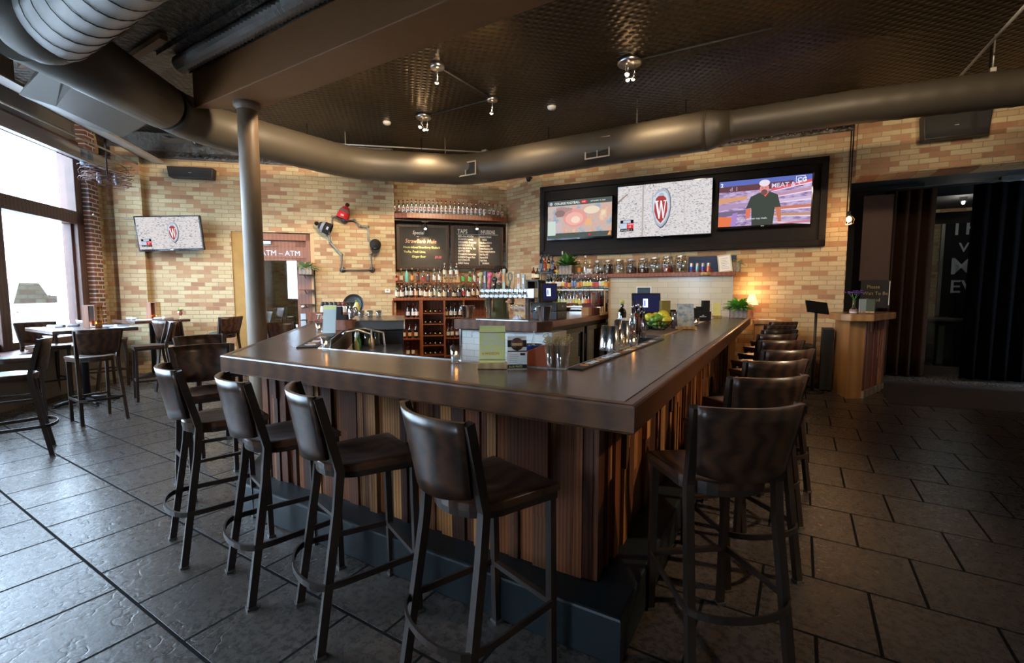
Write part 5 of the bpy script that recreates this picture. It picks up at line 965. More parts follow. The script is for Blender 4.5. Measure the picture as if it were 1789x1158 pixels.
# display strip lights of the riser
for z, yy in ((zr[0] - .02, -.60), (zr[1] - .02, -.42)):
    m = MB(); m.box((xd0 + .05, yy - .008, z - .006), (xd1 - .05, yy + .008, z - .001)); m.build('light_strip', emis('led_strip', (1, .93, .8), 1.6), ds)
LC_ = [(.75, .72, .6), (.8, .35, .08), (.3, .6, .2), (.8, .65, .15), (.82, .82, .8), (.2, .3, .6), (.6, .1, .12), (.7, .75, .3)]
rnd = random.Random(11)
for row, (py, off, n, p0, p1) in enumerate(((534, -.61, 15, 957, 1029), (504, -.425, 20, 957, 1060), (483, -.235, 9, 957, 1000))):
    for i in range(n):
        px = p0 + (p1 - p0) * i / (n - 1); g = rnd.choice('CCCCCGACB' if row else 'CCCGA'); k = rnd.choice(['tall', 'slim', 'slim', 'square', 'wine']); lb = LC_[rnd.randrange(8)]
        put(FT, px, py, off, k, GM[g], lb, LC_[rnd.randrange(8)] if row == 2 else (.1, .1, .1), '%s pourer bottle, %s on the %s step of the display' % (GN[g], ordl(i, n), ['lowest', 'middle', 'top'][row]), 'bottles on the %s step of the display' % ['lowest', 'middle', 'top'][row], z=zr[row], s=.95, pour=True)
for i in range(14):
    px = 1000 + 4.4 * i; g = 'CCAC'[i % 4]; put(FT, px, 504, -.36, 'slim', GM[g], LC_[(i * 3) % 8], (.1, .1, .1), '%s pourer bottle, %s of the back rank under the long shelf' % (GN[g], ordl(i, 14)), 'back-rank bottles under the long shelf', z=zr[1], s=.9, pour=True)
for i, (px, g, lb, k, s_) in enumerate([(932, 'A', (.75, .7, .55), 'square', 1), (939, 'D', (.8, .75, .5), 'round', 1.1), (946, 'B', (.15, .2, .3), 'tall', 1.15), (952, 'A', (.3, .06, .03), 'slim', 1.1), (958.5, 'D', (.5, .3, .1), 'slim', 1.1), (965, 'B', (.2, .2, .3), 'slim', 1)]):
    put(FT, px, 474 + (i < 2) * 14, -.30, k, GM[g], lb, (.06, .06, .08), '%s bottle, %s of the tall cluster at the brick corner' % (GN[g], ordl(i, 6)), 'tall bottle cluster at the brick corner', s=s_)
m = MB(); z_ = pl(FT, 950, 475, -.3)[1]; xx0, xx1 = pl(FT, 943, 475, -.3)[0], pl(FT, 970, 475, -.3)[0]; m.box((xx0, -.38, z_ - .03), (xx1, -.0, z_ - .002)); z2 = pl(FT, 935, 489, -.3)[1]; m.box((xx0 - .28, -.38, z2 - .03), (xx0 - .002, .15, z2 - .002)); tag(m.build('corner_shelf', M_BLACK, None, FT), 'small dark shelf at the brick corner holding tall bottles', 'shelf')
m = MB(); m.box((xx0 - .28, -.36, HB), (xx0 - .24, -.0, z2 - .03)); m.box((xx0 - .04, -.36, HB), (xx0 - .0, -.0, z2 - .03)); tag(m.build('shelf_stand', M_BLACK, None, FT), 'black stand under the corner bottle shelf', 'stand')
# ------------------------------------------------------------------ white tiled wall, long shelf, jars
FT2 = FT @ Matrix.Translation((0, -.34, 0)); xw0, xw1 = pl(FT2, 1066, 560)[0], pl(FT2, 1278, 520)[0]; zsh = pl(FT2, 1200, 476)[1]
m = MB(); m.box((xw0, 0, 0), (xw1, .33, zsh - .07)); struct(m.build('wall_tiled', M_CTILE, None, FT2)); m = MB(); m.box((xw0 - .035, -.01, 0), (xw0, .33, zsh - .07)); struct(m.build('trim_11', M_OAK, None, FT2)); m = MB(); m.box((xw1, -.008, HB), (xw1 + .012, .33, zsh - .07)); struct(m.build('trim_12', M_STEEL, None, FT2))
ls = thing('long_shelf', 'long cherry shelf over the white tiled wall, lined with big glass jars', 'shelf', FT2); xs0 = pl(FT2, 999, 480)[0]
m = MB(); m.box((xs0, -.06, zsh - .07), (xw1 + .06, .335, zsh)); m.build('board', M_CHERRY, ls, None, .006)
m = MB(); m.lathe([(0, 0), (.085, 0), (.085, -.055), (0, -.055)], (pl(FT2, 1233, 480)[0], -.04, zsh - .005), 20); m.build('round_cup_rest', M_OAK, ls, None, 0, True)
def jar(px, fill, label, chalk=True, s=1):
    x = pl(FT2, px, 474, .10)[0]; r_ = thing('drink_jar', label, 'jar', FT2 @ Matrix.Translation((x, .10, zsh)) @ Matrix.Diagonal((s, s, s, 1)), 'infusion jars on the long shelf')
    pr = [(0, 0), (.095, 0), (.105, .015), (.105, .20), (.095, .235), (.078, .25), (.078, .262)]
    m = MB(); m.lathe(pr, (0, 0, 0), 24); m.build('jar_glass', M_CLEARB, r_)
    m = MB(); m.lathe([(0, .255), (.084, .255), (.086, .26), (.086, .285), (.08, .29), (0, .29)], (0, 0, 0), 24); m.build('lid', M_STEEL, r_)
    if fill: m = MB(); m.lathe([(0, .006), (.096, .006), (.1, .015), (.1, fill[1]), (0, fill[1])], (0, 0, 0), 20); m.build('infusion', fill[0], r_)
    m = MB(); m.box((-.045, -.108, .15), (.045, -.106, .19)); g = m.build('chalk_tag', M_BLACKM, r_); m = MB(); m.box((-.03, -.1085, .165), (.03, -.1082, .17)); m.box((-.02, -.1085, .176), (.025, -.1082, .181)); m.build('chalk_marks', CH['w'], g)
    m = MB(); m.tube([(0, -.10, .04), (0, -.135, .04)], .012, 8); m.tube([(0, -.135, .06), (0, -.135, .02)], .009, 8); m.cbox((0, -.135, .068), (.035, .012, .014)); m.build('spigot', M_WHITE, r_)
w_straw = plain('straw_infusion', (.55, .42, .25), .3)
jl = [('leftmost big jar on the long shelf, a dark layer in its base', (M_DARKL, .055)), ('second big jar from the left, nearly full of black infusion', (M_DARKL, .20)), ('third big jar from the left, pale straw infusion', (w_straw, .05)), ('fourth big jar, two thirds full of black infusion', (M_DARKL, .14)), ('fifth big jar, half full of dark plum infusion', (plain('plum_infusion', (.03, .006, .012), .15), .105)), ('sixth big jar, clear and empty, grey tag', None), ('big glass jar with bright red infusion', (M_REDL, .13)), ('rightmost big glass jar with dark drawing, no infusion', None)]
for i, (l, f) in enumerate(jl): jar([1045, 1063, 1082, 1103, 1124, 1144, 1166, 1189][i], f, l, s=[.92, .92, .93, .95, .97, 1, 1.04, 1.07][i])
for i, (px, c) in enumerate(((1208, (.05, .08, .4)), (1218, (.2, .6, .65)), (1228, (.1, .08, .45)), (1237.5, (.75, .2, .08)))):
    x = pl(FT2, px, 474, .0)[0]; m = MB(); m.lathe([(0, 0), (.026, 0), (.029, .008), (.029, .15), (.024, .162), (0, .16)], (x, -.01, zsh), 14); o = tag(m.build('drink_can', M_STEEL, None, FT2, 0, True), ['leftmost slim blue and silver drink can on the long shelf', 'slim turquoise drink can on the long shelf', 'slim purple-blue drink can, third from the left on the long shelf', 'slim orange-red drink can, rightmost on the long shelf'][i], 'can', 'slim drink cans on the long shelf')
    m = MB(); m.lathe([(.0295, .03), (.0295, .10)], (x, -.01, zsh), 14); m.build('printed_band', plain('can_%d' % i, c, .3, .3), o)
x0_, x1_ = pl(FT, 1202, 470, -.06)[0], pl(FT, 1286, 470, -.06)[0]; m = MB(); m.box((x0_, -.05, zsh + .001), (x1_, -.01, zsh + .3)); tag(m.build('blue_board', plain('navy_board', (.01, .035, .11), .5), None, FT, .004), 'plain navy blue board leaning behind the cans on the long shelf', 'board')
for i in range(5): x = pl(FT2, 1209 + i * 8, 474, .12)[0]; m = MB(); m.lathe([(0, 0), (.03, 0), (.04, .05), (0, .055)], (x, .12, zsh), 12); tag(m.build('red_cup', M_REDLB, None, FT2, 0, True), 'small red cup, %s behind the slim cans' % ordl(i, 5), 'cup', 'red cups behind the cans')
M = FT2 @ Matrix.Translation((pl(FT2, 1268, 474, .02)[0], .02, zsh)) @ Matrix.Rotation(R(-12), 4, 'X') @ Matrix.Rotation(R(-8), 4, 'Y')
fr_ = thing('framed_certificate', 'leaning framed certificate at the right end of the long shelf', 'picture frame', M)
m = MB(); 
for p, q in (((-.11, 0), (.11, .02)), ((-.11, .29), (.11, .31)), ((-.11, .02), (-.09, .29)), ((.09, .02), (.11, .29))): m.box((p[0], 0, p[1]), (q[0], .02, q[1]))
m.build('frame', plain('cream_frame', (.6, .55, .42), .5), fr_); m = MB(); m.box((-.09, .008, .02), (.09, .012, .29)); m.build('sheet', M_PAPER, fr_); m = MB()
for i in range(7): m.box((-.06, .0075, .06 + i * .03), (.06 - (i % 3) * .015, .0079, .064 + i * .03))
m.build('writing', plain('blue_ink', (.15, .25, .4), .8), fr_)
planter(FT2 @ Matrix.Translation((pl(FT2, 1285, 474, .16)[0], .17, zsh)), .16, .13, .17, 34, .17, M_PALE, 'small trailing plant in a grey wooden box behind the certificate', rs=4, wd=.02, droop=1.1)
planter(FT2 @ Matrix.Translation((pl(FT2, 992, 478, .06)[0], .0, zsh + .001)), .28, .2, .18, 120, .30, M_GREEN, 'dark green lily plant in a grey crate at the left end of the long shelf', rs=2, wd=.028, up=1.0, droop=.5)
m = MB(); x = pl(FT2, 985, 440, -.05)[0]; m.tube([(x, -.06, zsh + .16), (x - .02, -.08, zsh + .40)], .004, 5); m.ball((x - .02, -.08, zsh + .43), .025, 8, 6, 0, (.6, .5, 1.5)); tag(m.build('lily_flower', M_WHITE, None, FT2), 'single white lily bloom rising from the dark green plant', 'flower')
for i, (px, k, g, lb, l) in enumerate([(1012, 'tall', 'C', (.8, .33, .08), 'clear bottle with orange label beside the crate on the long shelf'), (1022.5, 'slim', 'C', None, 'tall unlabelled clear bottle between the orange-label bottle and the jars'), (1030.5, 'round', 'C', (.78, .76, .72), 'short clear bottle with white label next to the leftmost jar')]):
    put(FT2, px, 474, .06, k, GM[g], lb, (.8, .7, .6), l, 'loose bottles on the long shelf', z=zsh, s=[1, 1.2, 1.15][i])
# ------------------------------------------------------------------ things on the bar top
def at(px, py, z=HB): p = onz(px, py, z); return Matrix.Translation((p.x, p.y, z + .001))
TOB = Matrix.Rotation(YAW, 4, 'Z')      # turned to face the room's front-left corner where guests sit
def votive(px, py, label):
    p = onz(px, py - 3, HB); r_ = thing('candle_glass', label, 'candle', Matrix.Translation((p.x, p.y, HB + .001)), 'candle glasses on the bar')
    m = MB(); m.lathe([(0, 0), (.026, 0), (.028, .004), (.037, .098), (.0345, .098), (.026, .018), (0, .016)], (0, 0, 0), 18); m.build('tumbler', M_GLASS, r_)
    m = MB(); m.lathe([(0, .018), (.02, .018), (.02, .045), (0, .045)], (0, 0, 0), 12); m.build('wax', plain('wax_' + label[:6], (.75, .66, .55), .6), r_); m = MB(); m.ball((0, 0, .056), .006, 8, 6, 0, (1, 1, 1.8)); m.build('flame', emis('flame', (1, .4, .1), 25), r_)
for q, l in (((570, 615), 'candle glass on the front of the bar, near the inner corner of the rail mat'), ((558, 583), 'candle glass on the left leg of the bar beside the drinks card'), ((797, 636), 'candle glass beside the yellow brunch card'), ((1107, 610), 'candle glass beside the upturned steel shakers'), ((1216, 572), 'candle glass next to the picture menu on the right leg'), ((1241, 557), 'farthest candle glass, beside the tall yellow card')): votive(*q, l)
# yellow brunch card in its wooden foot
def card(px, py, w_, h, mat, label, base=True, tilt=-8, name='menu_card', turn=0):
    r_ = thing(name, label, 'menu card', at(px, py) @ Matrix.Rotation(YAW + R(turn), 4, 'Z'))
    if base: m = MB(); m.box((-w_ * .56, -.045, 0), (w_ * .56, .04, .035)); m.build('wooden_foot', M_OAK, r_, None, .002)
    T = Matrix.Translation((0, -.0, .02 if base else 0)) @ Matrix.Rotation(R(tilt), 4, 'X'); o = bpy.data.objects.new('holder', None)
    m = MB(); m.M = T; m.box((-w_ / 2, -.004, 0), (w_ / 2, .004, h)); c = m.build('card', mat, r_); return r_, c, T
def ctx(c, T, s, size, mat, x, z, **k):
    o = txt('lettering', s, size, mat, c, (0, 0, 0), **k); o.matrix_basis = T @ Matrix.Translation((x, -.0046, z)) @ Matrix.Rotation(R(90), 4, 'X') @ Matrix.Diagonal((k.get('sx', 1), 1, 1, 1)); return o
TW = plain('card_white', (.85, .85, .78), .8); TO = plain('card_orange', (.8, .45, .1), .8)
r_, c, T = card(860, 643, .165, .25, M_YEL, 'yellow weekend brunch card held by bands in a wooden foot'); r_.matrix_world = r_.matrix_world @ Matrix.Diagonal((.86, .86, .86, 1))
for s, sz, z, mt in (('SUNDAY', .026, .185, TW), ('WEEKEND', .027, .16, TW), ('BRUNCH', .037, .125, TW), ('Best Bar', .024, .088, TW), ('in MADISON', .02, .066, TO), ('Bloody Mary', .018, .045, TW)): ctx(c, T, s, sz, mt, -.065, z, bold=.0008)
m = MB(); m.M = T; m.box((-.084, -.0062, .205), (.084, .0062, .208)); m.box((-.084, -.0062, .03), (.084, .0062, .033)); m.build('elastic_band', M_BLACK, r_)
r_, c, T = card(904, 644, .125, .20, M_PAPER, 'white folded tent card reading $6.00 PINTS with a dark round logo', False, -14, 'tent_card', 4); r_.matrix_world = r_.matrix_world @ Matrix.Diagonal((.84, .84, .84, 1))
for z0_, z1_ in ((.14, .185), (0, .026), (.108, .116)): m = MB(); m.M = T; m.box((-.0625, -.0052, z0_), (.0625, -.0042, z1_)); m.build('dark_band', M_BLACKM, c)
m = MB(); m.M = T; m.lathe([(0, 0), (.042, 0), (.042, .001), (0, .001)], (0, -.0055, .158), 24, 0, Matrix.Rotation(R(90), 4, 'X')); l_ = m.build('round_logo', plain('logo_brown', (.09, .035, .035), .6), c); m = MB(); m.M = T; m.box((-.033, -.008, .148), (.033, -.0067, .166)); m.build('logo_banner', plain('logo_gold', (.45, .32, .12), .6), l_)
ctx(c, T @ Matrix.Translation((0, -.001, 0)), '$6.00 PINTS', .019, plain('gold_text', (.7, .6, .2), .6), -.056, .006, bold=.0006, sx=.9); m = MB(); m.M = T; m.box((.02, -.005, .085), (.052, -.0043, .1)); m.build('dark_block', M_BLACKM, c)
for i in range(5): m = MB(); m.M = T; m.box((-.052, -.005, .04 + i * .012), (.0 if i < 3 else .01, -.0043, .042 + i * .012)); m.build('small_print', plain('grey_ink', (.3, .3, .32), .8), c)
m = MB(); m.M = Matrix.Rotation(R(14), 4, 'X'); m.box((-.0625, .09, .0), (.0625, .094, .19)); o = m.build('rear_leaf', M_PAPER, r_)
# glasses of dried twists
rt = random.Random(9)
def twig_glass(px, py, label):
    r_ = thing('garnish_glass', label, 'glass', at(px, py)); m = MB(); m.lathe([(0, 0), (.028, 0), (.03, .004), (.045, .13), (.043, .13), (.028, .008), (0, .006)], (0, 0, 0), 18); m.build('tumbler', M_GLASS, r_)
    m = MB()
    for i in range(16):
        a = rt.uniform(0, 6.28); d_ = Vector((math.cos(a), math.sin(a), 0)); L = rt.uniform(.14, .17); b_ = d_ * rt.uniform(0, .015)
        pts = [b_ + Vector((0, 0, .01)), b_ + d_ * .03 + Vector((0, 0, L))]; k_ = [pts[1] + Vector((.014 * math.cos(j), .014 * math.sin(j * 1.3), .01 + .012 * math.sin(j))) for j in (0, 1.2, 2.4, 3.6, 4.8)]; m.tube(pts + k_, .0022, 4)
    m.build('knotted_picks', plain('straw_colour', (.5, .38, .18), .8), r_)
twig_glass(965, 644, 'left glass of knotted bamboo picks behind the tent card'); twig_glass(982, 645, 'right glass of knotted bamboo picks, at the inner corner by the rail mat')
m = MB(); p = onz(938, 642, HB); m.M = Matrix.Translation((p.x, p.y + .05, HB - .085)) @ TOB @ Matrix.Rotation(R(-8), 4, 'X'); m.vprism([(-.085, 0), (.085, 0), (.09, .20), (.07, .225), (-.08, .17)], -.01, .012); tag(m.build('terracotta_folder', M_TERRA, None, None, .004), 'terracotta-coloured folder standing behind the tent card at the inner bar edge', 'folder')
# blue bowl with tongs on the speed rail
r_ = thing('blue_bowl', 'blue metal bowl with silver inside, hanging below the island counter', 'bowl', FI @ Matrix.Translation((WI * 1.0, -.14, .66)))
m = MB(); m.lathe([(0, .0), (.08, 0), (.155, .12), (.158, .125), (.15, .125)], (0, 0, 0), 28); m.build('shell', M_BLUE, r_); m = MB(); m.lathe([(.152, .124), (.075, .008), (0, .008)], (0, 0, 0), 28); m.build('lining', M_CHROME, r_, None, 0, True); m = MB(); m.tube([(-.02, 0, .05), (-.01, .05, .30), (.01, .05, .30), (.03, 0, .05)], .005, 6); m.build('tongs', M_STEEL, r_)
st_ = thing('work_station', 'stainless work station running inside the front of the bar', 'counter', Matrix.Translation((0, 0, 0))); m = MB(); m.box((-2.85, 2.36, .70), (-1.3, 2.85, .72)); m.box((-2.85, 2.83, .1), (-1.3, 2.85, .70)); m.build('bench', M_STEEL, st_)
m = MB(); bx = FI @ Matrix.Translation((WI * 1.0, -.14, 0)); m.M = bx; m.cbox((0, 0, .33), (.24, .2, .66)); tag(m.build('black_bin', M_BLACK), 'black bin under the blue bowl in front of the tiled island', 'bin')
# black rubber rail mats
def rail_mat(a, b, wd, label, side, cols):
    a, b = Vector((a.x, a.y, 0)), Vector((b.x, b.y, 0)); t = (b - a).normalized(); n = Vector((-t.y, t.x, 0)) * side; L = (b - a).length
    m = MB(); m.prism([a, b, b + n * wd, a + n * wd], HB - .001, HB + .007); o = tag(m.build('rail_mat', M_BLACK, None, None, .002), label, 'bar mat'); rr = random.Random(int(L * 100)); s = .1
    k = 0
    while s < L - .2:
        c_ = cols[k % len(cols)]; m = MB(); 
        if c_ is M_ORANGE: m.lathe([(0, 0), (wd * .3, 0), (wd * .3, .001), (0, .001)], a + t * (s + .03) + n * wd * .5 + Vector((0, 0, HB + .0072)), 16); s += .09
        else:
            for q in range(6): x = s + q * .024; w0 = rr.uniform(.2, .35); m.prism([a + t * x + n * wd * w0, a + t * (x + .016) + n * wd * w0, a + t * (x + .018) + n * wd * (1 - w0), a + t * (x + .004) + n * wd * (1 - w0)], HB + .0072, HB + .008)
            s += .17
        m.build('printed_mark', c_, o); k += 1
    return o
i1b = i1 + Vector((.015, .04)); e1 = i1.lerp(i2, .30)
rail_mat(Vector((i1.x + .012, i1.y + .02, 0)), Vector((e1.x + .012, e1.y, 0)), .085, 'black rubber rail mat with white print along the right inner bar edge', -1, [M_ORANGE, M_PAPER, M_ORANGE, M_PAPER, M_PAPER])
la = i0; lb = iL; t2_ = (lb - la).normalized(); rail_mat(Vector((la.x - .03, la.y + .0, 0)), Vector((*(la + t2_ * 1.15 + Vector((-.03, 0))), 0)), .15, 'black rubber rail mat with red and white print at the left inner corner', 1, [M_PAPER, M_ORANGE, M_PAPER, M_REDLB])
# shakers, bottles and fruit on the right leg
SHK = None
for i, (px, py, h, l) in enumerate([(1058, 616, .175, 'leftmost tall upturned steel shaker on the rail mat'), (1071, 618, .175, 'second tall upturned shaker on the rail mat'), (1081, 610, .13, 'short upturned shaker tin in the middle of the group'), (1079, 603, .19, 'tallest shaker, stacked at the back of the group'), (1091, 607, .19, 'tall shaker right of the short tin'), (1098, 602, .14, 'rightmost slim shaker tin beside the red syrup bottle')]):
    p = onz(px, py - 4, HB + .008); m = MB(); m.lathe([(0, 0), (.044, 0), (.045, .004), (.041, .03), (.030, h), (.0, h + .002)], (p.x, p.y, HB + .009), 24); tag(m.build('cocktail_shaker', M_CHROME), l, 'shaker', 'steel shakers on the bar')
def bb(px, py, kind, gl, lab, cap, label, **k): p = onz(px, py, HB); return bottle(Matrix.Translation((p.x, p.y, HB + .009)), kind, gl, lab, cap, label, 'bottles by the shakers', **k)
SY = glass('syrup_red', (.8, .3, .3), .1); BR = glass('bitters_brown', (.35, .12, .06), .12)
bb(1104, 600, 'slim', M_CLEARB, None, None, 'pourer bottle of red syrup behind the candle glass', fill=M_REDL, pour=True, s=.95)
bb(1111, 592, 'slim', BR, None, None, 'dark brown bitters bottle with pourer, second of the pourer bottles', pour=True, s=.95); bb(1119, 590, 'slim', BR, None, None, 'dark brown bitters bottle with pourer, beside the fruit bowl', pour=True, s=.9); bb(1124, 592, 'slim', M_CLEARB, None, None, 'small clear pourer bottle next to the fruit bowl', pour=True, s=.75)
bb(1115, 580, 'tall', M_CLEARB, None, None, 'clear pourer bottle at the back of the group by the shakers', pour=True, s=.95); bb(1086, 585, 'tall', M_DARKG, (.7, .7, .75), (.65, .6, .12), 'dark bottle with yellow cap standing behind the shakers', s=1.15)
m = MB(); wb = [onz(1112, 598, HB), onz(1172, 575, HB), onz(1178, 572, HB), onz(1150, 566, HB)]; 
e2, e3 = i1.lerp(i2, .36), i1.lerp(i2, .62); m.prism([e2 + Vector((-.30, 0)), e2, e3, e3 + Vector((-.30, 0))], HB - .03, HB); m.prism([e2 + Vector((0, -.02)), e3 + Vector((0, 0)), e3 + Vector((.02, 0)), e2 + Vector((.02, -.02))], HB - .03, HB + .008, 1); tag(m.build('service_board', [plain('service_mat', (.16, .10, .075), .5), M_OAK]), 'brown service board with pale wood lip on the inner right bar edge', 'board')
p = onz(1146, 577, HB); fb_ = thing('fruit_bowl', 'black wire bowl of lemons and limes on the service board', 'bowl', Matrix.Translation((p.x, p.y + .06, HB + .002)) @ Matrix.Diagonal((1.12, 1.12, 1.12, 1)))
m = MB()
for z_, r0 in ((.005, .07), (.05, .115), (.09, .15)): m.tube([(r0 * math.cos(a), r0 * math.sin(a), z_) for a in [j * math.pi / 12 for j in range(24)]], .004, 5, closed=True)
for j in range(14): a = j * 2 * math.pi / 14; m.tube([(.07 * math.cos(a), .07 * math.sin(a), .005), (.115 * math.cos(a), .115 * math.sin(a), .05), (.15 * math.cos(a), .15 * math.sin(a), .09)], .003, 4)
m.build('wire_frame', M_BLACK, fb_)
M_LEM = plain('lemon_skin', (.78, .60, .04), .4, bmp=.3, vs_=60); M_LIM = plain('lime_skin', (.16, .32, .03), .4, bmp=.3, vs_=60)
rf = random.Random(4)
for i, (x, y, z, k) in enumerate([(-.07, -.04, .06, 1), (.0, -.07, .055, 1), (.07, -.03, .06, 1), (.05, .05, .06, 0), (-.05, .05, .06, 1), (-.085, .0, .125, 0), (.0, .0, .125, 1), (.08, .0, .125, 0), (.02, -.07, .12, 1), (-.03, .06, .13, 0), (.045, .035, .155, 0), (.10, -.045, .105, 0), (-.02, -.08, .105, 1)]):
    m = MB(); rr = .034 if k else .042; m.ball((0, 0, 0), rr, 14, 9, 0, (1, 1, 1.25)); m.ball((0, 0, rr * 1.2), rr * .25, 8, 5)
    tag(m.build('lime' if k else 'lemon', M_LIM if k else M_LEM, None, fb_.matrix_world @ Matrix.Translation((x, y, z)) @ Matrix.Rotation(rf.uniform(.8, 2.2), 4, 'X') @ Matrix.Rotation(rf.uniform(0, 3), 4, 'Y')), ('green lime' if k else 'yellow lemon') + ' %s in the wire fruit bowl' % ['low at the left', 'low at the front', 'low at the right', 'low at the right back', 'low at the left back', 'on top at the far left', 'in the middle on top', 'on top at the right', 'just over the front rim', 'on top at the back', 'highest at the right back', 'overhanging the right rim', 'over the front rim, left of centre'][i], 'fruit', 'citrus in the wire bowl')
# register screens
def register(M, w_, h, label):
    r_ = thing('register_screen', label, 'monitor', M); m = MB(); m.M = Matrix.Rotation(R(-8), 4, 'X'); m.box((-w_ / 2, -.02, .0), (w_ / 2, .02, h)); m.build('housing', M_BLACK, r_, None, .006)
    m = MB(); m.M = Matrix.Rotation(R(-8), 4, 'X'); m.box((-w_ / 2 + .02, -.0215, .03), (w_ / 2 - .02, -.0205, h - .02)); s = m.build('screen', emis('register_blue', (.009, .009, .03), 1), r_); m = MB(); m.M = Matrix.Rotation(R(-8), 4, 'X'); m.box((-.05, -.0225, h * .3), (.02, -.0217, h * .72)); m.build('dialog_box', emis('dialog_white', (.6, .68, .85), 1), s); m = MB(); m.M = Matrix.Rotation(R(-8), 4, 'X'); m.box((-.04, -.0233, h * .36), (-.015, -.0227, h * .64)); m.build('dialog_mark', emis('dialog_blue', (.12, .2, .6), 1), s)
    m = MB(); m.cbox((0, .05, -.03), (w_ * .4, .12, .16)); m.build('stand', M_BLACK, r_); return r_
pr_ = onv(1129, 551, (0, 6.9), (0, 1)); register(Matrix.Translation((pr_.x, 6.9, HB + .11)) @ TOB, .42, .30, 'register screen on the right bar leg beneath the small wall picture')
m = MB(); m.M = Matrix.Translation((pr_.x, 6.9, 0)) @ TOB; m.cbox((0, .12, HB - .27), (.34, .2, .60)); tag(m.build('register_stand', M_BLACK), 'black stand under the register screen behind the fruit bowl', 'stand')
x, z = pl(FT2, 1125, 511, 0); m = MB(); m.box((x - .14, -.02, z - .11), (x + .14, 0, z + .11)); o = tag(m.build('small_picture', M_WHITE, None, FT2, .003), 'small white-framed dark blue picture on the tiled wall', 'picture'); m = MB(); m.box((x - .115, -.022, z - .09), (x + .115, -.0205, z + .09)); m.build('print', plain('slate_blue', (.03, .055, .08), .5), o)
def blk(px, py, w_, d_, h, mat, label, name, cat, z=HB, yaw=0, mats=None, bevel=.003):
    p = onz(px, py, z); m = MB(); m.M = Matrix.Translation((p.x, p.y, z + .001)) @ Matrix.Rotation(YAW + R(yaw), 4, 'Z'); m.box((-w_ / 2, 0, 0), (w_ / 2, d_, h)); return tag(m.build(name, mat, None, None, bevel), label, cat)
blk(1163, 573, .10, .10, .32, plain('gold_carton', (.32, .22, .05), .4), 'olive-gold carton standing right of the register screen', 'gold_carton', 'box'); blk(1170, 566, .16, .08, .19, M_BLACK, 'black caddy box in front of the gold carton', 'black_caddy', 'box')
blk(1173, 571, .17, .09, .085, M_DOORW, 'low red-brown wooden box behind the picture menu', 'wooden_tray', 'box')
for i in range(3): p = onz(1178 + i * 4, 573, HB); m = MB(); m.lathe([(0, 0), (.03, 0), (.040, .19), (.037, .19), (.028, .01), (0, .01)], (p.x, p.y, HB + .001), 18); tag(m.build('steel_cup', M_CHROME), 'steel shaker cup, %s behind the picture menu' % ordl(i, 3), 'shaker', 'steel cups behind the picture menu')
pm = noise_screen; mp_, nt_, pp_ = nm('picture_menu_print'); v_ = coords(nt_); n_ = noise(nt_, v_, 16, 4); rp_ = ramp(nt_, [(.35, (.25, .33, .4)), (.5, (.55, .62, .64)), (.6, (.7, .72, .6)), (.7, (.3, .42, .45))]); nt_.links.new(n_, rp_.inputs[0]); nt_.links.new(rp_.outputs[0], pp_.inputs['Base Color'])
card(1198, 575, .19, .27, mp_, 'pale blue picture menu in a wooden foot on the right leg of the bar')
o = blk(1228, 561, .24, .13, .14, M_BLACKM, 'black stepped straw and napkin caddy before the tiled wall', 'napkin_caddy', 'caddy'); 
for a, b, h in ((-.12, -.06, .19), (-.06, .02, .21), (.02, .12, .30)): m = MB(); p = onz(1228, 561, HB); m.M = Matrix.Translation((p.x, p.y, HB + .001)) @ TOB; m.box((a, .05, .14), (b - .004, .13, h)); m.build('compartment', M_BLACKM, o)
m = MB(); m.M = Matrix.Translation((p.x, p.y, HB + .001)) @ TOB; m.box((-.05, -.002, .06), (.05, -.0005, .07)); m.cbox((0, -.002, .085), (.03, .002, .015)); m.build('white_print', M_PAPER, o)
card(1252, 555, .12, .23, M_YEL, 'tall blank yellow card in a wooden foot near the end of the bar')
for i in range(2): p = onz(1243 + i * 5, 552, HB); m = MB(); m.lathe([(0, 0), (.02, 0), (.02, .06), (.012, .07), (.012, .08)], (p.x, p.y, HB + .001), 12); m.lathe([(0, .08), (.014, .08), (.012, .095), (0, .1)], (p.x, p.y, HB + .001), 12, 1); tag(m.build('salt_shaker', [M_GLASS, M_STEEL]), '%s small glass salt shaker beside the tall yellow card' % ('left', 'right')[i], 'shaker')
pq = onz(1298, 552, HB); planter(Matrix.Translation((pq.x, min(pq.y, 8.5), HB + .001)) @ Matrix.Rotation(R(8), 4, 'Z'), .26, .2, .17, 130, .27, M_LIME, 'bright green leafy plant in a grey wooden box at the end of the bar', rs=6, wd=.032, up=.9, droop=.8)
# small counter, table lamp at the end of the bar
m = MB(); m.box((-1.28, -.62, 0), (-.92, -.02, 1.0)); o = tag(m.build('side_cabinet', M_MAPLE, None, FT, .004), 'honey-wood side cabinet between the bar end and the brick wall', 'cabinet'); m = MB(); m.box((-1.30, -.66, 1.0), (-.88, -.01, 1.06)); m.build('top', M_MAPLE, o, None, .004)
lp = thing('table_lamp', 'small table lamp with glowing cream shade behind the green plant', 'lamp', FT @ Matrix.Translation((pl(FT, 1314, 520, -.22)[0], -.22, 1.061)))
m = MB(); m.lathe([(0, 0), (.06, 0), (.055, .015), (.02, .03), (.03, .08), (.012, .14), (.008, .26), (0, .26)], (0, 0, 0), 18); m.build('base', M_DOORW, lp)
m = MB(); m.lathe([(.10, .24), (.045, .42)], (0, 0, 0), 20); s_ = m.build('shade', None or plain('lamp_shade', (1, .62, .3), .8, emit=.8), lp)
l = bpy.data.lights.new('lamp_light', 'POINT'); l.energy = 4.5; l.color = (1, .55, .24); l.shadow_soft_size = .04; o = bpy.data.objects.new('lamp_light', l); COL.objects.link(o); o.location = (FT @ Matrix.Translation((pl(FT, 1314, 520, -.22)[0], -.22, 1.53))).translation
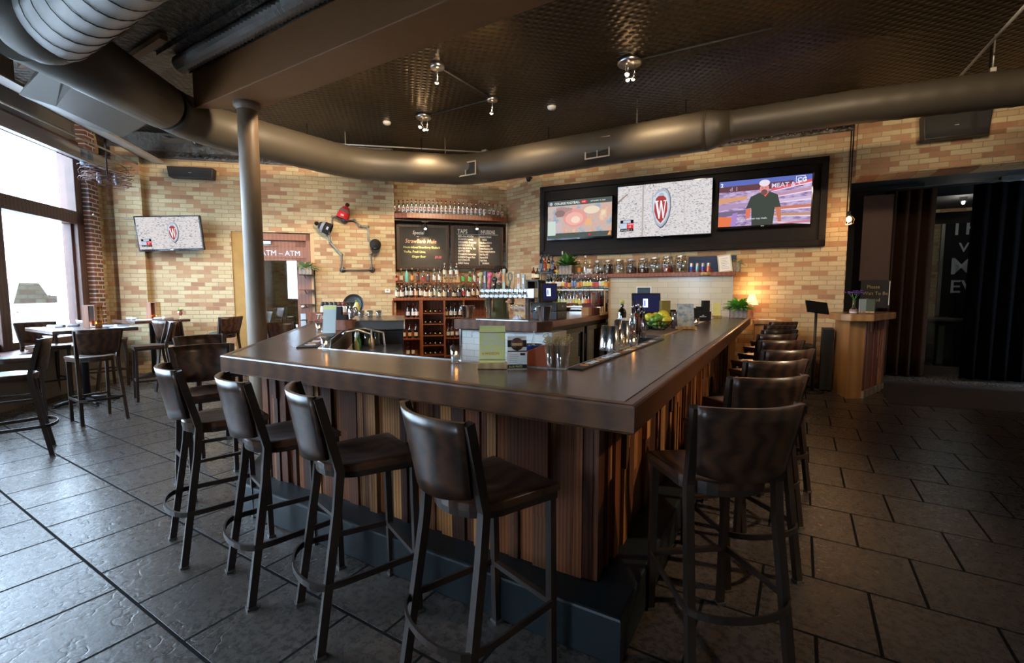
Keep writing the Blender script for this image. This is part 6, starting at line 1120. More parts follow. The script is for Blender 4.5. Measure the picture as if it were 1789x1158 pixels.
m = MB(); m.box((-1.22, -.5, 1.061), (-.98, -.35, 1.07)); tag(m.build('paper_stack', M_PAPER, None, FT), 'loose white papers on the honey-wood side cabinet', 'paper')
# ------------------------------------------------------------------ things on the left leg of the bar
r_, c, T = card(575, 582, .13, .29, plain('drinks_card', (.62, .68, .66), .7), 'pale drinks card with yellow header standing on the left leg', False, -10, 'drinks_card')
m = MB(); m.M = T; m.box((-.065, -.0052, .245), (.065, -.0042, .285)); m.build('yellow_header', M_YEL, c)
o = blk(598, 577, .24, .12, .115, M_CHERRY, 'red-brown wooden caddy holding black straws on the left leg', 'straw_caddy', 'caddy')
m = MB(); p = onz(598, 577, HB); m.M = Matrix.Translation((p.x, p.y, HB)) @ TOB
m.box((-.08, .03, .116), (-.02, .09, .26)); m.box((-.02, .03, .116), (.04, .09, .17)); m.build('straws', M_BLACKM, o); m = MB(); m.M = Matrix.Translation((p.x, p.y, HB)) @ TOB; m.lathe([(0, .116), (.022, .116), (.022, .14), (.0, .15)], (.08, .05, 0), 12); m.build('steel_pot', M_CHROME, o)
for i, (px, py) in enumerate(((614, 562), (621, 560))): p = onz(px, py, HB); m = MB(); m.lathe([(0, 0), (.032, 0), (.045, .14), (.04, .17), (.025, .20), (0, .205)], (p.x, p.y, HB + .001), 20); tag(m.build('cocktail_shaker', M_CHROME), '%s closed steel shaker beside the yellow juice bottle' % ('left', 'right')[i], 'shaker')
def upright(px, py, prof, mat, label, name, cat, capm=None, cprof=None, grp=None):
    p = onz(px, py, HB); m = MB(); m.lathe(prof, (0, 0, 0), 16); o = tag(m.build(name, mat, None, Matrix.Translation((p.x, p.y, HB + .001))), label, cat, grp)
    if cprof: m = MB(); m.lathe(cprof, (0, 0, 0), 14); m.build('cap', capm, o)
    return o
upright(624, 557, [(0, 0), (.045, 0), (.048, .01), (.048, .2), (.03, .25), (.018, .27), (0, .27)], plain('yellow_juice', (.75, .65, .2), .4), 'tall yellow juice bottle on the left leg', 'juice_bottle', 'bottle', M_GREEN, [(.02, .27), (.02, .30), (0, .3)])
for i, px in enumerate((565, 571, 579, 587, 594, 601)):
    cm_ = [M_BLACK, M_BLACK, M_BLACK, M_BLACK, plain('maroon_cap', (.12, .03, .03), .4), plain('maroon_cap2', (.16, .04, .035), .4)][i]
    upright(px, 556, [(0, 0), (.04, 0), (.042, .01), (.042, .17), (.03, .2), (0, .2)], plain('frosted_%d' % i, (.62, .62, .58), .3), 'white squeeze bottle with %s top, %s in the lettered crate' % ('black' if i < 4 else 'maroon', ordl(i, 6)), 'squeeze_bottle', 'bottle', cm_, [(.03, .2), (.034, .21), (.034, .25), (.015, .27), (0, .27)], 'squeeze bottles in the crate')
o = blk(575, 561, .62, .02, .13, M_CHERRY, 'red-brown wooden crate lettered Tito’s at the far left leg', 'bottle_crate', 'crate')
p = onz(575, 561, HB); m = MB(); m.M = Matrix.Translation((p.x, p.y, HB + .001)) @ TOB; m.box((-.31, .02, 0), (-.295, .2, .1)); m.box((.295, .02, 0), (.31, .2, .1)); m.build('crate_side', M_CHERRY, o); tt = txt('lettering', 'Tito’s', .11, M_CREAML, None, (0, 0, 0), shear=.2); tt.parent = o; tt.matrix_basis = Matrix.Translation((p.x, p.y, HB + .001)) @ TOB @ Matrix.Translation((-.20, -.003, .03)) @ Matrix.Rotation(R(90), 4, 'X')
p = onz(612, 552, HB); m = MB(); T = Matrix.Translation((p.x - .05, p.y + .12, HB + .20)) @ TOB @ Matrix.Rotation(R(78), 4, 'X'); m.M = T; m.lathe([(0, 0), (.17, 0), (.19, .02), (.195, .02), (.175, -.006), (0, -.006)], (0, 0, 0), 32); m.lathe([(0, .003), (.10, .003), (.15, .012)], (0, 0, .0), 28); tag(m.build('serving_tray', M_BLACK), 'round black serving tray propped upright at the wall end of the bar', 'tray')
for i in range(6): upright(589 + i * 6.2, 553, [(0, 0), (.028, 0), (.036, .25), (.033, .25), (.026, .01), (0, .01)], M_CLEARB, 'tall clear glass, %s before the round black tray' % ordl(i, 6), 'tall_glass', 'glass', grp='tall glasses before the tray')
# wash-up side inside the left corner
tL = (iL - i0).normalized(); nL = Vector((tL.y, -tL.x)); FLG = Matrix.Translation((i0.x, i0.y, 0)) @ Matrix.Rotation(math.atan2(tL.y, tL.x), 4, 'Z')   # x along the left leg, -y toward the bartender
m = MB(); m.box((.9, -.62, .88), (2.6, -.06, .918)); o = tag(m.build('glass_bench', M_STEEL, None, FLG), 'stainless bench inside the left leg crowded with glasses', 'counter'); m = MB(); m.box((.9, -.60, .0), (2.6, -.10, .88)); m.build('body', plain('bench_grey', (.12, .12, .12), .5, .5), o)
gp = None; rg = random.Random(8)
for i in range(30):
    c_, r0 = i % 10, i // 10; M = FLG @ Matrix.Translation((1.60 + c_ * .1, -.14 - r0 * .105, .919))
    if gp is None: m = MB(); m.lathe([(0, .14), (.027, .14), (.036, 0), (.034, 0), (.025, .135), (0, .135)], (0, 0, 0), 12); gp = m.build('upturned_glass', M_CLEARB, None, M); o = gp
    else: o = gp.copy(); COL.objects.link(o); o.matrix_world = M
    tag(o, 'upturned clear glass, %s in the %s row on the steel bench' % (ordl(c_, 10), ['first', 'second', 'third'][r0]), 'glass', 'upturned glasses on the bench')
for i, (u, v_, mat, l) in enumerate(((1.12, -.17, plain('lime_cordial', (.55, .55, .2), .4), 'pale yellow cordial bottle on the bench inside the left corner'), (1.42, -.17, plain('green_juice', (.03, .28, .09), .35), 'green pourer bottle on the bench inside the left corner'), (1.46, -.30, plain('orange_juice', (.85, .38, .03), .4), 'orange juice bottle on the bench inside the left corner'))):
    m = MB(); m.lathe([(0, 0), (.045, 0), (.047, .01), (.045, .13), (.02, .19), (.014, .26), (0, .26)], (0, 0, 0), 16); o = tag(m.build('juice_bottle', mat, None, FLG @ Matrix.Translation((u, v_, .919)) @ Matrix.Diagonal((.62, .62, .6, 1))), l, 'bottle'); m = MB(); m.lathe([(.018, .24), (.016, .28), (.008, .33), (0, .33)], (0, 0, 0), 10); m.build('pourer', M_WHITE, o)
for i, (u, v_) in enumerate(((1.45, -.25), (1.62, -.34))):
    p = FLG @ Vector((u - .25, -.04, HB - .01)); q = FLG @ Vector((u - .1, -.30 - i * .12, HB - .02)); m = MB(); m.tube([p, p + Vector((.0, .04, .03)), p.lerp(q, .5) + Vector((0, 0, .05)), q, q + Vector((.03, -.01, -.12)), q + Vector((.03, -.01, -.3))], [.016, .016, .015, .014, .012, .012], 8); tag(m.build('soda_gun_hose', M_STEEL), '%s braided soda gun hose looping off the inner corner' % ('left', 'right')[i], 'hose')
cD = onz(662, 556, 1.20); FD = Matrix.Translation((cD.x, cD.y, 0)) @ Matrix.Rotation(R(45), 4, 'Z'); dw = thing('glass_washer', 'steel glass-washing unit with sloping lid before the brick wall', 'dishwasher', FD)
m = MB(); m.hexa([(-.28, -.3, .2), (.28, -.3, .2), (.28, .3, .2), (-.28, .3, .2), (-.28, -.3, 1.08), (.28, -.3, 1.08), (.28, .3, 1.08), (-.28, .3, 1.08)]); m.build('cabinet', M_BLACK, dw, None, .006); m = MB(); m.hexa([(-.3, -.33, 1.085), (.3, -.33, 1.085), (.3, .3, 1.085), (-.3, .3, 1.085), (-.3, -.31, 1.19), (.3, -.31, 1.19), (.3, .3, 1.22), (-.3, .3, 1.22)]); m.build('lid', M_STEEL, dw, None, .01)
m = MB()
for sx_ in (-.24, .24):
    for sy_ in (-.25, .25): m.tube([(sx_, sy_, 0), (sx_, sy_, .2)], .02, 8)
m.build('feet', M_STEEL, dw)
for i in range(3): m = MB(); c_ = FD @ Vector((-.2 + i * .1, .0, 1.205)); m.lathe([(0, 0), (.028, 0), (.036, .09), (.034, .09), (.026, .01), (0, .01)], c_, 14); tag(m.build('short_glass', M_CLEARB), 'short glass, %s on the washer lid' % ordl(i, 3), 'glass', 'short glasses on the washer lid')
# right back counter: cash drawer, screen, boxes
def onc(px, py, w_, d_, h, mat, label, name, cat, yaw=0, z=HB, bevel=.004):
    return blk(px, py, w_, d_, h, mat, label, name, cat, z, yaw, None, bevel)
pc = onz(984, 562, HB); ang = math.degrees(math.atan2(e.y, e.x)); MC = Matrix.Translation((I2.x, I2.y, HB)) @ Matrix.Rotation(math.atan2(e.y, e.x), 4, 'Z')
cdw = thing('cash_drawer', 'pair of stacked black cash drawers beside the right champagne bucket', 'cash drawer', MC @ Matrix.Translation((.35, .08, 0)))
for k in range(2):
    m = MB(); m.box((0, 0, .004 + k * .135), (.42, .42, .13 + k * .135)); dr = m.build('drawer_unit', M_BLACK, cdw, None, .004); m = MB(); m.box((.02, -.006, .02 + k * .135), (.40, .0, .115 + k * .135)); m.build('drawer_front', plain('drawer_%d' % k, (.035, .033, .036), .35), dr); m = MB(); m.lathe([(0, 0), (.015, 0), (.015, .01), (0, .012)], (.21, -.006, .07 + k * .135), 10, 0, Matrix.Rotation(R(90), 4, 'X')); m.build('lock', M_STEEL, dr)
q = onv(960, 527, tuple((MC @ Vector((.4, .42, 0)))[:2]), (FH.x, FH.y)); register(Matrix.Translation((q.x, q.y, q.z)) @ TOB @ Matrix.Rotation(R(12), 4, 'Z'), .26, .29, 'small register screen above the cash drawers, turned toward the taps')
m = MB(); m.M = Matrix.Translation((q.x, q.y, 0)) @ TOB; m.box((-.05, .0, HB + .001), (.05, .12, q.z - .03)); tag(m.build('screen_stand', M_BLACK), 'black post carrying the small register screen', 'stand')
def onmc(u, v_, w_, d_, h, mat, label, name, cat, z=0): m = MB(); m.box((u, v_, z + .001), (u + w_, v_ + d_, z + h)); return tag(m.build(name, mat, None, MC, .003), label, cat)
o = onmc(LC * .60, .06, .17, .14, .15, M_MAPLE, 'small honey-wood box in front of the red stack', 'wooden_box', 'box')
for k in range(6): onmc(LC * .70, .05 + (k % 2) * .008, .34, .24, .033, plain('oxblood_%d' % k, (.12, .018, .014), .4), 'dark red menu folder, %s of six from the bottom of the stack' % ORD[k], 'menu_folder', 'folder', k * .034)['group'] = 'stacked menu folders'
m = MB(); m.box((LC * .72, .12, .206), (LC * .72 + .2, .14, .42)); o = tag(m.build('clipboard', M_DOORW, None, MC), 'clipboard with pale paper standing on the red menu stack', 'clipboard'); m = MB(); m.box((LC * .72 + .01, .116, .215), (LC * .72 + .19, .119, .39)); m.build('sheet', plain('pink_paper', (.55, .42, .38), .8), o)
m = MB(); m.box((LC * .88, .10, .001), (LC * .88 + .22, .24, .14)); o = tag(m.build('lettered_box', M_OAK, None, MC, .003), 'pale wooden box with black letters ADI at the end of the back counter', 'box'); txt('lettering', 'ADI', .09, M_BLACKM, o, (LC * .88 + .03, .098, .04), bold=.002, sx=.95)
for k in range(2): m = MB(); m.box((LC * .88 + .08 + k * .06, .14, .141), (LC * .88 + .09 + k * .06, .2, .42)); tag(m.build('menu_sleeve', [plain('maroon', (.2, .02, .02), .5), M_PAPER][k], None, MC), ['maroon menu sleeve standing in the lettered box', 'white menu sleeve standing in the lettered box'][k], 'menu')
# ------------------------------------------------------------------ bartender behind the taps
pb = onv(874, 480, tuple((FI @ Vector((0, 1.15, 0)))[:2]), (ny.x, ny.y)); MP = Matrix.Translation((pb.x, pb.y, 0)) @ Matrix.Rotation(YAW, 4, 'Z')
ps = thing('person', 'person in dark olive clothes with dark curly hair leaning over the rack behind the taps', 'person', MP)
zh = pb.z
def skin_body(name, verts, edges, rad, mat, parent, root=0, lev=2):
    me = bpy.data.meshes.new(name); me.from_pydata(verts, edges, []); me.materials.append(mat); o = bpy.data.objects.new(name, me); COL.objects.link(o); o.parent = parent; KIDS.setdefault(parent.name, []).append(o)
    s = o.modifiers.new('skin', 'SKIN'); 
    for i, r0 in enumerate(rad): sv = me.skin_vertices[0].data[i]; sv.radius = (r0, r0) if not isinstance(r0, tuple) else r0; sv.use_root = (i == root)
    s.use_smooth_shade = True; b = o.modifiers.new('sub', 'SUBSURF'); b.levels = b.render_levels = lev; return o
M_SKIN = plain('skin', (.55, .27, .20), .5, 0, .1, 20); M_OLIVE = plain('olive_cloth', (.055, .055, .02), .9, 0, .2, 20); M_HAIR = plain('curly_hair', (.03, .014, .008), .9, 0, .5, 40, bmp=1)
V = [(0, .10, zh - .78), (0, .08, zh - .55), (0, .03, zh - .36), (0, .0, zh - .24), (0, -.03, zh - .13), (-.09, .10, zh - .86), (-.10, .08, zh - 1.32), (-.11, .12, .09), (-.11, -.04, .05), (.09, .10, zh - .86), (.10, .08, zh - 1.32), (.11, .12, .09), (.11, -.04, .05), (.18, .02, zh - .29), (.21, -.07, zh - .50), (.17, -.26, zh - .455), (-.18, .02, zh - .29), (-.24, .02, zh - .54), (-.20, -.16, zh - .62)]
Eg = [(0, 1), (1, 2), (2, 3), (3, 4), (0, 5), (5, 6), (6, 7), (7, 8), (0, 9), (9, 10), (10, 11), (11, 12), (3, 13), (13, 14), (14, 15), (3, 16), (16, 17), (17, 18)]
skin_body('body', V, Eg, [(.16, .12), (.14, .11), (.17, .12), (.13, .10), .055, .095, .065, .045, .04, .095, .065, .045, .04, .07, .048, .034, .07, .048, .034], M_OLIVE, ps)
m = MB(); m.ball((0, -.05, zh), .098, 20, 14, 0, (.80, .98, 1.18)); m.ball((0, -.145, zh - .01), .018, 8, 6, 0, (.8, 1, 1.5)); m.ball((-.08, -.045, zh), .022, 8, 6, 0, (.5, .8, 1.3)); m.ball((.08, -.045, zh), .022, 8, 6, 0, (.5, .8, 1.3)); m.tube([(0, -.02, zh - .19), (0, -.035, zh - .07)], [.055, .052], 14); hd = m.build('head', M_SKIN, ps)
m = MB(); m.ball((-.032, -.132, zh + .018), .012, 8, 6); m.ball((.032, -.132, zh + .018), .012, 8, 6); m.build('eyes', M_BLACK, hd); m = MB(); m.tube([(-.025, -.136, zh - .05), (0, -.143, zh - .052), (.025, -.136, zh - .05)], .005, 6); m.build('mouth', plain('lips', (.4, .13, .11), .5), hd)
m = MB(); rh = random.Random(2)
for i in range(90):
    a = rh.uniform(0, 6.28); t = rh.uniform(0, 1); el = math.asin(t * .95); m.ball((.10 * math.cos(a) * math.cos(el), -.035 + .115 * math.sin(a) * math.cos(el) + (.03 if math.sin(a) < 0 else 0) * (1 - t), zh + .055 + .09 * math.sin(el)), rh.uniform(.024, .036), 7, 5)
m.build('curly_hair', M_HAIR, ps)
hc = Vector((.16, -.30, zh - .45)); m = MB(); m.ball(hc + Vector((0, -.035, 0)), .045, 12, 8, 0, (.85, 1.15, .42))
for k in range(4):
    x = -.027 + k * .018; b0_ = hc + Vector((x, -.075, .0)); L = [.062, .074, .07, .055][k]; m.tube([b0_ + Vector((0, .03, 0)), b0_, b0_ + Vector((x * .15, -L * .45, -.004)), b0_ + Vector((x * .2, -L * .75, -.028)), b0_ + Vector((x * .2, -L * .8, -.05))], [.010, .010, .0088, .008, .006], 8)
m.tube([hc + Vector((-.025, -.02, 0)), hc + Vector((-.052, -.045, -.012)), hc + Vector((-.055, -.08, -.03))], [.012, .010, .007], 8); m.tube([hc + Vector((.005, .08, .0)), hc + Vector((0, 0, 0))], [.032, .027], 12); m.build('hand', M_SKIN, ps)
hc = Vector((-.20, -.20, zh - .62)); m = MB(); m.ball(hc + Vector((0, -.035, 0)), .045, 12, 8, 0, (.85, 1.15, .42))
for k in range(4):
    x = -.027 + k * .018; b0_ = hc + Vector((x, -.075, .0)); L = [.055, .07, .074, .062][k]; m.tube([b0_ + Vector((0, .03, 0)), b0_, b0_ + Vector((x * .15, -L * .45, -.004)), b0_ + Vector((x * .2, -L * .75, -.028))], [.010, .010, .0088, .007], 8)
m.tube([hc + Vector((.025, -.02, 0)), hc + Vector((.052, -.045, -.012)), hc + Vector((.055, -.08, -.03))], [.012, .010, .007], 8); m.build('hand', M_SKIN, ps)
m = MB()
for sx_ in (-.11, .11): m.ball((sx_, .03, .05), .055, 12, 8, 0, (.9, 2.2, .9))
m.build('shoes', M_BLACK, ps)
# ------------------------------------------------------------------ high tables and chairs by the window
TT = None
def high_table(x, y, w_, d_, rot, z, label):
    r_ = thing('high_table', label, 'table', frame(x, y, rot), 'high dining tables by the window')
    m = MB(); m.box((-w_ / 2, -d_ / 2, z - .045), (w_ / 2, d_ / 2, z)); m.build('table_top', M_TABLE, r_, None, .006)
    m = MB(); m.lathe([(0, .05), (.04, .05), (.04, z - .06), (.12, z - .046), (0, z - .046)], (0, 0, 0), 16); m.build('pedestal', M_BLACK, r_)
    m = MB()
    for a in range(4): c_, s_ = math.cos(a * math.pi / 2), math.sin(a * math.pi / 2); m.tube([(0, 0, .07), (c_ * .2, s_ * .2, .05), (c_ * .34, s_ * .34, .03)], [.035, .03, .022], 8); m.lathe([(0, 0), (.025, 0), (.02, .02), (0, .02)], (c_ * .33, s_ * .33, 0), 8)
    m.build('cross_foot', M_BLACK, r_); return r_
M_TABLE = wood('table_top_wood', (.05, .026, .02), (.11, .06, .045), (1, 5, 1), .25, .4)
ZT = 1.04
high_table(-8.22, 2.25, 1.12, .86, 0, ZT, 'nearer high table by the window, between the dark chairs')
high_table(-9.72, 3.60, .95, .82, 0, ZT, 'farther high table near the brick wall, carrying the orange cocktail')
high_table(-6.75, .62, .9, .9, 8, ZT, 'high table at the left edge, only one foot bar of its base in view')
GC = 'high chairs around the window tables'
for (x, y, a), l in (((-7.03, 2.0, 90), 'high chair with its broad dark back turned to the camera, at the nearer window table'),
    ((-7.80, 2.86, 166), 'high chair seen edge-on between the two window tables'),
    ((-7.62, 1.50, -12), 'high chair at far left facing the nearer window table, back edge-on'),
    ((-6.07, 1.12, 165), 'high chair nearest the camera at far left, seen edge-on facing out of frame'),
    ((-8.98, 2.05, -82), 'high chair on the window side of the nearer table, half hidden'),
    ((-8.22, 3.38, 32), 'high chair with dark back in front of the farther table'),
    ((-8.72, 4.28, 100), 'high chair with a green patterned cushion on the right of the farther table'),
    ((-9.35, 2.82, 12), 'high chair with open frame behind the nearer table')): 
    put_stool(x, y, a, l, GC, 'chair')
m = MB(); M = frame(-8.72, 4.28, 100); m.M = M; m.grid(lambda u, v_: ((u - .5) * .36, (v_ - .5) * .34, .79 + .035 * (1 - (2 * u - 1) ** 4) * (1 - (2 * v_ - 1) ** 4)), 10, 10, 0, .01, lambda u, v_: (0, 0, -1)); tag(m.build('seat_cushion', plain('green_cushion', (.06, .065, .04), .9, 0, .6, 30), None, None, 0, True), 'green patterned cushion lying on the chair at the farther table', 'cushion')
def lantern(x, y, label):
    r_ = thing('candle_lantern', label, 'candle', frame(x, y, 40, ZT + .001)); m = MB()
    m.box((-.075, -.075, 0), (.075, .075, .012)); m.box((-.075, -.075, .012), (.0, .075, .30)); m.box((-.0, -.075, .29), (.075, .075, .30)); m.box((.068, -.075, .012), (.075, -.068, .29)); m.box((.068, .068, .012), (.075, .075, .29)); m.build('wooden_body', M_DOORW, r_)
    m = MB(); m.box((.004, -.07, .012), (.066, -.066, .29)); m.box((.07, -.066, .012), (.074, .066, .29)); m.build('amber_pane', glass('amber_pane', (.8, .6, .3), .1), r_); m = MB(); m.lathe([(0, .012), (.02, .012), (.02, .05), (0, .05)], (.035, 0, 0), 10); m.build('candle', M_WHITE, r_); m = MB(); m.ball((.035, 0, .062), .008, 8, 6, 0, (1, 1, 1.8)); m.build('flame', emis('lantern_flame', (1, .45, .1), 20), r_)
lantern(-8.05, 2.32, 'wood and amber-glass candle lantern on the nearer window table'); lantern(-9.78, 3.66, 'wood and amber-glass candle lantern on the farther window table')
M_NAP = plain('grey_napkin', (.45, .45, .5), .9)
def napkin(x, y, a, label):
    r_ = thing('napkin_roll', label, 'napkin', frame(x, y, a, ZT + .02)); m = MB(); m.tube([(-.14, 0, 0), (.14, 0, 0)], .019, 10); m.build('rolled_cloth', M_NAP, r_); m = MB(); m.tube([(-.02, 0, 0), (.02, 0, 0)], .021, 10); m.build('paper_band', M_PAPER, r_)
napkin(-8.45, 2.05, 20, 'rolled grey napkin on the window side of the nearer table'); napkin(-8.55, 2.2, 35, 'second rolled napkin on the nearer table, beside the lantern'); napkin(-7.85, 2.5, 60, 'rolled napkin on the nearer table, end farthest from the camera'); napkin(-9.95, 3.4, 10, 'rolled napkin left of the lantern on the farther table'); napkin(-9.5, 3.7, 70, 'rolled napkin right of the lantern on the farther table')
for i, (x, y) in enumerate(((-7.80, 2.6), (-9.62, 3.45))): m = MB(); m.box((-.11, -.15, 0), (.11, .15, .006)); tag(m.build('paper_menu', M_PAPER, None, frame(x, y, 30 + 40 * i, ZT + .001)), ['white paper menu at the far end of the nearer table', 'white paper menu in front of the lantern on the farther table'][i], 'menu')
ck = thing('cocktail', 'orange-red cocktail with a green garnish on the farther window table', 'drink', frame(-9.36, 3.90, 0, ZT + .001))
m = MB(); m.lathe([(0, 0), (.035, 0), (.033, .004), (.005, .01), (.005, .05), (.035, .07), (.048, .11), (.036, .15), (.034, .15), (.046, .11), (.033, .073), (0, .055)], (0, 0, 0), 18); m.build('glass', M_GLASS, ck); m = MB(); m.ball((0, 0, .105), .043, 14, 8, 0, (1, 1, .85)); m.build('drink', plain('orange_drink', (.85, .16, .05), .3), ck); leafy(ck, (0, 0, .14), 10, .06, M_LIME, random.Random(3), 'garnish', wd=.012)
# ------------------------------------------------------------------ host stand
hs = thing('host_stand', 'wooden host stand with strip-panelled front and dark top at the curtained opening', 'host stand', Matrix.Translation((0, 0, 0)))
HP = [Vector((.60, 8.07)), Vector((.79, 8.20)), Vector((1.13, 9.20)), Vector((.70, 9.21)), Vector((.46, 8.62))]
m = MB(); m.prism(HP, .0, 1.11); m.build('body', M_MAPLE, hs)
strips('strip_front', HP[1], HP[2], .11, 1.11, hs, random.Random(5), [(.42, .18, .07), (.55, .28, .12), (.30, .10, .05), (.48, .22, .09), (.22, .06, .04)], .025, .06)
m = MB(); a_, b_ = HP[1], HP[2]; t = (b_ - a_).normalized(); n_ = Vector((t.y, -t.x)); m.prism([a_, b_, b_ + n_ * .03, a_ + n_ * .03], 0, .10); m.build('skirting', M_CRATE, hs)
tp = [onz(1463, 550, 1.21), onz(1481, 557, 1.21), onz(1518, 556.5, 1.21), onz(1551, 551, 1.21)]
tp2 = [Vector((.49, 8.03)), Vector((.60, 7.97)), Vector((.87, 8.08)), Vector((1.26, 9.22)), Vector((.70, 9.215)), Vector((.36, 8.62))]
m = MB(); m.prism(tp2, 1.11, 1.205); m.build('edge', M_FASCIA2, hs, None, .008) if 'M_FASCIA2' in globals() else m.build('edge', M_MAPLE, hs, None, .008)
m = MB(); c_ = sum(tp2, Vector((0, 0))) / len(tp2); m.prism([c_ + (p - c_) * .93 for p in tp2], 1.206, 1.212); m.build('top', M_TOP, hs)
p = Vector((.66, 8.42)); vs_ = thing('flower_vase', 'small vase of purple flowers with a striped base on the host stand', 'vase', frame(p.x, p.y, 0, 1.213))
m = MB(); m.lathe([(0, 0), (.045, 0), (.05, .02), (.045, .05), (.02, .08), (.015, .16), (.022, .19), (.018, .19)], (0, 0, 0), 16); m.build('glass_body', M_GLASS, vs_); m = MB(); m.lathe([(.051, .02), (.047, .05)], (0, 0, 0), 16); m.lathe([(.046, .0), (.051, .018)], (0, 0, 0), 16, 1); m.build('striped_base', [plain('dusty_pink', (.4, .2, .2), .6), M_PAPER], vs_)
m = MB()
for i in range(6): a = i * 1.05; m.tube([(0, 0, .02), (.01 * math.cos(a), .01 * math.sin(a), .2), (.06 * math.cos(a), .05 * math.sin(a), .28)], .0025, 4)
m.build('stems', M_GREEN, vs_); m = MB(); rf = random.Random(1)
for i in range(26): a = rf.uniform(0, 6.28); r0 = rf.uniform(.02, .11); m.ball((r0 * math.cos(a) * 1.1, r0 * math.sin(a), .29 + rf.uniform(-.02, .03)), rf.uniform(.012, .022), 7, 5, 0, (1, 1, .6))
m.build('petals', plain('purple_petals', (.12, .04, .28), .7), vs_)
for i, (x, y, c_) in enumerate(((.80, 8.62, plain('pale_cover', (.35, .42, .42), .6)), (.87, 8.60, plain('dark_green_cover', (.06, .07, .03), .6)))): m = MB(); m.box((-.06, 0, 0), (.06, .02, .2)); o = tag(m.build('standing_card', c_, None, frame(x, y, 25 - 60 * i, 1.213)), ['pale folded card standing on the host stand', 'dark green card standing on the host stand, right of the vase'][i], 'card'); m = MB(); m.box((-.065, -.01, 0), (.065, .0, .02)); m.build('wooden_foot', M_OAK, o)
ts = thing('tablet_stand', 'dark tilted tablet on a black stand left of the host stand', 'tablet', frame(.20, 8.30, 20)); m = MB(); m.tube([(0, 0, 0), (0, 0, 1.22)], .02, 8); m.lathe([(0, 0), (.14, 0), (.13, .02), (0, .03)], (0, 0, 0), 20); m.build('post', M_BLACK, ts)
m = MB(); m.M = Matrix.Translation((0, -.02, 1.29)) @ Matrix.Rotation(R(8), 4, 'Y') @ Matrix.Rotation(R(-42), 4, 'X'); m.box((-.15, -.012, -.11), (.15, .012, .11)); m.build('tablet', M_GLOSSB, ts, None, .004)
m = MB(); m.box((.30, 8.50, .02), (.45, 9.0, .95)); tag(m.build('menu_shelf', M_BLACKM), 'dark shelf of papers on the left side of the host stand', 'shelf')
# low black grille cabinet under the brick wall
rc_ = thing('radiator_cabinet', 'low black cabinet with slotted grille along the brick wall by the host stand', 'cabinet', FT); m = MB(); m.box((-.86, -.62, .03), (-.42, -.01, .66)); m.build('body', M_BLACKM, rc_)
m = MB()
for i in range(11): m.box((-.85 + i * .038, -.63, .04), (-.83 + i * .038, -.62, .16))
m.build('grille', M_BLACK, rc_)
# pendant bulb in a wire cage
pz = pl(FT, 1483, 383, -.45); pd = thing('pendant_lamp', 'bare glowing bulb in a wire cage hanging by the brick corner', 'lamp', FT @ Matrix.Translation((pz[0], -.45, pz[1])))
m = MB(); m.tube([(0, 0, .1), (0, 0, ZC - pz[1])], .006, 6); m.build('cord', M_BLACK, pd); m = MB(); m.lathe([(0, .12), (.02, .12), (.024, .05), (0, .05)], (0, 0, 0), 12); m.build('socket', M_BLACK, pd)
m = MB(); m.ball((0, 0, .0), .034, 12, 8, 0, (1, 1, 1.25)); m.build('bulb', emis('warm_bulb', (1, .5, .16), 14), pd); m = MB()
for j in range(6): a = j * math.pi / 3; m.tube([(.02 * math.cos(a), .02 * math.sin(a), .07), (.07 * math.cos(a), .07 * math.sin(a), .0), (.055 * math.cos(a), .055 * math.sin(a), -.07), (0, 0, -.08)], .0025, 4)
m.build('cage', M_IRON, pd)
l = bpy.data.lights.new('pendant_light', 'POINT'); l.energy = 5; l.color = (1, .55, .25); l.shadow_soft_size = .035; o = bpy.data.objects.new('pendant_light', l); COL.objects.link(o); o.matrix_world = FT @ Matrix.Translation((pz[0], -.45, pz[1] - .06))
for i, x in enumerate((-.03, .0)): m = MB(); m.tube([(x, -.02, 3.0 if i else 2.6), (x, -.02, ZC)], .009, 6); tag(m.build('wall_conduit', M_BLACK, None, FT), '%s thin black conduit up the brick corner above the pendant' % ('left', 'right')[i], 'pipe')
# curtained vestibule
def curtain(x0, x1, y, z0, z1, amp, per, label, mat=M_CURT, rs=0):
    m = MB(); n_ = int((x1 - x0) / .02); rr = random.Random(rs); ph = [rr.uniform(-.5, .5) for _ in range(40)]
    m.grid(lambda u, v_: (x0 + (x1 - x0) * u, y + amp * (.4 + .6 * (1 - v_)) * math.sin((x1 - x0) * u / per * 6.28 + ph[int(u * 12)] * .6) * 1.0, z0 + (z1 - z0) * v_), n_, 6, 0, .012, lambda u, v_: (0, 1, 0))
    return tag(m.build('curtain', mat, None, FT, 0, True), label, 'curtain')
curtain(.74, 1.46, 1.35, .03, 3.3, .045, .17, 'brown floor-length curtain in soft folds beside the host stand', rs=3)
m = MB(); m.box((.38, 1.05, 1.72), (.80, 1.09, 3.2)); tag(m.build('brown_panel', plain('brown_panel', (.06, .03, .018), .7), None, FT), 'flat brown panel hanging left of the curtain in the dark opening', 'panel')
curtain(pl(FT, 1688, 500, 1.3)[0], 3.85, 1.30, .04, 3.3, .05, .2, 'black curtain closing the right side of the dark opening', plain('black_curtain', (.0012, .0012, .0014), 1, spec=.02), 5)
m = MB(); m.tube([(.1, 1.32, 3.32), (4, 1.32, 3.32)], .02, 8); tag(m.build('curtain_rail', M_BLACK, None, FT), 'black curtain rail across the dark opening', 'rail')
sx0, sz1 = pl(FT, 1502, 492, .6); sg_ = thing('waiting_sign', 'black sign with gold words on a stand behind the host stand', 'sign', FT @ Matrix.Translation((sx0 + .22, .6, 0)))
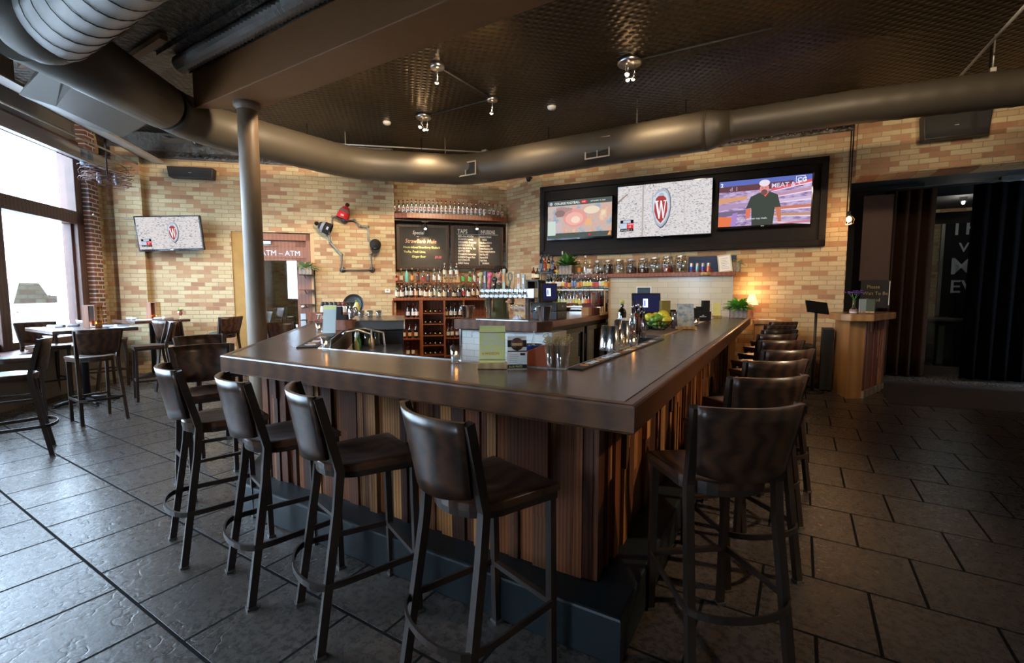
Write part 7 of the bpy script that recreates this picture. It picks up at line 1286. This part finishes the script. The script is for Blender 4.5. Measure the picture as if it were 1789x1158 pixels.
m = MB(); m.box((-.2, -.01, 1.25), (.2, .01, 1.72)); s_ = m.build('board', M_BLACK, sg_); m = MB(); m.tube([(0, 0, 0), (0, 0, 1.25)], .015, 8); m.lathe([(0, 0), (.16, 0), (.15, .02), (0, .03)], (0, 0, 0), 18); m.build('post', M_BLACK, sg_); m = MB(); m.box((.185, -.013, 1.3), (.195, -.0105, 1.7)); m.build('edge_strip', M_PAPER, s_)
for i, t in enumerate(('Please', 'Wait To Be', 'Seated')): txt('lettering', t, .08, plain('sign_gold_%d' % i, (.35, .28, .12), .6), s_, (-.17 + .05 * (i != 1), -.013, 1.58 - i * .11), sx=.9)
# glazed inner door and the painted wall seen through it
dr = thing('inner_door', 'dark-framed glazed door in the depth of the entrance', 'door', FT)
gx0, gx1 = 1.42, 2.45; m = MB(); yq = 1.9
for p, q in (((gx0, 0), (gx0 + .07, 3.4)), ((gx1 - .07, 0), (gx1, 3.4)), ((gx0, 2.75), (gx1, 2.95)), ((gx0, 3.25), (gx1, 3.4)), ((gx0, 0), (gx1, .16))): m.box((p[0], yq, p[1]), (q[0], yq + .06, q[1]))
m.build('frame', M_BLACKM, dr); m = MB(); m.box((gx0 + .07, yq + .02, .16), (gx1 - .07, yq + .026, 2.75)); m.build('pane', glass('dark_pane', (.75, .78, .8), .03, .02), dr)
for a, b in ((-1.0, gx0), (gx1, 6.9)): m = MB(); m.box((a, yq, 0), (b, yq + .1, 3.5)); struct(m.build('wall_partition', M_BLACKM, None, FT))
def far(px, py, off=5.45): return pl(FT, px, py, off)
a = far(1651, 392); b = far(1700, 545); ps_ = thing('painted_sign', 'black painted panel with white letters on the brick beyond the inner door', 'sign', FT)
m = MB(); m.box((a[0], 5.44, b[1] - .1), (a[0] + 1.8, 5.47, a[1] + .25)); s_ = m.build('panel', M_BLACKM, ps_); m = MB(); m.box((a[0] - .06, 5.40, b[1] - .1), (a[0], 5.47, a[1] + .3)); m.build('upright_strip', M_PIPE, ps_)
for t, py, sz in (('THE', 411, .46), ('VA', 440, .3), ('MAR', 479, .55), ('EVE', 511, .42)): q = far(1657 if t != 'VA' else 1674, py); txt('lettering', t, sz, M_PAPER, s_, (q[0], 5.43, q[1]), bold=.004)
m = MB(); m.box((1.2, 4.2, .0), (4.5, 4.9, .9)); tag(m.build('booth_bench', plain('booth', (.03, .03, .03), .7), None, FT, .02), 'dark booth bench beyond the inner door', 'bench'); m = MB(); m.box((1.7, 3.4, .92), (3.2, 4.1, .96)); m.box((2.3, 3.7, 0), (2.4, 3.8, .92)); tag(m.build('booth_table', plain('grey_table', (.12, .13, .12), .4), None, FT), 'grey table in front of the dark booth bench', 'table')
vl = thing('vestibule_lamp', 'small dim ceiling lamp in the dark entrance', 'lamp', FT @ Matrix.Translation((2.6, 3.9, 3.4))); m = MB(); m.lathe([(0, .1), (.06, .1), (.05, .0), (0, 0)], (0, 0, 0), 14); m.build('housing', M_STEEL, vl); m = MB(); m.ball((0, 0, -.02), .03, 8, 6); m.build('bulb', emis('dim_bulb', (1, .8, .55), 3), vl)
l = bpy.data.lights.new('vestibule_light', 'POINT'); l.energy = 7; l.color = (.95, .9, .8); l.shadow_soft_size = .1; o = bpy.data.objects.new('vestibule_light', l); COL.objects.link(o); o.matrix_world = FT @ Matrix.Translation((2.6, 3.9, 3.3))
mp = [onz(1535, 676, 0), onz(1554, 706, 0), onz(1900, 729, 0), Vector((3.6, 10.3, 0)), Vector((1.2, 10.1, 0))]
m = MB(); m.prism(mp, .001, .012); tag(m.build('door_mat', M_MAT), 'dark brown entrance mat in front of the curtained opening', 'mat')
# ------------------------------------------------------------------ wire chandelier by the window
cz_ = FN @ Vector((-1.15, -.75, 3.42)); wc = thing('wire_chandelier', 'tangled wire chandelier with candle bulbs before the upper window', 'chandelier', Matrix.Translation(cz_)); m = MB(); rw = random.Random(6)
for i in range(16):
    a0 = rw.uniform(0, 6.28); tl = rw.uniform(-.5, .5); tr = rw.uniform(-.5, .5); r0 = rw.uniform(.22, .36); zz = rw.uniform(-.16, .12)
    m.tube([(r0 * math.cos(a0 + j * .35), r0 * math.sin(a0 + j * .35), zz + tl * r0 * .3 * math.cos(j * .35) + tr * .12 * math.sin(j * .7)) for j in range(18)], .004, 4, closed=True)
m.build('wire_nest', plain('rusty_wire', (.12, .06, .05), .6, .4), wc); m = MB(); m.tube([(0, 0, -.1), (0, 0, ZC - cz_.z)], .012, 6); m.build('rod', M_BLACK, wc)
for i in range(4): a = i * 1.57 + .4; m = MB(); m.lathe([(0, -.02), (.022, -.02), (.022, .03), (.014, .05), (.02, .09), (0, .12)], (.15 * math.cos(a), .15 * math.sin(a), -.12), 10); m.build('candle_bulb', plain('bulb_grey_%d' % i, (.3, .33, .4), .3), wc)
for i in range(2): m = MB(); c_ = FN @ Vector((-1.15 + i * .14, -.42, 3.78)); m.cbox((0, 0, 0), (.11, .07, .26)); tag(m.build('window_sensor_box', plain('blue_grey_box_%d' % i, (.22, .28, .38), .5), None, FN @ Matrix.Translation((-1.0 + i * .15, -.36, 3.70)), .02), ('left', 'right')[i] + ' of the two blue-grey boxes at the head of the upper window', 'box')
# ------------------------------------------------------------------ street: van, pavement sign, building
vx = lambda px: pl(FN, px, 540, 4.0)[0]
van = thing('parked_van', 'white pickup van parked outside the shop window', 'van', FN @ Matrix.Translation((vx(118), 4.0, -.14))); VW = plain('van_silver', (.12, .12, .125), .5)
m = MB(); m.vprism([(-4.2, .45), (-4.2, 1.25), (-2.3, 1.3), (-1.95, 2.0), (-.95, 2.02), (-.42, 1.32), (.0, 1.15), (.05, .5)], 0, 1.8); m.build('body', VW, van, None, .05)
m = MB(); m.vprism([(-1.88, 1.38), (-1.65, 1.9), (-1.02, 1.9), (-.58, 1.38)], -.012, -.002); m.build('side_window', plain('van_glass', (.008, .010, .010), .9, spec=0), van); m = MB(); m.vprism([(-.92, 2.0), (-.40, 1.34), (-.35, 1.34), (-.87, 2.0)], .05, 1.75); m.build('windscreen', plain('van_screen', (.012, .013, .014), .9, spec=0), van)
for x in (-3.4, -.75):
    for yy in (-.02, 1.62): m = MB(); m.lathe([(0, 0), (.34, 0), (.36, .03), (.36, .17), (.34, .2), (0, .2)], (x, yy + .2, .36), 22, 0, Matrix.Rotation(R(90), 4, 'X')); w0 = m.build('wheel', plain('tyre', (.006, .006, .006), 1, spec=0), van); m = MB(); m.lathe([(0, 0), (.2, 0), (.18, -.012)], (x, yy - .003, .36), 18, 0, Matrix.Rotation(R(90), 4, 'X')); m.build('hub', M_STEEL, w0)
m = MB(); m.box((-.75, -.22, 1.38), (-.55, -.02, 1.58)); m.build('mirror', M_BLACK, van); m = MB(); m.box((-1.8, -.02, 1.15), (-1.62, -.005, 1.18)); m.build('door_handle', M_BLACK, van)
bd = thing('street_building', 'pale shop building with a long canopy across the street', 'building', FN @ Matrix.Translation((0, 16, -.14))); PB = plain('pale_render', (.75, .75, .74), .8)
m = MB(); m.box((-30, 0, 0), (12, 6, 3.6)); m.build('wall', plain('shop_wall', (.03, .032, .034), .9, spec=0), bd); m = MB(); m.box((-30, -2.2, 3.2), (12, 0, 4.6)); m.build('canopy', PB, bd)
for i in range(9): m = MB(); m.box((-28 + i * 4.3, -.04, .5), (-25 + i * 4.3, -.01, 2.8)); m.build('shop_window', plain('shop_glass_%d' % i, (.010, .014, .015), 1, spec=0), bd)
